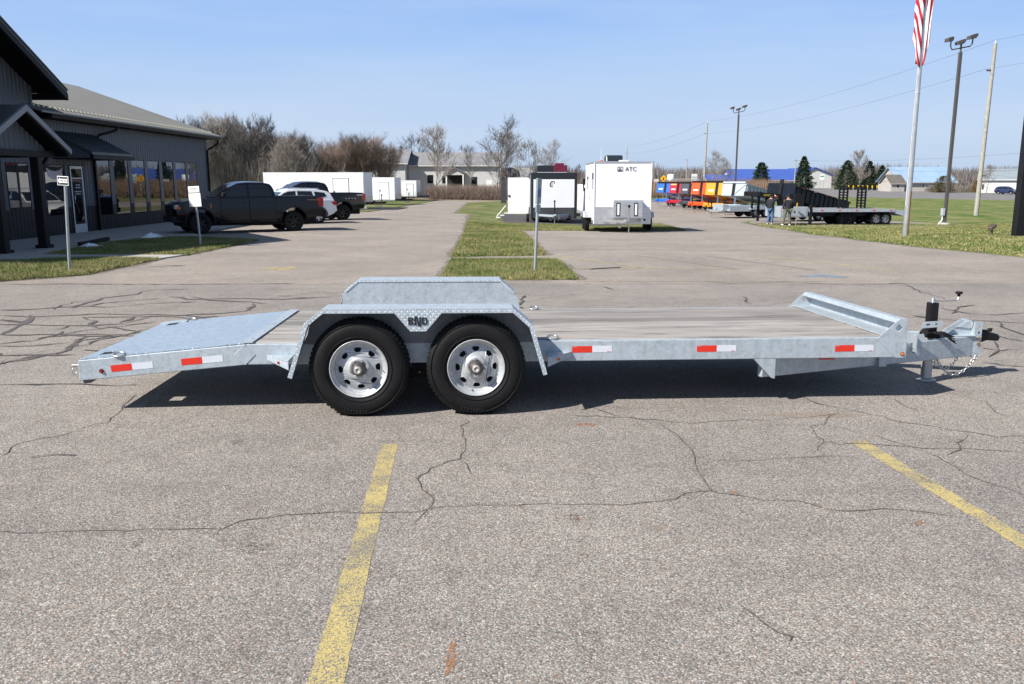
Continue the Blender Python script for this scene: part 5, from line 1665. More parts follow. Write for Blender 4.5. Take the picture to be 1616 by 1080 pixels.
    if not simple:
        for s in (1, -1):
            for (xa, xb) in doors:
                z0 = 0.50 if kind == 'pickup' else 0.40
                z1 = zb - 0.015
                q = MB()
                zs = [z0, 0.75, 0.98, z1]
                xi, xo = (xa + 0.0, xb)
                if kind != 'pickup' and xa < -1: xi = xa
                v = [(xi, s * (ysd(z) + 0.004), z) for z in zs] + [(xo, s * (ysd(z) + 0.004), z) for z in zs]
                q.add(v, [(k, k + 1, 4 + k + 1, 4 + k) for k in range(3)], 0, False)
                d = q.build('door', paint, t)
                sm = d.modifiers.new('solid', 'SOLIDIFY'); sm.thickness = 0.010; sm.offset = 0
                q = MB(); q.box(xa + 0.10, xa + 0.29, s * (ysd(1.1) + 0.008), s * (ysd(1.1) + 0.035), zb - 0.20, zb - 0.165); q.build('handle', paint if kind == 'pickup' else M_CHROME, d, bevel=0.008)
                q = MB()
                for e in (xa, xb): q.add([(e - 0.006, s * (ysd(z) + 0.0105), z) for z in zs] + [(e + 0.006, s * (ysd(z) + 0.0105), z) for z in zs], [(k, k + 1, 4 + k + 1, 4 + k) for k in range(3)])
                q.build('door_gap', M_BLACKM, d)
            q = MB(); q.prism([(1.02 if kind == 'pickup' else 0.78, zb + 0.06), (0.88 if kind == 'pickup' else 0.66, zb + 0.07), (0.86 if kind == 'pickup' else 0.64, zb + 0.24), (1.0 if kind == 'pickup' else 0.76, zb + 0.22)], 'y', s * (hw * 0.97), s * (hw + 0.20)); q.build('mirror', M_PLASTIC, t, bevel=0.03)
    M_FL = M_PLASTIC
    for s in (1, -1):
        for cx in (wb, -wb):
            ro, ri = (0.585, 0.525) if kind == 'pickup' else (0.475, 0.435)
            q = MB()
            a = [(cx + ro * math.cos(math.pi * i / 12), r + 0.02 + ro * math.sin(math.pi * i / 12)) for i in range(13)]
            b2 = [(cx + ri * math.cos(math.pi * i / 12), r + 0.02 + ri * math.sin(math.pi * i / 12)) for i in range(13)]
            q.prism(a + b2[::-1], 'y', s * (hw - 0.03), s * (hw + 0.018)); q.build('wheel_arch', M_FL, t, bevel=0.008)
        # lamps
        q = MB()
        if kind == 'pickup':
            q.box(front - 0.20, front - 0.055, s * 0.56, s * 0.90, 0.96, 1.13)
        else:
            q.prism([(front - 0.10, 0.66), (front - 0.12, 0.80), (front - 0.50, 0.92), (front - 0.46, 0.80)], 'y', s * 0.50, s * 0.855)
        hl = q.build('headlamp', M_HEAD, t, bevel=0.02)
        if kind == 'pickup':
            q = MB(); q.box(front - 0.26, front - 0.10, s * 0.88, s * 0.925, 0.97, 1.06); q.build('side_marker', M_AMBER, hl)
            q = MB(); q.box(rear - 0.008, rear + 0.22, s * (hw - 0.20), s * (hw - 0.035), 0.98, 1.34); q.build('tail_lamp', M_RLENS, t, bevel=0.02)
            q = MB(); q.box(-1.15, 1.15, s * (hw - 0.18), s * (hw + 0.06), 0.42, 0.47); q.build('running_board', M_PLASTIC, t, bevel=0.015)
        else:
            q = MB(); q.prism([(rear + 0.02, 0.84), (rear + 0.10, 1.06), (rear + 0.34, 1.04), (rear + 0.26, 0.90)], 'y', s * (hw - 0.30), s * (hw - 0.022)); q.build('tail_lamp', M_RLENS, t, bevel=0.015)
    # grille, bumpers, underside
    if kind == 'pickup':
        q = MB(); q.box(front - 0.08, front + 0.004, -0.60, 0.60, 0.72, 1.12)
        gr = q.build('grille', M_PLASTIC, t, bevel=0.02)
        for k in range(4):
            MB().box(front, front + 0.012, -0.57, 0.57, 0.78 + k * 0.09, 0.80 + k * 0.09).build('grille_bar', M_BLACK, gr)
        MB().box(front - 0.16, front + 0.05, -0.88, 0.88, 0.46, 0.70).build('front_bumper', M_PLASTIC, t, bevel=0.04)
        MB().box(rear - 0.10, rear + 0.16, -0.93, 0.93, 0.56, 0.74).build('rear_bumper', M_CHROME if 'second' in label else M_PLASTIC, t, bevel=0.03)
        MB().box(rear - 0.014, rear + 0.03, -0.74, 0.74, 0.80, 1.36).build('tailgate', paint, t, bevel=0.02)
        MB().box(-3.02, -1.18, -0.86, 0.86, 1.385, 1.412).build('bed_cover', M_PLASTIC, t, bevel=0.01)
    else:
        MB().box(front - 0.16, front - 0.005, -0.46, 0.46, 0.46, 0.74).build('grille', M_PLASTIC, t, bevel=0.03)
        MB().box(rear - 0.012, rear + 0.10, -0.80, 0.80, 0.42, 0.60).build('rear_bumper', M_PLASTIC, t, bevel=0.03)
        for s in (1, -1):
            MB().box(-1.5, 0.0, s * 0.60, s * 0.63, 1.655, 1.69).build('roof_rail', M_SILVALLOY, t, bevel=0.008)
    MB().box(rear + 0.25, front - 0.3, -0.72, 0.72, 0.30 if kind == 'pickup' else 0.24, 0.60).build('underbody', M_BLACKM, t)
    rm, ty = car_wheel_mesh(r, 0.27 if kind == 'pickup' else 0.22, r * 0.60, alloy)
    for s in (1, -1):
        for cx in (wb, -wb):
            w = linkmesh('wheel', ty, t, (cx, s * (tr + 0.11), r - 0.005), (0, 0.4, 0 if s < 0 else math.pi))
            linkmesh('rim', rm, w)
    return t
P_NAVY = mat('near black blue car paint', (0.006, 0.007, 0.012), 0.10, 0.0, var=0.1, spec=0.35)
P_BLK = mat('black car paint', (0.006, 0.006, 0.007), 0.10, 0.0, var=0.1, spec=0.35)
P_WHT = mat('pearl white car paint', (0.72, 0.73, 0.75), 0.3, 0.05, var=0.03, coat=0.8)
P_BLUE = mat('dark blue car paint', (0.02, 0.035, 0.10), 0.28, 0.2, var=0.1, coat=1.0)
t = vehicle('pickup_truck', 'large black crew-cab pickup parked nose-in before the showroom windows', 'pickup truck', (-10.95, 34.75), 213, P_NAVY, 'pickup', M_BLKALLOY)
m = MB(); m.box(-2.95, -2.45, 0.962, 0.966, 1.24, 1.275); m.build('decal', M_TOW, t)
m = MB(); m.box(1.40, 1.46, 0.978, 0.99, 0.98, 1.18); m.build('fender_vent', M_TOW, t)
vehicle('parked_car', 'white compact sport utility car parked between the two black pickups', 'car', (-10.88, 41.1), 213, P_WHT, 'suv', M_SILVALLOY)
t = vehicle('pickup_truck', 'second black pickup with chrome rear bumper beyond the white car', 'pickup truck', (-10.9, 44.75), 213, P_BLK, 'pickup', M_BLKALLOY)
for k in range(4):
    MB().box(-2.55 + k * 0.17, -2.50 + k * 0.17, 0.968, 0.975, 1.10, 1.14).build('decal', M_SILVALLOY, t)
MB().box(-2.95, -2.62, 0.958, 0.964, 1.27, 1.32).build('decal', M_SILVALLOY, t)

# ------------------------------------------------------------------ trailers for sale
def jackstand(t, x, y, z, h, m=M_ZINC):
    j = MB().cyl((x, y, z), (x, y, z + h), 0.035, n=8).build('jack', m, t)
    MB().cyl((x, y, 0.02), (x, y, z), 0.026, n=8).build('jack_leg', M_ZINC, j)
    MB().lathe([(0.0001, 0.03), (0.09, 0.02), (0.09, 0.0), (0.0001, 0.0)], 12, axis='z', mtx=Matrix.Translation((x, y, 0.0))).build('jack_foot', M_ZINC, j)
    MB().box(x - 0.06, x + 0.06, y - 0.05, y + 0.05, z + h - 0.02, z + h + 0.09).build('jack_head', M_BLACKM, j, bevel=0.02)
TW_RIM, TW_TY = car_wheel_mesh(0.36, 0.22, 0.215, M_SILVALLOY)
def twheel(t, x, y, r=0.36, dark=False):
    k = r / 0.36
    w = linkmesh('wheel', TW_TY, t, (x, y, r - 0.004), (0, 0.3, 0 if y < 0 else math.pi), (k, k, k))
    linkmesh('rim', car_wheel_mesh(0.36, 0.22, 0.215, M_BLKALLOY if dark else M_SILVALLOY)[0], w)
def tongue(t, m=M_BLACK, L=1.25, z=0.50, w=0.9):
    for s in (1, -1):
        d = MB(); d.add([(-0.3, s * w, z - 0.06), (L, s * 0.05, z - 0.06), (L, s * 0.11, z - 0.06), (-0.3, s * (w + 0.07), z - 0.06), (-0.3, s * w, z + 0.06), (L, s * 0.05, z + 0.06), (L, s * 0.11, z + 0.06), (-0.3, s * (w + 0.07), z + 0.06)],
                          [(0, 1, 2, 3), (4, 5, 6, 7), (0, 1, 5, 4), (1, 2, 6, 5), (2, 3, 7, 6), (3, 0, 4, 7)])
        d.build('drawbar_leg', m, t)
    MB().prism([(L - 0.12, z - 0.05), (L - 0.12, z + 0.09), (L + 0.15, z + 0.09), (L + 0.22, z + 0.03), (L + 0.16, z - 0.03)], 'y', -0.06, 0.06).build('coupler', m, t, bevel=0.015)
    for s in (1, -1):
        m2 = MB(); m2.tube([Vector(p) for p in sag((L - 0.1, s * 0.10, z - 0.06), (L - 0.75, s * 0.30, z - 0.06), 0.22)], 0.014, 5); m2.build('safety_chain', M_ZINC, t)

# white tall trailer with lettering, seen from its front
GT = (4.78, 37.25)
t = thing('enclosed_trailer', 'tall white enclosed trailer marked ATC with aluminium lower front', 'trailer', (*GT, gz(*GT) + 0.012), (0, 0, rad(-90)))
MB().box(-4.6, 0.0, -1.225, 1.225, 0.37, 2.96).build('body', M_WHITE, t, bevel=0.06, seg=3)
MB().box(-4.63, 0.012, -1.235, 1.235, 2.955, 3.03).build('roof_rail', M_ALU, t, bevel=0.01)
MB().box(-0.02, 0.014, -1.225, 1.225, 0.36, 1.10).build('lower_panel', M_ALU, t, bevel=0.004)
MB().box(-4.61, -0.02, -1.238, -1.226, 0.36, 0.52).build('side_skirt', M_ALU, t)
MB().box(-0.10, 0.03, -1.245, -1.205, 0.36, 2.97).build('corner_trim', M_WHITE, t, bevel=0.01)
MB().box(-0.10, 0.03, 1.205, 1.245, 0.36, 2.97).build('corner_trim', M_WHITE, t, bevel=0.01)
cb = MB().box(0.01, 0.50, -0.44, 0.83, 0.62, 1.40).build('generator_box', M_ALU, t, bevel=0.02)
for (a, b) in ((-0.41, 0.185), (0.205, 0.80)):
    d = MB().box(0.50, 0.515, a, b, 0.68, 1.34).build('box_door', M_ALU, cb, bevel=0.004)
    c = (a + b) / 2 + (-0.12 if a < 0 else 0.02)
    MB().box(0.515, 0.53, c - 0.085, c + 0.085, 0.72, 1.29).build('vent_frame', M_BLACKM, d)
    MB().box(0.528, 0.535, c - 0.045, c + 0.045, 0.77, 1.24).build('vent', M_SIGNW, d)
lettering('ATC', 0.25, M_SIGNB, t, (0.018, 0.33, 2.70), FACE_RIGHT, 1.0)
lg = MB(); plate(lg, [(-0.25, 2.61), (-0.02, 2.61), (-0.02, 2.80), (-0.25, 2.80)], [[(-0.24, 2.62), (-0.03, 2.62), (-0.03, 2.79), (-0.24, 2.79)]], lambda p, q: (q, p[0], p[1]), 0.006, 0.018)
lg.prism([(-0.225, 2.62), (-0.175, 2.62), (-0.14, 2.77)], 'x', 0.006, 0.018); lg.prism([(-0.045, 2.62), (-0.095, 2.62), (-0.13, 2.77)], 'x', 0.006, 0.018); lg.prism([(-0.155, 2.62), (-0.115, 2.62), (-0.135, 2.69)], 'x', 0.006, 0.018)
lg.build('emblem', M_SIGNB, t)
MB().prism([(-2.2, 3.03), (-2.15, 3.30), (-1.45, 3.33), (-1.30, 3.03)], 'y', -0.60, 0.15).build('air_conditioner', mat('dark teal plastic', (0.015, 0.022, 0.028), 0.35, var=0.1), t, bevel=0.05)
MB().box(-1.25, -0.85, -0.05, 0.35, 3.03, 3.10).build('roof_vent', M_WHITE, t, bevel=0.02)
a = MB().cyl((-0.25, -0.95, 3.02), (-0.25, -0.95, 3.08), 0.08, n=10).build('antenna_base', M_AMBER, t)
MB().cyl((-0.25, -0.93, 3.06), (-0.25, -0.93, 3.62), 0.012, 0.006, n=6).build('antenna', M_SIGNW, a)
for (xa, xb, z0, z1) in ((-1.05, -0.45, 1.85, 2.55), (-3.6, -3.0, 1.80, 2.40), (-2.35, -2.1, 1.9, 2.4)):
    MB().box(xa, xb, -1.232, -1.222, z0, z1).build('side_window', M_GLASS, t, bevel=0.003)
dr = MB().box(-2.9, -2.0, -1.236, -1.222, 0.5, 2.5).build('side_door', M_WHITE, t, bevel=0.004)
MB().box(-2.15, -2.08, -1.26, -1.236, 1.35, 1.5).build('handle', M_BLACKM, dr)
for s in (1, -1):
    for x in (-1.55, -2.40): twheel(t, x, s * 1.52, dark=True)
    MB().prism([(-2.85, 0.62), (-2.7, 0.84), (-1.25, 0.84), (-1.1, 0.62), (-1.1, 0.58), (-2.85, 0.58)], 'y', s * 1.24, s * 1.58).build('fender', M_ALU, t, bevel=0.02)
tongue(t, M_ALU, 1.25, 0.52, 0.95); jackstand(t, 1.05, 0.16, 0.50, 0.62)
MB().box(0.012, 0.03, 0.93, 1.02, 0.50, 0.59).build('power_inlet', M_BLACKM, t, bevel=0.01)

# black and white trailer on the dark pad
GT = (2.38, 48.9)
M_INK = mat('black white trailer trim', (0.016, 0.018, 0.024), 0.4, var=0.1)
t = thing('enclosed_trailer', 'low black-framed white trailer with C emblem on the dark pad', 'trailer', (*GT, gz(*GT) + 0.03), (0, 0, rad(-90)))
MB().box(-6.8, 0.0, -1.31, 1.31, 0.26, 2.84).build('body', M_INK, t, bevel=0.04)
MB().box(0.0, 0.012, -1.16, 1.16, 0.88, 2.46).build('front_panel', M_WHITE, t, bevel=0.004)
MB().box(0.0, 0.008, -1.16, 1.16, 0.28, 0.86).build('stone_guard', M_GREYP, t)
MB().box(-6.7, -0.3, -1.322, -1.312, 0.8, 2.5).build('side_panel', M_WHITE, t)
MB().box(-0.34, -0.26, -1.36, -1.30, 0.5, 2.7).build('corner_trim', M_ALU, t)
MB().box(-6.75, -0.2, 1.312, 1.322, 0.8, 2.5).build('side_panel', M_WHITE, t)
cpts = [(0.14, 2.32), (0.10, 2.36), (-0.04, 2.36), (-0.13, 2.25), (-0.15, 2.10), (-0.10, 2.03), (0.04, 2.03), (0.03, 2.075), (-0.06, 2.08), (-0.09, 2.12), (-0.075, 2.22), (-0.01, 2.31), (0.09, 2.31), (0.10, 2.22), (0.14, 2.22)]
MB().prism([(a - 0.1, b) for a, b in cpts], 'x', 0.012, 0.018).build('emblem', M_SIGNB, t)
MB().prism([(-0.15, 2.12), (-0.11, 2.24), (-0.08, 2.26), (-0.10, 2.12)], 'x', 0.013, 0.019).build('emblem', mat('emblem red', (0.5, 0.05, 0.05), 0.5), t)
od = MB().box(-1.75, -1.70, -2.62, -1.40, 0.46, 2.56).build('open_door', M_WHITE, t, bevel=0.01)
MB().box(-1.70, -1.66, -2.60, -2.50, 1.45, 1.56).build('latch', M_BLACKM, od)
MB().box(-3.1, -3.0, -3.05, -2.72, 1.05, 2.25).build('open_side_panel', M_GREYP, t, bevel=0.01)
MB().tube([(-3.0, -2.75, 0.9), (-3.0, -3.3, 0.25)], 0.03, 6).build('step_rail', M_SIGNW, t)
for k in range(3):
    MB().box(-3.6, -3.0, -2.85 - 0.25 * k, -2.60 - 0.25 * k, 0.42 - 0.13 * k, 0.46 - 0.13 * k).build('step', M_SIGNW, t)
MB().tube([(-0.6, -1.35, 2.65), (-2.8, -1.42, 2.60)], 0.07, 8).build('awning_roll', M_GREYP, t)
for s in (1, -1):
    for x in (-3.6, -4.5): twheel(t, x, s * 1.18, dark=True)
twheel(t, -0.75, -1.55, 0.26, True)
tongue(t, M_GALV, 1.2, 0.46, 1.0); jackstand(t, 0.95, 0.0, 0.5, 0.72, M_BLACK)

M_SEAM = mat('panel seam', (0.55, 0.56, 0.58), 0.4, var=0.05)
def enclosed(label, x, y, head, L, W, Ht, door, body=M_WHITE, skirt=True, band=None):
    t = thing('enclosed_trailer', label, 'trailer', (x, y, gz(x, y) + 0.045), (0, 0, rad(head)), 'enclosed trailers lined up behind the cars')
    MB().box(-L, 0, -W / 2, W / 2, 0.42, Ht).build('body', body, t, bevel=0.03)
    MB().box(-L - 0.01, 0.01, -W / 2 - 0.01, W / 2 + 0.01, Ht - 0.07, Ht + 0.02).build('roof_rail', M_WHITE if body is M_WHITE else M_ALU, t)
    if skirt: MB().box(0.0, 0.012, -W / 2 + 0.02, W / 2 - 0.02, 0.43, 1.0).build('stone_guard', M_ALU, t)
    if band: MB().box(-L, 0.02, -W / 2 - 0.02, W / 2 + 0.02, Ht - 0.5, Ht + 0.05).build('roof_wrap', band, t)
    sx = -L + 1.2
    while sx < -0.2:
        if not door[0] - 0.1 < sx < door[1] + 0.1: MB().box(sx, sx + 0.03, -W / 2 - 0.006, -W / 2 - 0.001, 0.44, Ht - 0.08).build('panel_seam', M_SEAM, t)
        sx += 1.22
    MB().box(-L, 0, -W / 2 - 0.012, -W / 2 - 0.001, 0.40, 0.50).build('bottom_trim', M_ALU, t)
    d = MB().box(door[0], door[1], -W / 2 - 0.018, -W / 2, 0.55, Ht - 0.45).build('side_door', M_WHITE, t, bevel=0.004)
    q = MB()
    for (a, b, c, e) in ((door[0] - 0.04, door[0], 0.5, Ht - 0.4), (door[1], door[1] + 0.04, 0.5, Ht - 0.4), (door[0], door[1], Ht - 0.45, Ht - 0.4)):
        q.box(a, b, -W / 2 - 0.03, -W / 2, c, e)
    q.build('door_frame', M_ALU, d)
    MB().box(door[0] + 0.04, door[0] + 0.12, -W / 2 - 0.05, -W / 2 - 0.018, 1.3, 1.42).build('handle', M_BLACKM, d)
    for s in (1, -1):
        for e in (0.50, 0.62):
            twheel(t, -L * e, s * (W / 2 - 0.15), dark=True)
    tongue(t, M_BLACK, 1.3, 0.47, 0.9); jackstand(t, 1.1, 0.0, 0.45, 0.6, M_BLACK)
    return t
enclosed('longest white enclosed trailer, broadside behind the black pickups', -11.65, 69.9, -7, 8.3, 2.5, 2.86, (-2.5, -1.25))
enclosed('middle white enclosed trailer with grey-edged side door', -11.35, 85.8, -7, 6.0, 2.45, 2.62, (-1.55, -0.62))
enclosed('smallest and farthest white enclosed trailer at the end of the row', -12.3, 113.6, -7, 4.5, 2.4, 2.5, (-1.3, -0.45))
enclosed('dark enclosed trailer just behind the farthest white one', -14.2, 115.9, -7, 4.6, 2.3, 2.5, (-1.3, -0.45), M_GREYP)
t = thing('enclosed_trailer', 'trailer with maroon and black roof wrap showing over the black-framed one', 'trailer', (2.9, 62.5, gz(2.9, 62.5) + 0.03), (0, 0, rad(-90)))
MB().box(-6, 0, -1.05, 1.05, 0.45, 3.12).build('body', M_WHITE, t, bevel=0.03)
M_MAR = mat('maroon wrap', (0.13, 0.012, 0.035), 0.35, var=0.2)
MB().box(-6, 0.02, -1.08, 0.1, 3.12, 3.58).build('roof_wrap', M_INK, t, bevel=0.02)
MB().box(-6, 0.02, 0.102, 1.1, 3.12, 3.60).build('roof_wrap', M_MAR, t, bevel=0.02)
MB().box(-2, 0.025, 0.25, 0.85, 3.602, 3.74).build('roof_vent', M_MAR, t, bevel=0.03)
for s in (1, -1):
    for x in (-2.6, -3.5): twheel(t, x, s * 0.95)
tongue(t); jackstand(t, 1.0, 0, 0.5, 0.6)
t = thing('enclosed_trailer', 'white trailer mostly hidden between the black-framed and ATC trailers', 'trailer', (5.9, 56.0, gz(5.9, 56) + 0.03), (0, 0, rad(-90)))
MB().box(-6, 0, -1.2, 1.2, 0.5, 2.3).build('body', M_WHITE, t, bevel=0.04)
MB().prism([(0.0, 1.9), (-0.6, 2.62), (-0.5, 2.7), (0.12, 1.95)], 'y', -1.28, -1.1).build('awning_arm', M_BLACK, t)
for s in (1, -1):
    for x in (-2.6, -3.5): twheel(t, x, s * 1.1)
tongue(t, z=0.55); jackstand(t, 1.0, 0, 0.5, 0.6)

# tipping trailers in a colour row
def tipper(label, x, y, head, col, dark=False, galv=False, wall=0.88, board=False):
    t = thing('dump_trailer', label, 'trailer', (x, y, gz(x, y) + 0.015), (0, 0, rad(head)), 'dump trailers in a colour row')
    for s in (1, -1):
        MB().box(-5.6, -0.9, s * 0.42, s * 0.54, 0.52, 0.70).build('chassis_rail', col, t)
    MB().box(-1.25, -0.85, -0.95, 0.95, 0.50, 0.80).build('front_box', col, t, bevel=0.02)
    ang = 0.16
    bed = Matrix.Translation((-5.7, 0, 0.74)) @ Matrix.Rotation(-ang, 4, 'Y')
    L, W = 4.5, 1.05
    fl = MB(); fl.box(0, L, -W, W, 0.0, 0.10, mtx=bed); fl.box(0, L, -W, -W + 0.05, 0.10, wall, mtx=bed); fl.box(0, L, W - 0.05, W, 0.10, wall, mtx=bed)
    fo = fl.build('bed', col, t)
    MB().box(L - 0.05, L, -W + 0.052, W - 0.052, 0.10, wall + 0.08, mtx=bed).build('front_wall', col, t, bevel=0.015)
    MB().box(0, 0.05, -W + 0.052, W - 0.052, 0.10, wall, mtx=bed).build('tailgate', col, t)
    for s in (1, -1):
        r = MB()
        for k in range(9): r.box(0.3 + k * 0.5, 0.36 + k * 0.5, s * W, s * (W + 0.06), 0.0, wall, mtx=bed)
        r.box(0, L, s * W, s * (W + 0.07), wall - 0.02, wall + 0.06, mtx=bed)
        r.build('side_ribs', col, fo)
    MB().box(L, L + 0.05, -0.12, 0.12, 0.0, wall + 0.15, mtx=bed).build('tarp_post', M_BLACK, t)
    MB().cyl((0, -W + 0.05, 0), (0, W - 0.05, 0), 0.09, n=10, mtx=bed @ Matrix.Translation((L - 0.02, 0, wall + 0.13))).build('tarp_roll', M_BLACKM if not galv else col, t)
    MB().box(L, L + 0.012, -W + 0.25, -W + 0.75, 0.30, 0.42, mtx=bed).build('emblem', M_SIGNW if not galv else M_GALV, t)
    if board: MB().box(L, L + 0.02, -W + 0.12, -0.2, wall - 0.12, wall + 0.02, mtx=bed).build('board', mat('plywood edge', (0.5, 0.35, 0.14), 0.7), t)
    if galv:
        q = MB()
        for s in (1, -1): q.tube([bed @ Vector((L + 0.015, s * 0.1, 0.12)), bed @ Vector((L + 0.015, s * 0.98, wall - 0.05))], 0.03, 4)
        q.build('front_brace', M_GALV, t)
    MB().cyl((-1.5, 0.0, 0.62), bed @ Vector((L - 0.35, 0, 0.02)), 0.07, 0.05, n=10).build('lift_cylinder', M_CHROME, t)
    for s in (1, -1):
        for xx in (-3.4, -4.25): twheel(t, xx, s * 0.98, 0.36, True)
        MB().prism([(-4.7, 0.60), (-4.5, 0.80), (-3.15, 0.80), (-2.95, 0.60), (-2.95, 0.56), (-4.7, 0.56)], 'y', s * 0.84, s * 1.1).build('fender', col, t)
    tongue(t, col, 0.15, 0.58, 0.55); jackstand(t, 0.0, 0.12, 0.55, 0.55, M_BLACK)
    return t
DC = lambda n, c: mat(n, c, 0.4, var=0.08, vs=1.5, coat=0.3)
tipper('bright blue dump trailer, far end of the colour row', 15.1, 89.4, 225, DC('tipper blue', (0.02, 0.13, 0.62)))
tipper('red dump trailer with a plywood strip on its front wall', 15.2, 83.6, 219, DC('tipper red', (0.42, 0.014, 0.03)), board=True)
tipper('charcoal grey dump trailer between the red and orange ones', 15.5, 78.9, 223, DC('tipper charcoal', (0.055, 0.065, 0.085)))
tipper('orange dump trailer between the charcoal and yellow ones', 15.5, 74.4, 221, DC('tipper orange', (0.78, 0.085, 0.012)), wall=0.95)
tipper('yellow dump trailer next to the galvanised one', 15.9, 70.1, 224, DC('tipper yellow', (0.66, 0.30, 0.02)), wall=0.95)
tipper('galvanised dump trailer at the near end of the colour row', 16.2, 66.0, 222, M_GALV, galv=True)

# big black gooseneck tipper with raised bed
M_BNAVY = mat('black blue trailer paint', (0.007, 0.010, 0.017), 0.38, var=0.15, spec=0.25)
gx, gy = 16.35, 53.4
t = thing('gooseneck_dump_trailer', 'big black gooseneck dump trailer with bed raised and yellow sticker', 'trailer', (gx, gy, gz(gx, gy) + 0.05), (0, 0, rad(214)))
bed = Matrix.Translation((-5.9, 0, 0.34)) @ Matrix.Rotation(-0.19, 4, 'Y')
m = MB(); m.box(0.3, 5.6, -1.05, 1.05, 0, 0.12, mtx=bed)
for s in (1, -1): m.box(0, 5.6, s * 1.0, s * 1.05, 0.12, 0.78, mtx=bed)
bo = m.build('bed', M_BNAVY, t)
for s in (1, -1):
    r = MB()
    for k in range(12): r.box(0.2 + k * 0.47, 0.28 + k * 0.47, s * 1.05, s * 1.09, 0.0, 0.76, mtx=bed)
    r.box(0, 5.6, s * 1.05, s * 1.13, 0.74, 0.82, mtx=bed); r.build('side_ribs', M_BNAVY, bo)
MB().box(5.6, 5.66, -1.05, 1.05, 0.0, 0.98, mtx=bed).build('front_wall', M_BNAVY, t, bevel=0.01)
MB().box(5.66, 5.74, -0.12, 0.12, 0.0, 1.2, mtx=bed).build('tarp_post', M_BLACK, t)
MB().box(0, 0.06, -1.0, 1.0, 0.12, 0.78, mtx=bed).build('tailgate', M_BNAVY, t)
for s in (1, -1):
    MB().box(-6.2, 0.2, s * 0.45, s * 0.6, 0.5, 0.78).build('chassis_rail', M_BLACK, t)
    for x in (-3.0, -3.95): twheel(t, x, s * 1.05, 0.4)
    MB().prism([(-0.25, 0.55), (0.2, 0.55), (0.4, 1.45), (2.3, 1.62), (2.3, 1.86), (0.25, 1.72), (-0.05, 1.4)], 'y', s * 0.38, s * 0.52).build('gooseneck_arm', M_BLACK, t, bevel=0.02)
    MB().box(0.9, 1.02, s * 0.45, s * 0.57, 0.05, 1.5).build('landing_leg', M_BLACK, t)
MB().box(2.0, 2.25, -0.6, 0.6, 1.60, 1.88).build('neck_beam', M_BLACK, t, bevel=0.03)
MB().cyl((2.15, 0, 0.85), (2.15, 0, 1.62), 0.075, n=10).build('king_pin_tube', M_BLACK, t)
MB().box(0.95, 1.75, 0.521, 0.527, 1.60, 1.72).build('sticker', mat('yellow sticker', (0.75, 0.50, 0.02), 0.45), t)
MB().box(0.35, 0.55, 0.521, 0.527, 1.50, 1.62).build('red_reflector', M_RED, t)
MB().box(0.56, 0.72, 0.521, 0.527, 1.51, 1.63).build('white_reflector', M_WTAPE, t)
MB().cyl((-0.2, 0, 0.6), bed @ Vector((5.0, 0, 0.0)), 0.09, 0.06, n=10).build('lift_cylinder', M_CHROME, t)
for k in range(4): MB().box(1.2 + k * 1.2, 1.45 + k * 1.2, 1.131, 1.137, 0.755, 0.805, mtx=bed).build('red_reflector' if k % 2 else 'white_reflector', M_RED if k % 2 else M_WTAPE, t)

# galvanised gooseneck deck-over with ramps
gx, gy = 17.2, 48.4
t = thing('gooseneck_flatbed_trailer', 'galvanised deck-over gooseneck trailer with two upright black ramps', 'trailer', (gx, gy, gz(gx, gy) + 0.05), (0, 0, rad(186)))
MB().box(-3.95, 1.0, -1.15, 1.15, 0.78, 0.86).build('deck', M_PLANK, t)
for s in (1, -1):
    MB().box(-3.95, 1.02, s * 1.15, s * 1.20, 0.74, 0.90).build('rub_rail', M_GALV, t)
    MB().box(-3.95, 1.0, s * 0.45, s * 0.58, 0.48, 0.77).build('main_beam', M_BNAVY, t)
    for x in (-1.15, -1.55, -3.0, -3.55): twheel(t, x, s * (1.0 if x < -2 else 0.85), 0.36, x > -2)
    for k in range(5): MB().box(-3.8 + k * 1.0, -3.65 + k * 1.0, s * 1.201, s * 1.206, 0.79, 0.85).build('red_reflector', M_RED, t)
    MB().prism([(-3.955, 0.86), (-4.75, 0.80), (-4.75, 0.42), (-3.955, 0.66)], 'y', s * 1.12, s * 1.18).build('tail_beam', M_GALV, t)
    MB().box(1.02, 1.6, s * 0.40, s * 0.5, 0.5, 1.7).build('neck_post', M_BLACK, t)
MB().prism([(-3.955, 0.80), (-4.75, 0.48), (-4.75, 0.54), (-3.955, 0.865)], 'y', -1.11, 1.11).build('tail_plate', M_GALV, t)
fb = MB().box(1.02, 2.6, -1.05, 1.05, 0.45, 1.02).build('front_box', M_GALV, t, bevel=0.02)
MB().box(1.1, 2.5, 1.05, 1.062, 0.52, 0.95).build('box_lid', M_GALV, fb, bevel=0.004)
MB().cyl((1.8, 1.06, 0.75), (1.8, 1.075, 0.75), 0.05, n=10).build('lock', M_BLACKM, fb)
MB().box(0.85, 1.0, 1.1, 1.22, 0.05, 1.1).build('landing_leg', M_BLACK, t)
for x in (-1.95, -3.05):
    q = MB()
    for e in (-0.27, -0.03, 0.21): q.box(x + e, x + e + 0.07, -0.95, -0.85, 0.865, 2.10)
    for k in range(8): q.box(x - 0.20, x + 0.21, -0.94, -0.86, 0.97 + k * 0.155, 1.035 + k * 0.155)
    q.build('ramp', M_BLACK, t)
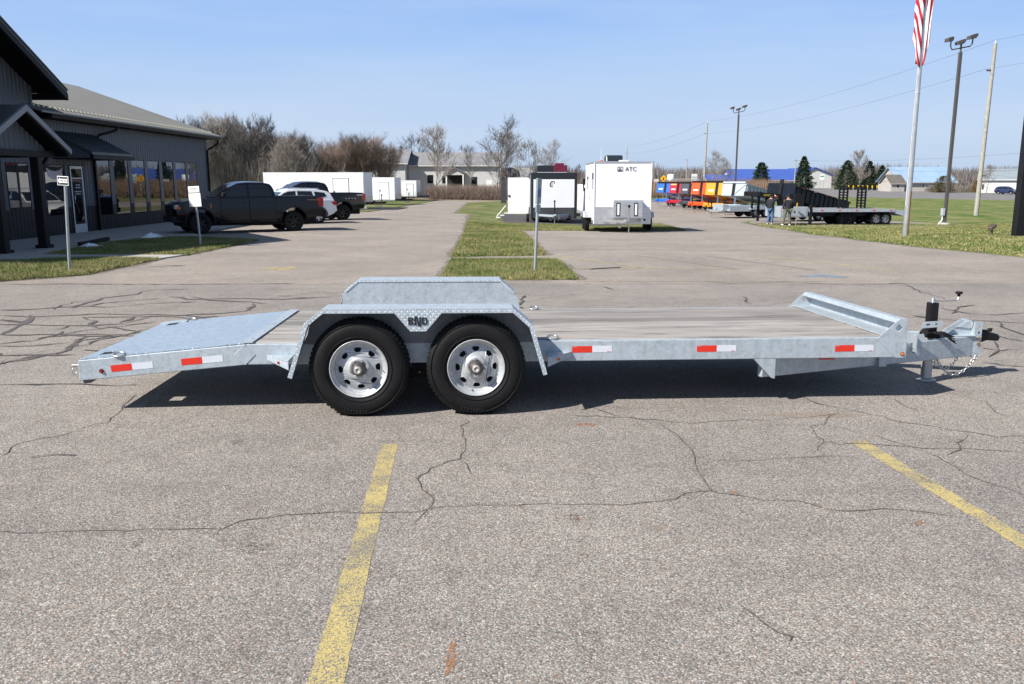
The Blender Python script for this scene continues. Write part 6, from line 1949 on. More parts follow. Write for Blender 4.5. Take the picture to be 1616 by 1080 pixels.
# flat trailer with fenders in front of the tippers
gx, gy = 14.8, 60.5
t = thing('flatbed_trailer', 'small galvanised flat trailer in front of the galvanised dump trailer', 'trailer', (gx, gy, gz(gx, gy) + 0.05), (0, 0, rad(196)))
MB().box(-3.8, 0.0, -1.0, 1.0, 0.48, 0.62).build('deck', M_GALV, t, bevel=0.01)
MB().box(-0.1, 0.35, -0.7, 0.7, 0.50, 0.92).build('front_box', M_GALV, t, bevel=0.02)
for s in (1, -1):
    MB().box(-3.8, 0.0, s * 1.0, s * 1.05, 0.45, 0.80).build('side_rail', M_GALV, t)
    for x in (-2.0, -2.8): twheel(t, x, s * 1.2, 0.36)
    MB().prism([(-3.25, 0.62), (-3.0, 0.82), (-1.75, 0.82), (-1.5, 0.62), (-1.5, 0.58), (-3.25, 0.58)], 'y', s * 1.06, s * 1.32).build('fender', M_GALV, t)
tongue(t, M_GALV, 1.0, 0.5, 0.7); jackstand(t, 0.85, 0, 0.5, 0.5, M_BLACK)

# ------------------------------------------------------------------ two people
M_SKIN = mat('skin', (0.50, 0.29, 0.20), 0.55, var=0.08)
M_HAIR = mat('dark hair', (0.03, 0.022, 0.018), 0.7, var=0.2)
def skinned(name, chains, m, parent, sub=1):
    """Joint chains [(points with radius)] grown into one smooth skin; chains share joints by position."""
    vs, es, rs, idx = [], [], [], {}
    for ch in chains:
        prev = None
        for (p, r) in ch:
            k = tuple(round(c, 3) for c in p)
            if k not in idx:
                idx[k] = len(vs); vs.append(p); rs.append(r)
            if prev is not None and prev != idx[k]: es.append((prev, idx[k]))
            prev = idx[k]
    me = bpy.data.meshes.new(name)
    me.from_pydata(vs, es, [])
    me.materials.append(m)
    o = bpy.data.objects.new(name, me); COL.objects.link(o); o.parent = parent
    sk = o.modifiers.new('skin', 'SKIN'); sk.use_smooth_shade = True
    for i, d in enumerate(me.skin_vertices[0].data):
        rr = rs[i]
        d.radius = rr if isinstance(rr, tuple) else (rr, rr)
        d.use_root = (i == 0)
    o.modifiers.new('sub', 'SUBSURF').levels = sub
    o.modifiers['sub'].render_levels = sub + 1
    return o
def person(label, x, y, head, armR, armL, footR, footL, shirt, trousers, shoes, cap):
    """Local x right, y forward. Arms: elbow, wrist, hand tip. Feet: knee, ankle."""
    t = thing('person', label, 'person', (x, y, gz(x, y) + 0.05), (0, 0, rad(head)))
    P = (0, 0, 0.92); C1 = (0, -0.01, 1.12); C2 = (0, 0.0, 1.33); N1 = (0, 0.0, 1.44); HD = (0, 0.015, 1.52); HT = (0, 0.02, 1.60)
    ch = [[(P, (0.155, 0.115)), (C1, (0.15, 0.11)), (C2, (0.165, 0.11)), (N1, 0.058), (HD, (0.072, 0.085)), (HT, (0.07, 0.085)), ((0, 0.015, 1.66), (0.045, 0.055))]]
    cloth, pants = [[((0, 0, 0.86), (0.20, 0.165)), (P, (0.205, 0.17)), (C1, (0.20, 0.165)), (C2, (0.185, 0.13)), ((0, 0, 1.43), (0.10, 0.09))]], []
    for s, arm in ((1, armR), (-1, armL)):
        S = (s * 0.185, -0.01, 1.35); E, W, T = arm
        ch.append([(C2, (0.165, 0.11)), (S, 0.058), (E, 0.045), (W, 0.031), (tuple((a + b) / 2 for a, b in zip(W, T)), (0.036, 0.02))])
        mid = tuple((a + b) / 2 for a, b in zip(W, T))
        d = (Vector(T) - Vector(W)); u = d.cross(Vector((0, 1, 0.2))).normalized()
        for k in range(4):
            o_ = u * (0.022 * (k - 1.5)); ln = 0.55 * (1.0, 1.12, 1.05, 0.85)[k]
            ch.append([(mid, (0.036, 0.02)), (tuple(Vector(mid) + d * ln * 0.55 + o_), 0.009), (tuple(Vector(mid) + d * ln + o_ * 1.1), 0.008)])
        ch.append([(mid, (0.036, 0.02)), (tuple(Vector(mid) + u * 0.045 + d * 0.1), 0.010), (tuple(Vector(mid) + u * 0.055 + d * 0.35), 0.008)])
        Wc = tuple(Vector(E).lerp(Vector(W), 0.88))
        cloth.append([(C2, (0.185, 0.13)), (S, 0.078), (E, 0.062), (Wc, 0.045)])
    for s, leg_ in ((1, footR), (-1, footL)):
        K, A = leg_; Hh = (s * 0.095, 0, 0.86)
        ch.append([(P, (0.155, 0.115)), (Hh, 0.085), (K, 0.058), (A, 0.04), ((A[0] + s * 0.01, A[1] + 0.10, 0.045), (0.038, 0.03))])
        pants.append([((0, 0, 0.935), (0.168, 0.128)), (Hh, 0.10), (K, 0.078), ((A[0], A[1], 0.10), 0.07)])
        skinned('shoe', [[((A[0], A[1] - 0.05, 0.048), (0.042, 0.045)), ((A[0] + s * 0.01, A[1] + 0.06, 0.048), (0.046, 0.045)), ((A[0] + s * 0.015, A[1] + 0.16, 0.038), (0.042, 0.034))]], shoes, t)
    skinned('body', ch, M_SKIN, t)
    skinned('shirt', cloth, shirt, t)
    skinned('trousers', [pants[0], pants[1]], trousers, t)
    q = MB(); q.lathe([(0.088, 0.0), (0.092, 0.03), (0.085, 0.075), (0.06, 0.105), (0.0001, 0.118)], 16, axis='z', mtx=Matrix.Translation((0, 0.015, 1.585)) @ Matrix.Diagonal((0.92, 1.12, 1, 1)))
    q.prism([(-0.07, 0.08), (0.07, 0.08), (0.055, 0.17), (0.0, 0.19), (-0.055, 0.17)], 'z', 1.59, 1.60)
    q.build('cap', cap, t)
    q = MB(); q.lathe([(0.080, 0.0), (0.084, 0.06), (0.08, 0.09)], 14, axis='z', mtx=Matrix.Translation((0, 0.0, 1.515)) @ Matrix.Diagonal((0.95, 1.0, 1, 1))); q.build('hair', M_HAIR, t)
    f = MB()
    f.prism([(-0.012, 0.098), (0.012, 0.098), (0.0, 0.128)], 'z', 1.53, 1.55)
    f.build('nose', M_SKIN, t)
    for s in (1, -1):
        MB().lathe([(0.0001, -0.006), (0.011, 0.0), (0.0001, 0.006)], 8, axis='y', mtx=Matrix.Translation((s * 0.032, 0.094, 1.56))).build('eye', M_BLACKM, t)
        MB().lathe([(0.0001, -0.008), (0.024, 0.0), (0.0001, 0.008)], 8, axis='x', mtx=Matrix.Translation((s * 0.083, 0.01, 1.545)) @ Matrix.Diagonal((1, 0.7, 1.2, 1))).build('ear', M_SKIN, t)
    MB().box(-0.024, 0.024, 0.093, 0.101, 1.495, 1.503).build('mouth', mat('lips', (0.36, 0.13, 0.11), 0.5), t)
    return t
M_SHIRT = mat('black jacket cloth', (0.013, 0.013, 0.016), 0.85, var=0.2, vs=12)
M_SHIRT2 = mat('washed black sweater cloth', (0.020, 0.019, 0.024), 0.85, var=0.2, vs=12)
M_JEAN = mat('blue denim', (0.065, 0.125, 0.23), 0.85, var=0.25, vs=10)
M_OLIVE = mat('olive trousers cloth', (0.115, 0.12, 0.075), 0.85, var=0.2, vs=10)
M_SHOEW = mat('white trainers', (0.72, 0.72, 0.70), 0.6, var=0.08)
M_SHOEG = mat('grey trainers', (0.42, 0.45, 0.48), 0.6, var=0.1)
person('person in black top and blue jeans shading eyes with a raised hand', 14.45, 48.0, -50,
       ((0.36, 0.13, 1.42), (0.15, 0.20, 1.60), (0.05, 0.21, 1.64)), ((-0.27, -0.02, 1.10), (-0.24, 0.10, 0.88), (-0.24, 0.14, 0.76)),
       ((0.11, 0.05, 0.48), (0.12, 0.0, 0.08)), ((-0.10, 0.04, 0.48), (-0.11, -0.06, 0.08)), M_SHIRT, M_JEAN, M_SHOEG, M_BLACKM)
person('person in black sweater and olive trousers standing with back turned', 14.95, 46.5, 8,
       ((0.27, 0.0, 1.08), (0.27, 0.10, 0.86), (0.26, 0.13, 0.74)), ((-0.27, -0.01, 1.09), (-0.26, 0.06, 0.86), (-0.26, 0.09, 0.74)),
       ((0.12, 0.02, 0.48), (0.13, -0.02, 0.08)), ((-0.17, 0.03, 0.48), (-0.26, -0.02, 0.08)), M_SHIRT2, M_OLIVE, M_SHOEW, M_BLACKM)
sx_, sy_ = 15.25, 46.0
t = thing('marker_stake', 'thin wooden stake with yellow top beside the person in olive trousers', 'stake', (sx_, sy_, gz(sx_, sy_) + 0.03))
MB().cyl((0, 0, -0.1), (0, 0, 1.05), 0.018, n=6).build('shaft', mat('pale stake wood', (0.36, 0.28, 0.19), 0.8), t)
MB().cyl((0, 0, 1.05), (0.02, 0, 1.25), 0.03, 0.022, n=6).build('tip', mat('yellow plastic', (0.7, 0.42, 0.02), 0.5), t)

# ------------------------------------------------------------------ poles, flag, lamps and wires
def gpt(x, y, lift=0.0): return (x, y, gz(x, y) + lift)
M_STEELP = mat('brushed flagpole steel', (0.50, 0.51, 0.52), 0.35, 0.6, var=0.15, vs=3)
M_STAINP = mat('rust stained flagpole steel', (0.42, 0.25, 0.08), 0.5, 0.3, var=0.35, vs=6)
M_BRONZE = mat('dark bronze paint', (0.075, 0.068, 0.062), 0.5, var=0.12)
M_UPOLE = mat('weathered utility pole wood', (0.34, 0.32, 0.28), 0.9, var=0.22, vs=5, bump=0.4, bs=25)
t = thing('flagpole', 'tall metal flagpole with rust-stained foot on the lawn edge', 'flagpole', gpt(14.73, 31.99))
MB().cyl((0, 0, -0.3), (0, 0, 1.75), 0.105, 0.101, n=16).build('pole_foot', M_STEELP, t)
q = MB()
for i in range(6):
    a0, a1 = -1.5 + i * 0.27, -1.5 + (i + 1) * 0.27
    q.quad((0.107 * math.cos(a0), 0.107 * math.sin(a0), 0.03), (0.107 * math.cos(a1), 0.107 * math.sin(a1), 0.03), (0.104 * math.cos(a1), 0.104 * math.sin(a1), 1.7), (0.104 * math.cos(a0), 0.104 * math.sin(a0), 1.7))
q.build('rust_stain', M_STAINP, t)
MB().cyl((0, 0, 1.75), (0, 0, 10.6), 0.101, 0.05, n=16).build('shaft', M_STEELP, t)
MB().lathe([(0.0001, -0.09), (0.06, -0.065), (0.09, 0), (0.06, 0.065), (0.0001, 0.09)], 14, axis='z', mtx=Matrix.Translation((0, 0, 10.7))).build('finial', M_STEELP, t)
for z in (2.6, 4.1, 5.2):
    MB().cyl((0, 0, z), (0, 0, z + 0.03), 0.105 - 0.006 * z / 2, n=16).build('pole_joint', M_STEELP, t)
MB().tube([(-0.10, -0.03, 1.2), (-0.085, -0.03, 5.0), (-0.06, -0.03, 10.4)], 0.008, 5).build('halyard', M_SIGNW, t)
# limp flag: folded stripes hanging about the pole
m_, N_, L_, b_ = nmat('flag cloth stripes')
uvn = nd(N_, 'ShaderNodeUVMap')
sp = nd(N_, 'ShaderNodeSeparateXYZ'); L_.new(uvn.outputs['UV'], sp.inputs['Vector'])
mu = nd(N_, 'ShaderNodeMath', operation='MULTIPLY'); mu.inputs[1].default_value = 3.2; L_.new(sp.outputs['Y'], mu.inputs[0])
fr = nd(N_, 'ShaderNodeMath', operation='FRACT'); L_.new(mu.outputs[0], fr.inputs[0])
gt = nd(N_, 'ShaderNodeMath', operation='GREATER_THAN'); gt.inputs[1].default_value = 0.5; L_.new(fr.outputs[0], gt.inputs[0])
mx_ = nd(N_, 'ShaderNodeMixRGB', Color1=(0.42, 0.008, 0.02, 1), Color2=(0.76, 0.76, 0.80, 1)); L_.new(gt.outputs[0], mx_.inputs['Fac'])
L_.new(mx_.outputs['Color'], b_.inputs['Base Color']); b_.inputs['Roughness'].default_value = 0.8
M_FLAG = m_
def flag_flap(pts_top, pts_bot, v0, v1, slant, nz=24):
    """Cloth strip between a top and a bottom row of plan points, stripes running at a slant."""
    n = len(pts_top)
    vs, fs, uv = [], [], []
    for j in range(nz + 1):
        s = j / nz
        for i in range(n):
            a, c = pts_top[i], pts_bot[i]
            w = 0.02 * math.sin(i * 1.7 + s * 9)
            vs.append((a[0] + (c[0] - a[0]) * s + w, a[1] + (c[1] - a[1]) * s + 0.5 * w, a[2] + (c[2] - a[2]) * s))
            uv.append((s, v0 + (v1 - v0) * i / (n - 1) + slant * s))
    for j in range(nz):
        for i in range(n - 1):
            fs.append((j * n + i, j * n + i + 1, (j + 1) * n + i + 1, (j + 1) * n + i))
    return vs, fs, uv
FV, FF, FU = [], [], []
for (tp, bt, v0, v1, sl) in (
    ([(-0.05, -0.10, 9.2), (-0.16, -0.16, 9.25), (-0.24, -0.06, 9.2), (-0.30, -0.12, 9.1), (-0.34, 0.0, 9.0)], [(-0.06, -0.10, 6.10), (-0.12, -0.15, 6.08), (-0.20, -0.06, 6.45), (-0.27, -0.13, 6.75), (-0.36, -0.02, 7.0)], 0.0, 0.32, 1.3),
    ([(0.06, -0.02, 9.2), (0.13, -0.14, 9.2), (0.20, -0.02, 9.15), (0.27, -0.12, 9.1), (0.33, 0.02, 9.1)], [(0.05, -0.02, 6.12), (0.11, -0.13, 6.20), (0.17, -0.01, 6.6), (0.22, -0.12, 6.95), (0.25, 0.02, 7.1)], 0.35, 0.85, 0.25),
    ([(-0.2, 0.10, 9.2), (-0.08, 0.20, 9.2), (0.06, 0.12, 9.2), (0.18, 0.18, 9.2)], [(-0.16, 0.10, 6.3), (-0.06, 0.18, 6.2), (0.05, 0.12, 6.3), (0.14, 0.16, 6.4)], 0.2, 0.7, 0.7)):
    a, c, e = flag_flap(tp, bt, v0, v1, sl)
    FF += [tuple(i + len(FV) for i in f) for f in c]; FV += a; FU += e
fm = bpy.data.meshes.new('flag'); fm.from_pydata(FV, [], FF); fm.materials.append(M_FLAG)
ul = fm.uv_layers.new(name='UVMap')
for lp in fm.loops: ul.data[lp.index].uv = FU[lp.vertex_index]
for p_ in fm.polygons: p_.use_smooth = True
fo = linkmesh('flag', fm, None, gpt(14.73, 31.99)); tag(fo, 'red and white striped flag hanging limp on the flagpole', 'flag')
fo.modifiers.new('sub', 'SUBSURF').render_levels = 1
fo.modifiers.new('solid', 'SOLIDIFY').thickness = 0.006

def lamp_post(label, x, y, h, box=False):
    t = thing('lamp_post', label, 'lamp post', gpt(x, y))
    MB().box(-0.08, 0.08, -0.08, 0.08, 0.05, h).build('pole', M_BRONZE, t, bevel=0.012)
    MB().lathe([(0.0001, 0.16), (0.28, 0.16), (0.30, 0.0), (0.30, -0.3)], 16, axis='z').build('footing', M_CONC, t)
    MB().cyl((0, 0, h), (0, 0, h + 0.45), 0.05, n=8).build('tenon', M_BRONZE, t)
    arm = MB().tube([(-0.62, -0.1, h + 0.62), (-0.62, -0.1, h + 0.28), (-0.52, -0.08, h + 0.12), (0, 0, h + 0.22), (0.52, 0.08, h + 0.32), (0.64, 0.1, h + 0.45), (0.66, 0.1, h + 0.78)], 0.035, 8)
    ao = arm.build('arm', M_BRONZE, t)
    for (dx, dy, dz, rz, s) in ((-0.72, -0.1, 0.62, 0.3, 0.55), (-0.05, 0.0, 0.50, 0.1, 0.7), (0.62, 0.1, 0.80, 0.2, 0.75)):
        q = MB(); q.prism([(-0.36 * s, -0.08), (-0.30 * s, 0.10), (0.34 * s, 0.14), (0.36 * s, 0.02), (0.1, -0.10)], 'y', -0.16, 0.16)
        hd = q.build('lamp_head', M_BRONZE, ao, (dx, dy, h + dz), rot=(0, -0.25, rz), bevel=0.02)
        MB().quad((-0.3 * s, -0.13, -0.092), (0.08, -0.13, -0.105), (0.08, 0.13, -0.105), (-0.3 * s, 0.13, -0.092)).build('lens', M_HEAD, hd)
    if box:
        b = MB().box(-0.22, -0.08, -0.14, 0.10, 0.55, 0.95).build('electric_box', mat('grey electric box', (0.36, 0.40, 0.43), 0.5), t, bevel=0.01)
        MB().tube([(-0.15, -0.03, 0.55), (-0.16, -0.03, 0.3), (-0.35, -0.05, 0.1), (-0.36, -0.05, -0.1)], 0.03, 6).build('conduit', M_SIGNW, b)
    return t
lamp_post('near dark lamp post with triple heads and grey box on the lawn', 24.41, 48.35, 9.35, True)
lamp_post('far dark lamp post with small heads rising behind the dump trailers', 24.05, 93.0, 9.6)
def wood_pole(label, x, y, ztop, lean=0.0, arm=0.0, r=0.17, xform=True):
    z0 = gz(x, y)
    t = thing('utility_pole', label, 'utility pole', (x, y, z0), (0, lean, 0))
    MB().cyl((0, 0, -0.4), (0, 0, ztop - z0), r, r * 0.72, n=14).build('pole', M_UPOLE, t)
    if arm:
        MB().box(-arm, arm, -0.22, -0.10, ztop - z0 - 0.45, ztop - z0 - 0.32).build('crossarm', M_UPOLE, t)
        for e in (-arm * 0.9, -arm * 0.45, arm * 0.45, arm * 0.9):
            MB().cyl((e, -0.16, ztop - z0 - 0.32), (e, -0.16, ztop - z0 - 0.14), 0.04, n=6).build('insulator', M_SIGNW, t)
    else:
        MB().cyl((0, 0, ztop - z0), (0, 0, ztop - z0 + 0.2), 0.05, n=8).build('insulator', M_SIGNW, t)
        MB().box(-0.42, -0.10, -0.05, 0.05, ztop - z0 - 1.95, ztop - z0 - 1.83).build('wire_bracket', M_DKSTEEL, t)
    return t
wood_pole('nearest weathered wooden utility pole on the right lawn', 35.02, 64.75, 11.55, 0.012)
wood_pole('wooden utility pole rising behind the charcoal and orange dump trailers', 33.7, 151.7, 11.5, 0.014)
wood_pole('white-looking utility pole with short crossarm before the second evergreen', 92.5, 283.0, 8.2, 0.012, 1.2, 0.2)
wood_pole('thin far utility pole with crossarm above the red dump trailer', 66.5, 330.0, 9.5, 0.0, 1.5, 0.2)
wood_pole('thin far utility pole with crossarm over the warning sign', 44.0, 270.0, 7.5, 0.0, 1.2, 0.18)
wood_pole('far utility pole peeping above the air conditioner of the ATC trailer', 35.0, 265.0, 11.5, 0.0, 0.0, 0.17)
wood_pole('thin far utility pole left of the bare tree clump', 73.0, 330.0, 8.5, 0.0, 0.0, 0.2)
M_WIRE = mat('wire', (0.10, 0.10, 0.11), 0.6, var=0.0)
def wire(label, a, b, d, r=0.008):
    pts = sag(a, b, d, 20)
    tag(MB().tube(pts, r, 4).build('overhead_wire', M_WIRE, None), label, 'wire', 'overhead wires')
wire('upper overhead wire leaving the near pole to the right', (35.1, 64.75, 11.75), (36.5, -25, 11.8), 0.9)
wire('lower overhead wire leaving the near pole to the right', (34.7, 64.75, 9.75), (36.0, -25, 9.8), 0.8)
wire('upper overhead wire between the near pole and the one behind it', (35.1, 64.75, 11.75), (33.9, 151.7, 11.7), 0.9, 0.010)
wire('lower overhead wire between the near pole and the one behind it', (34.7, 64.75, 9.75), (33.4, 151.7, 9.6), 0.9, 0.010)
wire('upper far overhead wire reaching toward the ATC trailer', (33.9, 151.7, 11.7), (35.0, 265, 11.7), 1.0, 0.015)
wire('lower far overhead wire reaching toward the ATC trailer', (33.4, 151.7, 9.6), (34.6, 265, 9.6), 1.0, 0.015)
wire('roadside cable strung past the pale blue roof', (92.5, 283, 7.9), (118, 190, 8.0), 1.0, 0.03)
wire('drooping cable crossing before the pale blue roof', (98.0, 250, 5.4), (107, 176, 3.9), 1.0, 0.035)
# black sign pylon at the frame edge
t = thing('sign_pylon', 'black steel sign post cut by the right frame edge', 'sign post', gpt(18.95, 31.99))
MB().box(-0.17, 0.17, -0.17, 0.17, -0.2, 9.0).build('post', M_BLACK, t, bevel=0.01)
MB().box(-0.24, 0.24, -0.24, 0.24, -0.05, 0.08).build('base_plate', M_BLACK, t, bevel=0.01)
MB().prism([(0.18, 3.0), (0.18, 4.45), (0.42, 4.75), (4.2, 4.75), (4.2, 3.0)], 'y', -0.2, 0.2).build('sign_cabinet', M_BLACK, t, bevel=0.01)
MB().box(4.0, 4.34, -0.17, 0.17, -0.2, 3.0).build('post', M_BLACK, t, bevel=0.01)
# ground floodlight
t = thing('ground_floodlight', 'small rusty ground floodlight on the lawn before the black sign post', 'floodlight', gpt(18.75, 33.4, 0.03), (0, 0, 0.4))
MB().cyl((0, 0, -0.05), (0, 0, 0.26), 0.045, n=8).build('stem', M_DKSTEEL, t)
h = MB().box(-0.15, 0.16, -0.10, 0.10, 0.0, 0.13).build('lamp_head', mat('faded brown housing', (0.16, 0.11, 0.09), 0.6, var=0.3, vs=12), t, (0.02, 0, 0.26), rot=(0, -0.5, 0), bevel=0.02)
MB().box(0.162, 0.17, -0.085, 0.085, 0.015, 0.115).build('lens', M_HEAD, h)
for k in range(4): MB().box(-0.12 + k * 0.07, -0.10 + k * 0.07, -0.09, 0.09, 0.13, 0.15).build('fin', M_DKSTEEL, h)

# ------------------------------------------------------------------ signs and boxes by the far road
def diamond(label, x, y, z, s):
    t = thing('warning_sign', label, 'sign', gpt(x, y))
    g = gz(x, y)
    MB().cyl((0, 0, 0), (0, 0, z - g + s), 0.04, n=6).build('post', M_POST, t)
    MB().prism([(-s, z - g), (0, z - g - s), (s, z - g), (0, z - g + s)], 'y', -0.06, -0.045).build('sign_face', mat('warning yellow', (0.80, 0.42, 0.01), 0.5), t)
    MB().prism([(-s * 0.2, z - g - s * 0.5), (s * 0.15, z - g - s * 0.4), (0.05, z - g + s * 0.4), (-0.1, z - g + s * 0.1)], 'y', -0.066, -0.061).build('symbol', M_SIGNB, t)
diamond('yellow diamond warning sign above the dry reeds', 23.3, 133.0, 1.95, 0.55)
t = thing('storage_tank', 'white ribbed cylinder tank behind the dry reeds', 'tank', gpt(31.8, 173.0))
MB().lathe([(0.72, 1.1), (0.72, 3.95), (0.65, 4.05), (0.0001, 4.15)], 20, axis='z').build('shell', M_SIGNW, t)
for k in range(4): MB().cyl((0.5 * math.cos(k * 1.57), 0.5 * math.sin(k * 1.57), 0), (0.5 * math.cos(k * 1.57), 0.5 * math.sin(k * 1.57), 1.12), 0.06, n=6).build('leg', M_POST, t)
for k in range(3): MB().lathe([(0.725, 1.4 + k * 0.8), (0.74, 1.45 + k * 0.8), (0.725, 1.5 + k * 0.8)], 20, axis='z').build('hoop', M_SIGNW, t)
def board(label, x, y, w, z0, z1, bars):
    t = thing('road_sign', label, 'sign', gpt(x, y)); g = gz(x, y)
    for s in (-1, 1): MB().box(s * w * 0.42 - 0.05, s * w * 0.42 + 0.05, -0.05, 0.05, 0, z1 - g).build('post', M_POST, t)
    b = MB().box(-w / 2, w / 2, -0.12, -0.055, z0 - g, z1 - g).build('sign_face', M_SIGNW, t)
    for (za, zb, m) in bars: MB().box(-w * 0.42, w * 0.42, -0.128, -0.121, z0 - g + (z1 - z0) * za, z0 - g + (z1 - z0) * zb).build('sign_band', m, b)
board('tall white information board over the orange dump trailer', 31.6, 150.0, 1.0, 1.2, 2.75, [(0.62, 0.68, M_SIGNB), (0.36, 0.55, mat('pale blue print', (0.45, 0.62, 0.70), 0.5))])
board('low white board left of the yellow warning sign', 24.2, 145.0, 0.75, 1.35, 1.85, [])
board('green and white sign standing on two legs by the white gable', 114.0, 318.0, 1.7, 1.6, 3.6, [(0.5, 0.75, mat('sign green', (0.05, 0.36, 0.25), 0.5))])
MPY = mat('marker yellow', (0.75, 0.42, 0.02), 0.5)
for k in range(11):
    x = 97.5 + k * 1.12
    t = thing('marker_post', 'yellow-topped marker post in the row before the spruces', 'post', gpt(x, 250 - k * 0.6), group='yellow marker posts along the far road')
    MB().box(-0.07, 0.07, -0.05, 0.05, 0, 0.9).build('post', M_POST, t)
    MB().box(-0.16, 0.16, -0.06, 0.06, 0.85, 1.55).build('reflector', MPY, t)

# ------------------------------------------------------------------ houses and halls in the distance
M_VINYL = mat('white vinyl siding', (0.54, 0.54, 0.525), 0.7, var=0.06, vs=0.4)
M_SHING = mat('grey shingles', (0.20, 0.20, 0.205), 0.9, var=0.2, vs=1.5, bump=0.4, bs=8)
M_BRN = mat('brown shingles', (0.12, 0.105, 0.092), 0.9, var=0.2, vs=1.5)
M_BLROOF = mat('blue metal roof', (0.05, 0.10, 0.36), 0.5, var=0.08, vs=0.3)
M_PBROOF = mat('pale blue metal roof', (0.26, 0.37, 0.50), 0.5, var=0.08, vs=0.3)
M_GRROOF = mat('grey green metal roof', (0.24, 0.28, 0.30), 0.5, var=0.08, vs=0.3)
M_DARK = mat('dark opening', (0.02, 0.018, 0.016), 0.8, var=0.2)
M_BEIGE = mat('beige block wall', (0.40, 0.375, 0.34), 0.85, var=0.1, vs=0.8)
def gabled(name, label, cat, x0, x1, y0, depth, ze, zr, wall, roof, ov=0.4, along='x', openings=(), rot=0.0):
    """House: ridge along x (eaves to the viewer) or along y (gable to the viewer). openings: (x, w, z0, z1, kind)."""
    cx = (x0 + x1) / 2; g = gz(cx, y0)
    t = thing(name, label, cat, (cx, y0, g), (0, 0, rot))
    a, b = x0 - cx, x1 - cx
    e, r = ze - g, zr - g
    if along == 'x':
        MB().prism([(0, -0.5), (depth, -0.5), (depth, e), (depth / 2, r - 0.1), (0, e)], 'x', a, b).build('wall', wall, t)
        sl = (r - e) / (depth / 2)
        rf = MB(); rf.prism([(-ov, e - ov * sl), (depth / 2, r), (depth + ov, e - ov * sl), (depth + ov, e - ov * sl + 0.18), (depth / 2, r + 0.2), (-ov, e - ov * sl + 0.18)], 'x', a - ov, b + ov)
        ro = rf.build('roof', roof, t)
        MB().box(a - ov, b + ov, -ov - 0.06, -ov - 0.005, e - ov * sl - 0.08, e - ov * sl + 0.12).build('gutter', wall, ro)
    else:
        MB().prism([(a, -0.5), (b, -0.5), (b, e), (0, r - 0.1), (a, e)], 'y', 0, depth).build('wall', wall, t)
        sl = (r - e) / (b)
        rf = MB(); rf.prism([(a - ov, e - ov * sl), (0, r), (b + ov, e - ov * sl), (b + ov, e - ov * sl + 0.3), (0, r + 0.3), (a - ov, e - ov * sl + 0.3)], 'y', -ov, depth + ov)
        rf.build('roof', roof, t)
    for (x, w, z0, z1, kind) in openings:
        m = MB().box(x - cx, x - cx + w, -0.03, 0.02, z0 - g, z1 - g)
        if kind == 'window':
            o = m.build('window', M_VINYL if wall is not M_VINYL else M_TRIM, t)
            MB().box(x - cx + 0.08, x - cx + w - 0.08, -0.04, -0.031, z0 - g + 0.08, z1 - g - 0.08).build('pane', M_GLASS, o)
        elif kind == 'door': m.build('door', M_SIGNW, t, bevel=0.01)
        else: m.build('opening', M_DARK, t)
    return t
gabled('farmhouse', 'long white house with grey shingle roof behind the bramble hedge', 'house', -16.3, -2.0, 136.0, 9.0, 4.05, 5.9, M_VINYL, M_SHING, 0.4, 'x',
       [(-13.3, 0.9, 1.2, 2.5, 'window'), (-11.0, 0.7, 1.2, 2.4, 'window'), (-6.4, 0.9, 0.7, 2.2, 'window'), (-4.0, 0.9, -0.6, 1.7, 'door')])
t = thing('porch', 'small gabled porch with dark opening on the long white house', 'porch', (-8.9, 134.3, gz(-8.9, 134.3)))
MB().prism([(-1.7, 3.7), (0, 4.55), (1.7, 3.7), (1.7, 3.85), (0, 4.7), (-1.7, 3.85)], 'y', -0.3, 1.9).build('roof', M_SHING, t)
MB().prism([(-1.5, 3.5), (1.5, 3.5), (1.5, 3.75), (0, 4.5), (-1.5, 3.75)], 'y', 0.0, 0.1).build('gable', M_VINYL, t)
for s in (-1.4, 1.2): MB().box(s, s + 0.2, 0, 0.2, -0.2, 3.5).build('post', M_SIGNW, t)
MB().box(-1.4, 1.4, 1.55, 1.68, 0, 3.5).build('back_wall', M_DARK, t)
gabled('farmhouse', 'left white house with higher grey roof half hidden by bare thicket', 'house', -31.5, -16.4, 133.0, 10.0, 4.35, 6.25, M_VINYL, M_SHING, 0.5, 'x', [(-24, 1.0, 1.0, 2.5, 'window'), (-20, 1.0, 1.0, 2.5, 'window')])
gabled('shed', 'low grey-roofed shed right of the long white house', 'shed', -1.5, 3.2, 140.0, 6.0, 1.7, 3.5, M_VINYL, M_SHING, 0.3, 'x')
# blue-roofed hall
gabled('hall', 'wide low hall with bright blue metal roof and hipped left end', 'building', 80.0, 104.0, 312.0, 22.0, 1.55, 5.35, M_VINYL, M_BLROOF, 0.8, 'x', [(85.5, 2.2, -1.0, 0.9, 'dark'), (92.0, 1.2, -1.0, 0.6, 'door')])
gabled('hall_wing', 'low blue-roofed wing sloping down at the left of the hall', 'building', 70.5, 84.0, 308.0, 12.0, 0.5, 3.3, M_VINYL, M_BLROOF, 0.8, 'x', [(72, 2.2, -1.3, 0.2, 'dark'), (78, 3.0, -1.3, 0.2, 'dark')])
gabled('hall', 'white gable-fronted hall with blue roof beside the second evergreen', 'building', 106.5, 119.0, 322.0, 30.0, 3.4, 5.9, M_VINYL, M_BLROOF, 0.6, 'y')
gabled('house', 'low building with grey roof left of the blue hall', 'building', 62.0, 75.0, 345.0, 8.0, 0.4, 1.9, M_BEIGE, M_SHING, 0.4, 'x')
gabled('workshop', 'beige workshop with pale blue metal roof behind the flagpole', 'building', 106.0, 121.0, 236.0, 14.0, 1.2, 5.0, M_BEIGE, M_PBROOF, 0.6, 'x', [(108.2, 0.6, -0.4, 0.6, 'window'), (112.2, 0.6, -0.4, 0.6, 'window'), (116.2, 0.6, -0.4, 0.6, 'window')])
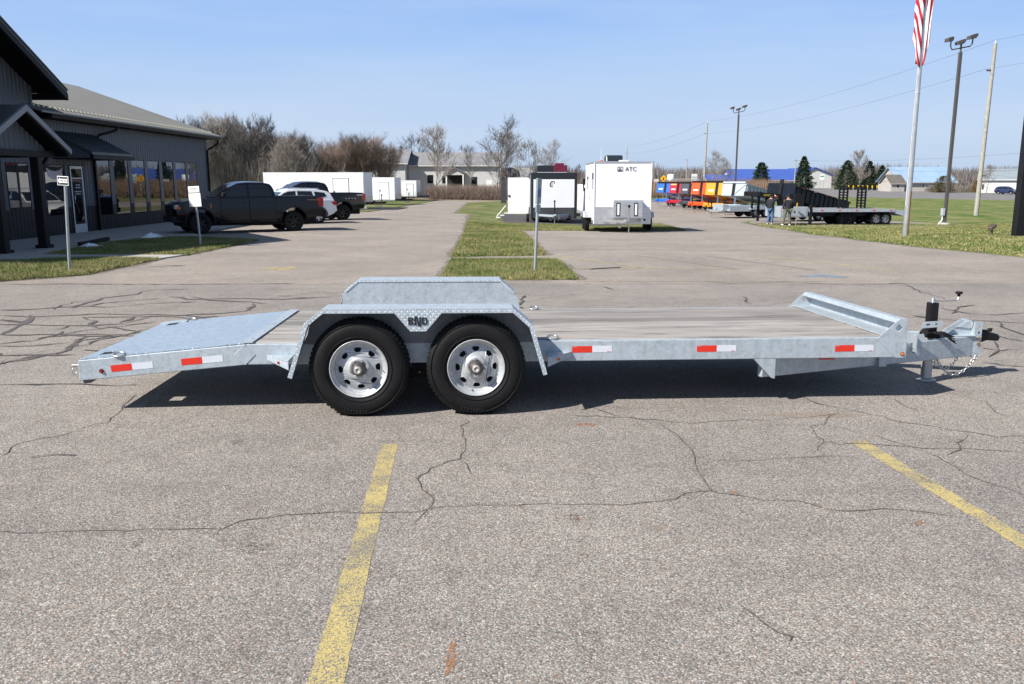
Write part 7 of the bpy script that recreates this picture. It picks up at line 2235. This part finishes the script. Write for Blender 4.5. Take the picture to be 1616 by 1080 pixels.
gabled('annex', 'brown-roofed gabled annex at the left of the pale blue roof', 'building', 102.8, 106.4, 234.0, 7.0, 0.8, 2.9, M_BEIGE, M_BRN, 0.4, 'x', [(104.3, 0.6, -0.5, 0.5, 'window')])
gabled('warehouse', 'long white warehouse with grey green roof at the right edge', 'building', 111.5, 137.0, 203.0, 16.0, 1.8, 4.2, M_VINYL, M_GRROOF, 0.5, 'x', [(112.2, 0.4, -0.6, 0.6, 'dark')], -0.52)
vehicle('passing_car', 'dark blue car driving on the far road near the right edge', 'car', (104.5, 182.0), -62, P_BLUE, 'suv', M_SILVALLOY, simple=True)
vehicle('parked_car', 'dark car parked left of the first round evergreen before the blue hall', 'car', (82.5, 303.0), 20, P_BLK, 'suv', M_SILVALLOY, simple=True)
vehicle('parked_car', 'white car parked at the blue hall, left of the round evergreen', 'car', (86.2, 303.0), 15, P_WHT, 'suv', M_SILVALLOY, simple=True)

# ------------------------------------------------------------------ bare trees
M_BARK = mat('grey bark', (0.155, 0.135, 0.115), 0.9, var=0.25, vs=6)
M_TWIG = blade_mat('bare twigs', [(0.1, (0.12, 0.104, 0.09)), (0.5, (0.21, 0.185, 0.163)), (0.9, (0.31, 0.275, 0.245))])
M_TWIGR = blade_mat('reddish twigs', [(0.1, (0.14, 0.104, 0.083)), (0.5, (0.225, 0.172, 0.140)), (0.9, (0.31, 0.245, 0.205))])
def tri_tube(V, F, a, b, r0, r1):
    """three-sided tapered stick appended to numpy-ready lists"""
    d = b - a
    u = d.orthogonal().normalized(); w = d.cross(u).normalized()
    n = len(V)
    for p, r in ((a, r0), (b, r1)):
        for k in range(3):
            t = 2.0944 * k
            V.append(tuple(p + (u * math.cos(t) + w * math.sin(t)) * r))
    for k in range(3):
        j = (k + 1) % 3
        F.append((n + k, n + j, n + 3 + j)); F.append((n + k, n + 3 + j, n + 3 + k))
def sliver(V, F, a, b, r):
    d = b - a
    u = d.orthogonal().normalized() * r
    n = len(V)
    V += [tuple(a + u), tuple(a - u), tuple(b)]
    F.append((n, n + 1, n + 2))
def bare_tree(seed, h, spread, stems=1, low=0.25, up=0.55, twig=0.022, dens=1.0, lean=0.15):
    rg = random.Random(seed)
    TV, TF, CV, CF = [], [], [], []
    rv = lambda s: Vector((rg.gauss(0, s), rg.gauss(0, s), rg.gauss(0, s)))
    def twigs(p, d, L, n):
        for _ in range(n):
            dd = (d * 0.9 + rv(0.38) + Vector((0, 0, 0.3))).normalized()
            l = L * rg.uniform(0.5, 1.3)
            q = p + dd * l
            sliver(CV, CF, p, q, twig)
            if rg.random() < 0.8 * dens:
                s = p.lerp(q, rg.uniform(0.2, 0.7))
                sliver(CV, CF, s, s + (dd + rv(0.5) + Vector((0, 0, 0.2))).normalized() * l * rg.uniform(0.4, 0.8), twig * 0.75)
    def branch(p, d, L, r, lev):
        k = (4, 4, 3, 2)[lev]
        for i in range(k):
            q = p + d * (L / k)
            r1 = r * 0.80
            if lev < 3: tri_tube(CV, CF, p, q, r, r1)
            else: sliver(CV, CF, p, q + d * L * 0.3, r)
            d = (d + rv(0.13) + Vector((0, 0, 0.08 * up / 0.55))).normalized()
            p, r = q, r1
            if lev < 3:
                for _ in range((1, 1, 2)[lev] if dens < 1 else (2, rg.choice((1, 2)), 1)[lev]):
                    a = d.orthogonal().normalized()
                    a.rotate(Matrix.Rotation(rg.uniform(0, 6.283), 3, d))
                    dd = (d * 0.9 + a * rg.uniform(0.45, 1.0) + Vector((0, 0, up * 0.25))).normalized()
                    branch(p, dd, L * rg.uniform(0.42, 0.68), max(r * 0.6, twig), lev + 1)
            else:
                twigs(p, d, h * 0.075, 1)
        twigs(p, d, h * 0.09, 2)
    for s in range(stems):
        p = Vector((rg.uniform(-0.5, 0.5) * (stems > 1) * stems * 0.12, rg.uniform(-0.5, 0.5) * (stems > 1) * stems * 0.12, -0.2))
        d = Vector((rg.gauss(0, lean), rg.gauss(0, lean), 1)).normalized()
        H = h * (rg.uniform(0.75, 0.95) if stems > 1 else 0.9)
        r = h * (0.013 if stems == 1 else 0.008)
        seg = 8
        for i in range(seg):
            q = p + d * (H / seg)
            tri_tube(TV, TF, p, q, r, r * 0.84)
            r *= 0.84
            d = (d + rv(0.06) + Vector((0, 0, 0.08))).normalized()
            p = q
            f = (i + 1) / seg
            if f >= low:
                for _ in range(2 if stems == 1 else 1):
                    a = rg.uniform(0, 6.283)
                    dd = Vector((math.cos(a) * spread, math.sin(a) * spread, up + 0.3 * f)).normalized()
                    branch(p, dd, h * rg.uniform(0.24, 0.38) * (1.2 - 0.7 * f), r * 0.6, 1)
        twigs(p, d, h * 0.1, 6)
    k_ = h / max(p[2] for p in CV)
    TV = [(a * k_, b * k_, c * k_) for a, b, c in TV]; CV = [(a * k_, b * k_, c * k_) for a, b, c in CV]
    return (fastmesh('trunk', np.array(TV), np.array(TF, np.int32), M_BARK), fastmesh('crown', np.array(CV), np.array(CF, np.int32), M_TWIG))
TREES = {
    'tall': bare_tree(1, 11, 0.85, 1, 0.18, 0.95, 0.026),
    'tall2': bare_tree(2, 11, 0.95, 1, 0.2, 0.8, 0.026),
    'wide': bare_tree(3, 10, 1.0, 1, 0.30, 0.45, 0.022),
    'thin': bare_tree(4, 10, 0.6, 1, 0.30, 0.8, 0.018, 0.6),
    'multi': bare_tree(5, 8, 0.5, 9, 0.2, 1.3, 0.016, 0.8, 0.24),
    'thick': bare_tree(6, 10, 0.6, 4, 0.12, 1.2, 0.018, 0.9, 0.14),
}
red = []
for src in ('multi',):
    tr_, cr_ = bare_tree(8, 8, 0.5, 8, 0.2, 1.3, 0.012, 0.4, 0.24)
    c2 = cr_.copy(); c2.materials.clear(); c2.materials.append(M_TWIGR); TREES['red'] = (tr_, c2)
def tree(kind, x, y, k, rz, label, group=None, kz=1.0):
    t = thing('bare_tree', label, 'tree', gpt(x, y), (0, 0, rz), group)
    t.scale = (k, k, k * kz)
    a = linkmesh('trunk', TREES[kind][0], t); b = linkmesh('crown', TREES[kind][1], t)
    return t
rg = random.Random(11)
# the thicket behind the cars, left
TG = 'bare trees of the thicket behind the cars'
n = 0
for i in range(40):
    x = -37.0 + i * 0.34 + rg.uniform(-0.4, 0.4)
    y = 97 + rg.uniform(-4, 12)
    kind = ('thick', 'tall', 'thick', 'tall2', 'multi')[i % 5]
    base = {'thick': 10, 'tall': 11, 'tall2': 11, 'multi': 8}[kind]
    hh = 9.7 + rg.uniform(-1.6, 1.0) - 1.2 * (i > 30)
    tree(kind, x, y, hh / base, rg.uniform(0, 6.28), 'leafless grey-brown tree crowded into the thicket behind the cars', TG)
for i, (px, y, hh) in enumerate(((-22.6, 108, 7.6), (-21.2, 104, 8.0), (-19.9, 107, 8.3), (-18.3, 104, 8.7), (-16.6, 106, 8.2), (-15.0, 105, 7.2))):
    tree('red', px, y, hh / 8, i * 1.3, 'reddish many-stemmed leafless shrub tree above the white trailers', 'reddish shrub trees above the white trailers')
for (kind, x, y, hh, lab) in (
    ('wide', -17.9, 152, 11.8, 'bare spreading tree above the left white house roof'),
    ('wide', -14.3, 160, 9.8, 'smaller bare tree where the two house roofs meet'),
    ('tall2', -11.0, 126, 11.3, 'tall dark bare tree standing before the long white house'),
    ('thin', -7.4, 150, 9.5, 'thin bare tree behind the long white house roof'),
    ('thin', -5.9, 126, 8.2, 'slight bare sapling before the right half of the white house'),
    ('tall', -2.1, 124, 12.6, 'tallest dense bare tree at the right end of the white house'),
    ('tall2', -0.4, 128, 10.6, 'dark bare tree just right of the tallest one'),
    ('wide', 3.0, 138, 10.2, 'bushy bare tree above the open white trailer door'),
    ('thin', 5.9, 142, 10.2, 'lone pale bare tree above the black-framed trailer'),
    ('wide', 58.0, 250, 13.0, 'broad bare tree left of the far wooden pole'),
    ('wide', 64.0, 262, 11.0, 'rounded bare tree right of the far wooden pole'),
    ('wide', 71.0, 285, 9.5, 'lower bare tree reaching toward the blue roof'),
    ('tall2', 105.5, 262, 13.0, 'bare tree between the dark spruces'),
    ('wide', 110.0, 200, 7.5, 'tangled pale bare tree left of the warehouse'),
    ('wide', 104.5, 205, 5.5, 'small bare tree before the pale blue roof'),
    ('wide', 15.0, 320, 11.0, 'far bare tree seen over the ATC trailer'),
    ('tall', 22.0, 300, 9.0, 'far bare tree left of the warning sign'),
    ('wide', 41.0, 330, 10.5, 'far bare tree behind the dry reeds')):
    base = {'wide': 10, 'tall': 11, 'tall2': 11, 'thin': 10}[kind]
    tree(kind, x, y, hh / base, rg.uniform(0, 6.28), lab)

# ------------------------------------------------------------------ evergreens
M_NEEDLE = blade_mat('spruce needles', [(0.1, (0.010, 0.022, 0.012)), (0.5, (0.026, 0.050, 0.024)), (0.9, (0.060, 0.085, 0.040))])
M_RUSTN = blade_mat('rusty cedar foliage', [(0.1, (0.06, 0.04, 0.014)), (0.5, (0.14, 0.085, 0.025)), (0.9, (0.22, 0.13, 0.04))])
M_OLIVEN = blade_mat('olive cedar foliage', [(0.1, (0.03, 0.03, 0.012)), (0.5, (0.075, 0.065, 0.025)), (0.9, (0.13, 0.10, 0.04))])
def evergreen(seed, h, w, m, n=5200, top=1.0, base=0.06):
    r = np.random.default_rng(seed)
    t = r.uniform(0, 1, n) ** 1.25
    env = (1 - t) ** (0.75 * top) * (0.55 + 0.45 * np.minimum(1, t * 7 + 0.3))
    lump = 1 + 0.22 * np.sin(t * 40 + r.integers(0, 3, n)) 
    a = r.uniform(0, 2 * np.pi, n)
    bulge = 1 + 0.16 * np.sin(3 * a + seed) + 0.14 * np.sin(5 * a + 9 * t + seed)
    rr = w / 2 * env * lump * bulge * np.sqrt(r.uniform(0.25, 1, n))
    P = np.stack([rr * np.cos(a), rr * np.sin(a), h * (base + (1 - base) * t)], 1)
    out = np.stack([np.cos(a), np.sin(a), -0.25 + 0.6 * t], 1)
    d = out + r.normal(0, 0.45, (n, 3)); d /= np.linalg.norm(d, axis=1)[:, None]
    s = np.cross(d, r.normal(0, 1, (n, 3))); s /= np.linalg.norm(s, axis=1)[:, None]
    L = h * 0.05 * r.uniform(0.6, 1.4, n)[:, None]
    V = np.stack([P - s * L * 0.30, P + s * L * 0.30, P + d * L], 1).reshape(-1, 3)
    return fastmesh('crown', V, np.arange(3 * n, dtype=np.int32).reshape(-1, 3), m)
for (x, y, h, w, m, sd_, tp, lab, nm) in (
    (85.2, 296, 8.8, 5.8, M_NEEDLE, 1, 0.62, 'rounded dark evergreen before the blue roof, nearest the lamp post', 'evergreen_tree'),
    (97.6, 290, 10.6, 6.6, M_NEEDLE, 2, 1.0, 'pointed dark spruce beside the pale utility pole', 'evergreen_tree'),
    (104.6, 270, 8.9, 8.2, M_NEEDLE, 3, 0.8, 'broad dark spruce at the right of the white gable', 'evergreen_tree'),
    (109.0, 264, 8.6, 5.6, M_NEEDLE, 4, 1.0, 'slim pointed spruce between two broader ones', 'evergreen_tree'),
    (112.0, 262, 7.3, 5.4, M_NEEDLE, 5, 0.95, 'low dark spruce at the right end of the group', 'evergreen_tree'),
    (105.6, 211, 4.0, 4.8, M_OLIVEN, 6, 0.5, 'olive-brown rounded cedar behind the near lamp post', 'cedar_shrub'),
    (114.8, 211, 4.2, 4.4, M_RUSTN, 7, 0.55, 'rust-brown cedar behind the near utility pole', 'cedar_shrub')):
    t = thing(nm, lab, 'tree', gpt(x, y))
    MB().cyl((0, 0, -0.3), (0, 0, h * 0.8), h * 0.02, h * 0.006, n=7).build('trunk', M_BARK, t)
    linkmesh('crown', evergreen(sd_, h, w, m, 5200, tp, 0.16 if sd_ == 1 else 0.03), t)

# ------------------------------------------------------------------ brush that reads as one mass
def brush(name, label, x0, x1, y0, y1, hmin, hmax, n, r, m, seed, lean=0.25, prof=None):
    g = np.random.default_rng(seed)
    X, Y = g.uniform(x0, x1, n), g.uniform(y0, y1, n)
    Z = np.array([gz(a, b) for a, b in zip(X, Y)])
    h = g.uniform(hmin, hmax, n)
    if prof: h *= np.array([prof(a) for a in X])
    z0 = g.uniform(0, 0.45, n) * h
    dx, dy = g.normal(0, lean, n) * h, g.normal(0, lean, n) * h
    a = g.uniform(0, np.pi, n)
    w = r * g.uniform(0.5, 1.4, n)
    P0 = np.stack([X, Y, Z + z0], 1)
    s = np.stack([np.cos(a) * w, np.sin(a) * w * 0.3, 0 * a], 1)
    P1 = np.stack([X + dx, Y + dy, Z + h], 1)
    V = np.stack([P0 - s, P0 + s, P1], 1).reshape(-1, 3)
    o = linkmesh(name, fastmesh(name, V, np.arange(3 * n, dtype=np.int32).reshape(-1, 3), m))
    o['kind'] = 'stuff'
    tag(o, label, name.replace('_', ' '))
brush('bramble_hedge', 'tangled brown bramble hedge before the white houses', -11.5, 3.5, 117.5, 124, 0.7, 2.3, 26000, 0.020, M_TWIGR, 21, 0.35)
brush('undergrowth', 'dense leafless undergrowth at the foot of the thicket', -40, -23, 95, 112, 1.0, 6.0, 24000, 0.022, M_TWIG, 22, 0.22)
brush('undergrowth', 'leafless brush behind the row of white trailers', -34, -15.0, 119, 127, 0.8, 3.0, 9000, 0.026, M_TWIG, 25, 0.25)
M_REED = blade_mat('dry reeds', [(0.1, (0.17, 0.105, 0.07)), (0.5, (0.27, 0.18, 0.125)), (0.9, (0.37, 0.27, 0.19))])
brush('dry_reeds', 'reddish dry reeds bordering the far road', 18, 46, 138, 162, 1.6, 3.4, 16000, 0.05, M_REED, 23, 0.06)
brush('roadside_scrub', 'grey scrub in front of the pale blue roofed workshop', 106, 121, 214, 222, 0.6, 2.2, 5000, 0.05, M_TWIG, 26, 0.2)
M_FARW = blade_mat('far wood', [(0.1, (0.13, 0.115, 0.11)), (0.5, (0.19, 0.17, 0.16)), (0.9, (0.25, 0.225, 0.21))])
pf = lambda x: 0.72 + 0.22 * math.sin(x * 0.031) + 0.14 * math.sin(x * 0.083 + 1) + 0.08 * math.sin(x * 0.23)
brush('far_wood', 'far leafless wood along the horizon', -420, 620, 520, 640, 6, 14, 46000, 0.5, M_FARW, 24, 0.10, pf)
brush('far_wood', 'leafless wood behind the blue and white halls', 40, 260, 380, 430, 4, 10.0, 16000, 0.3, M_FARW, 27, 0.10, pf)
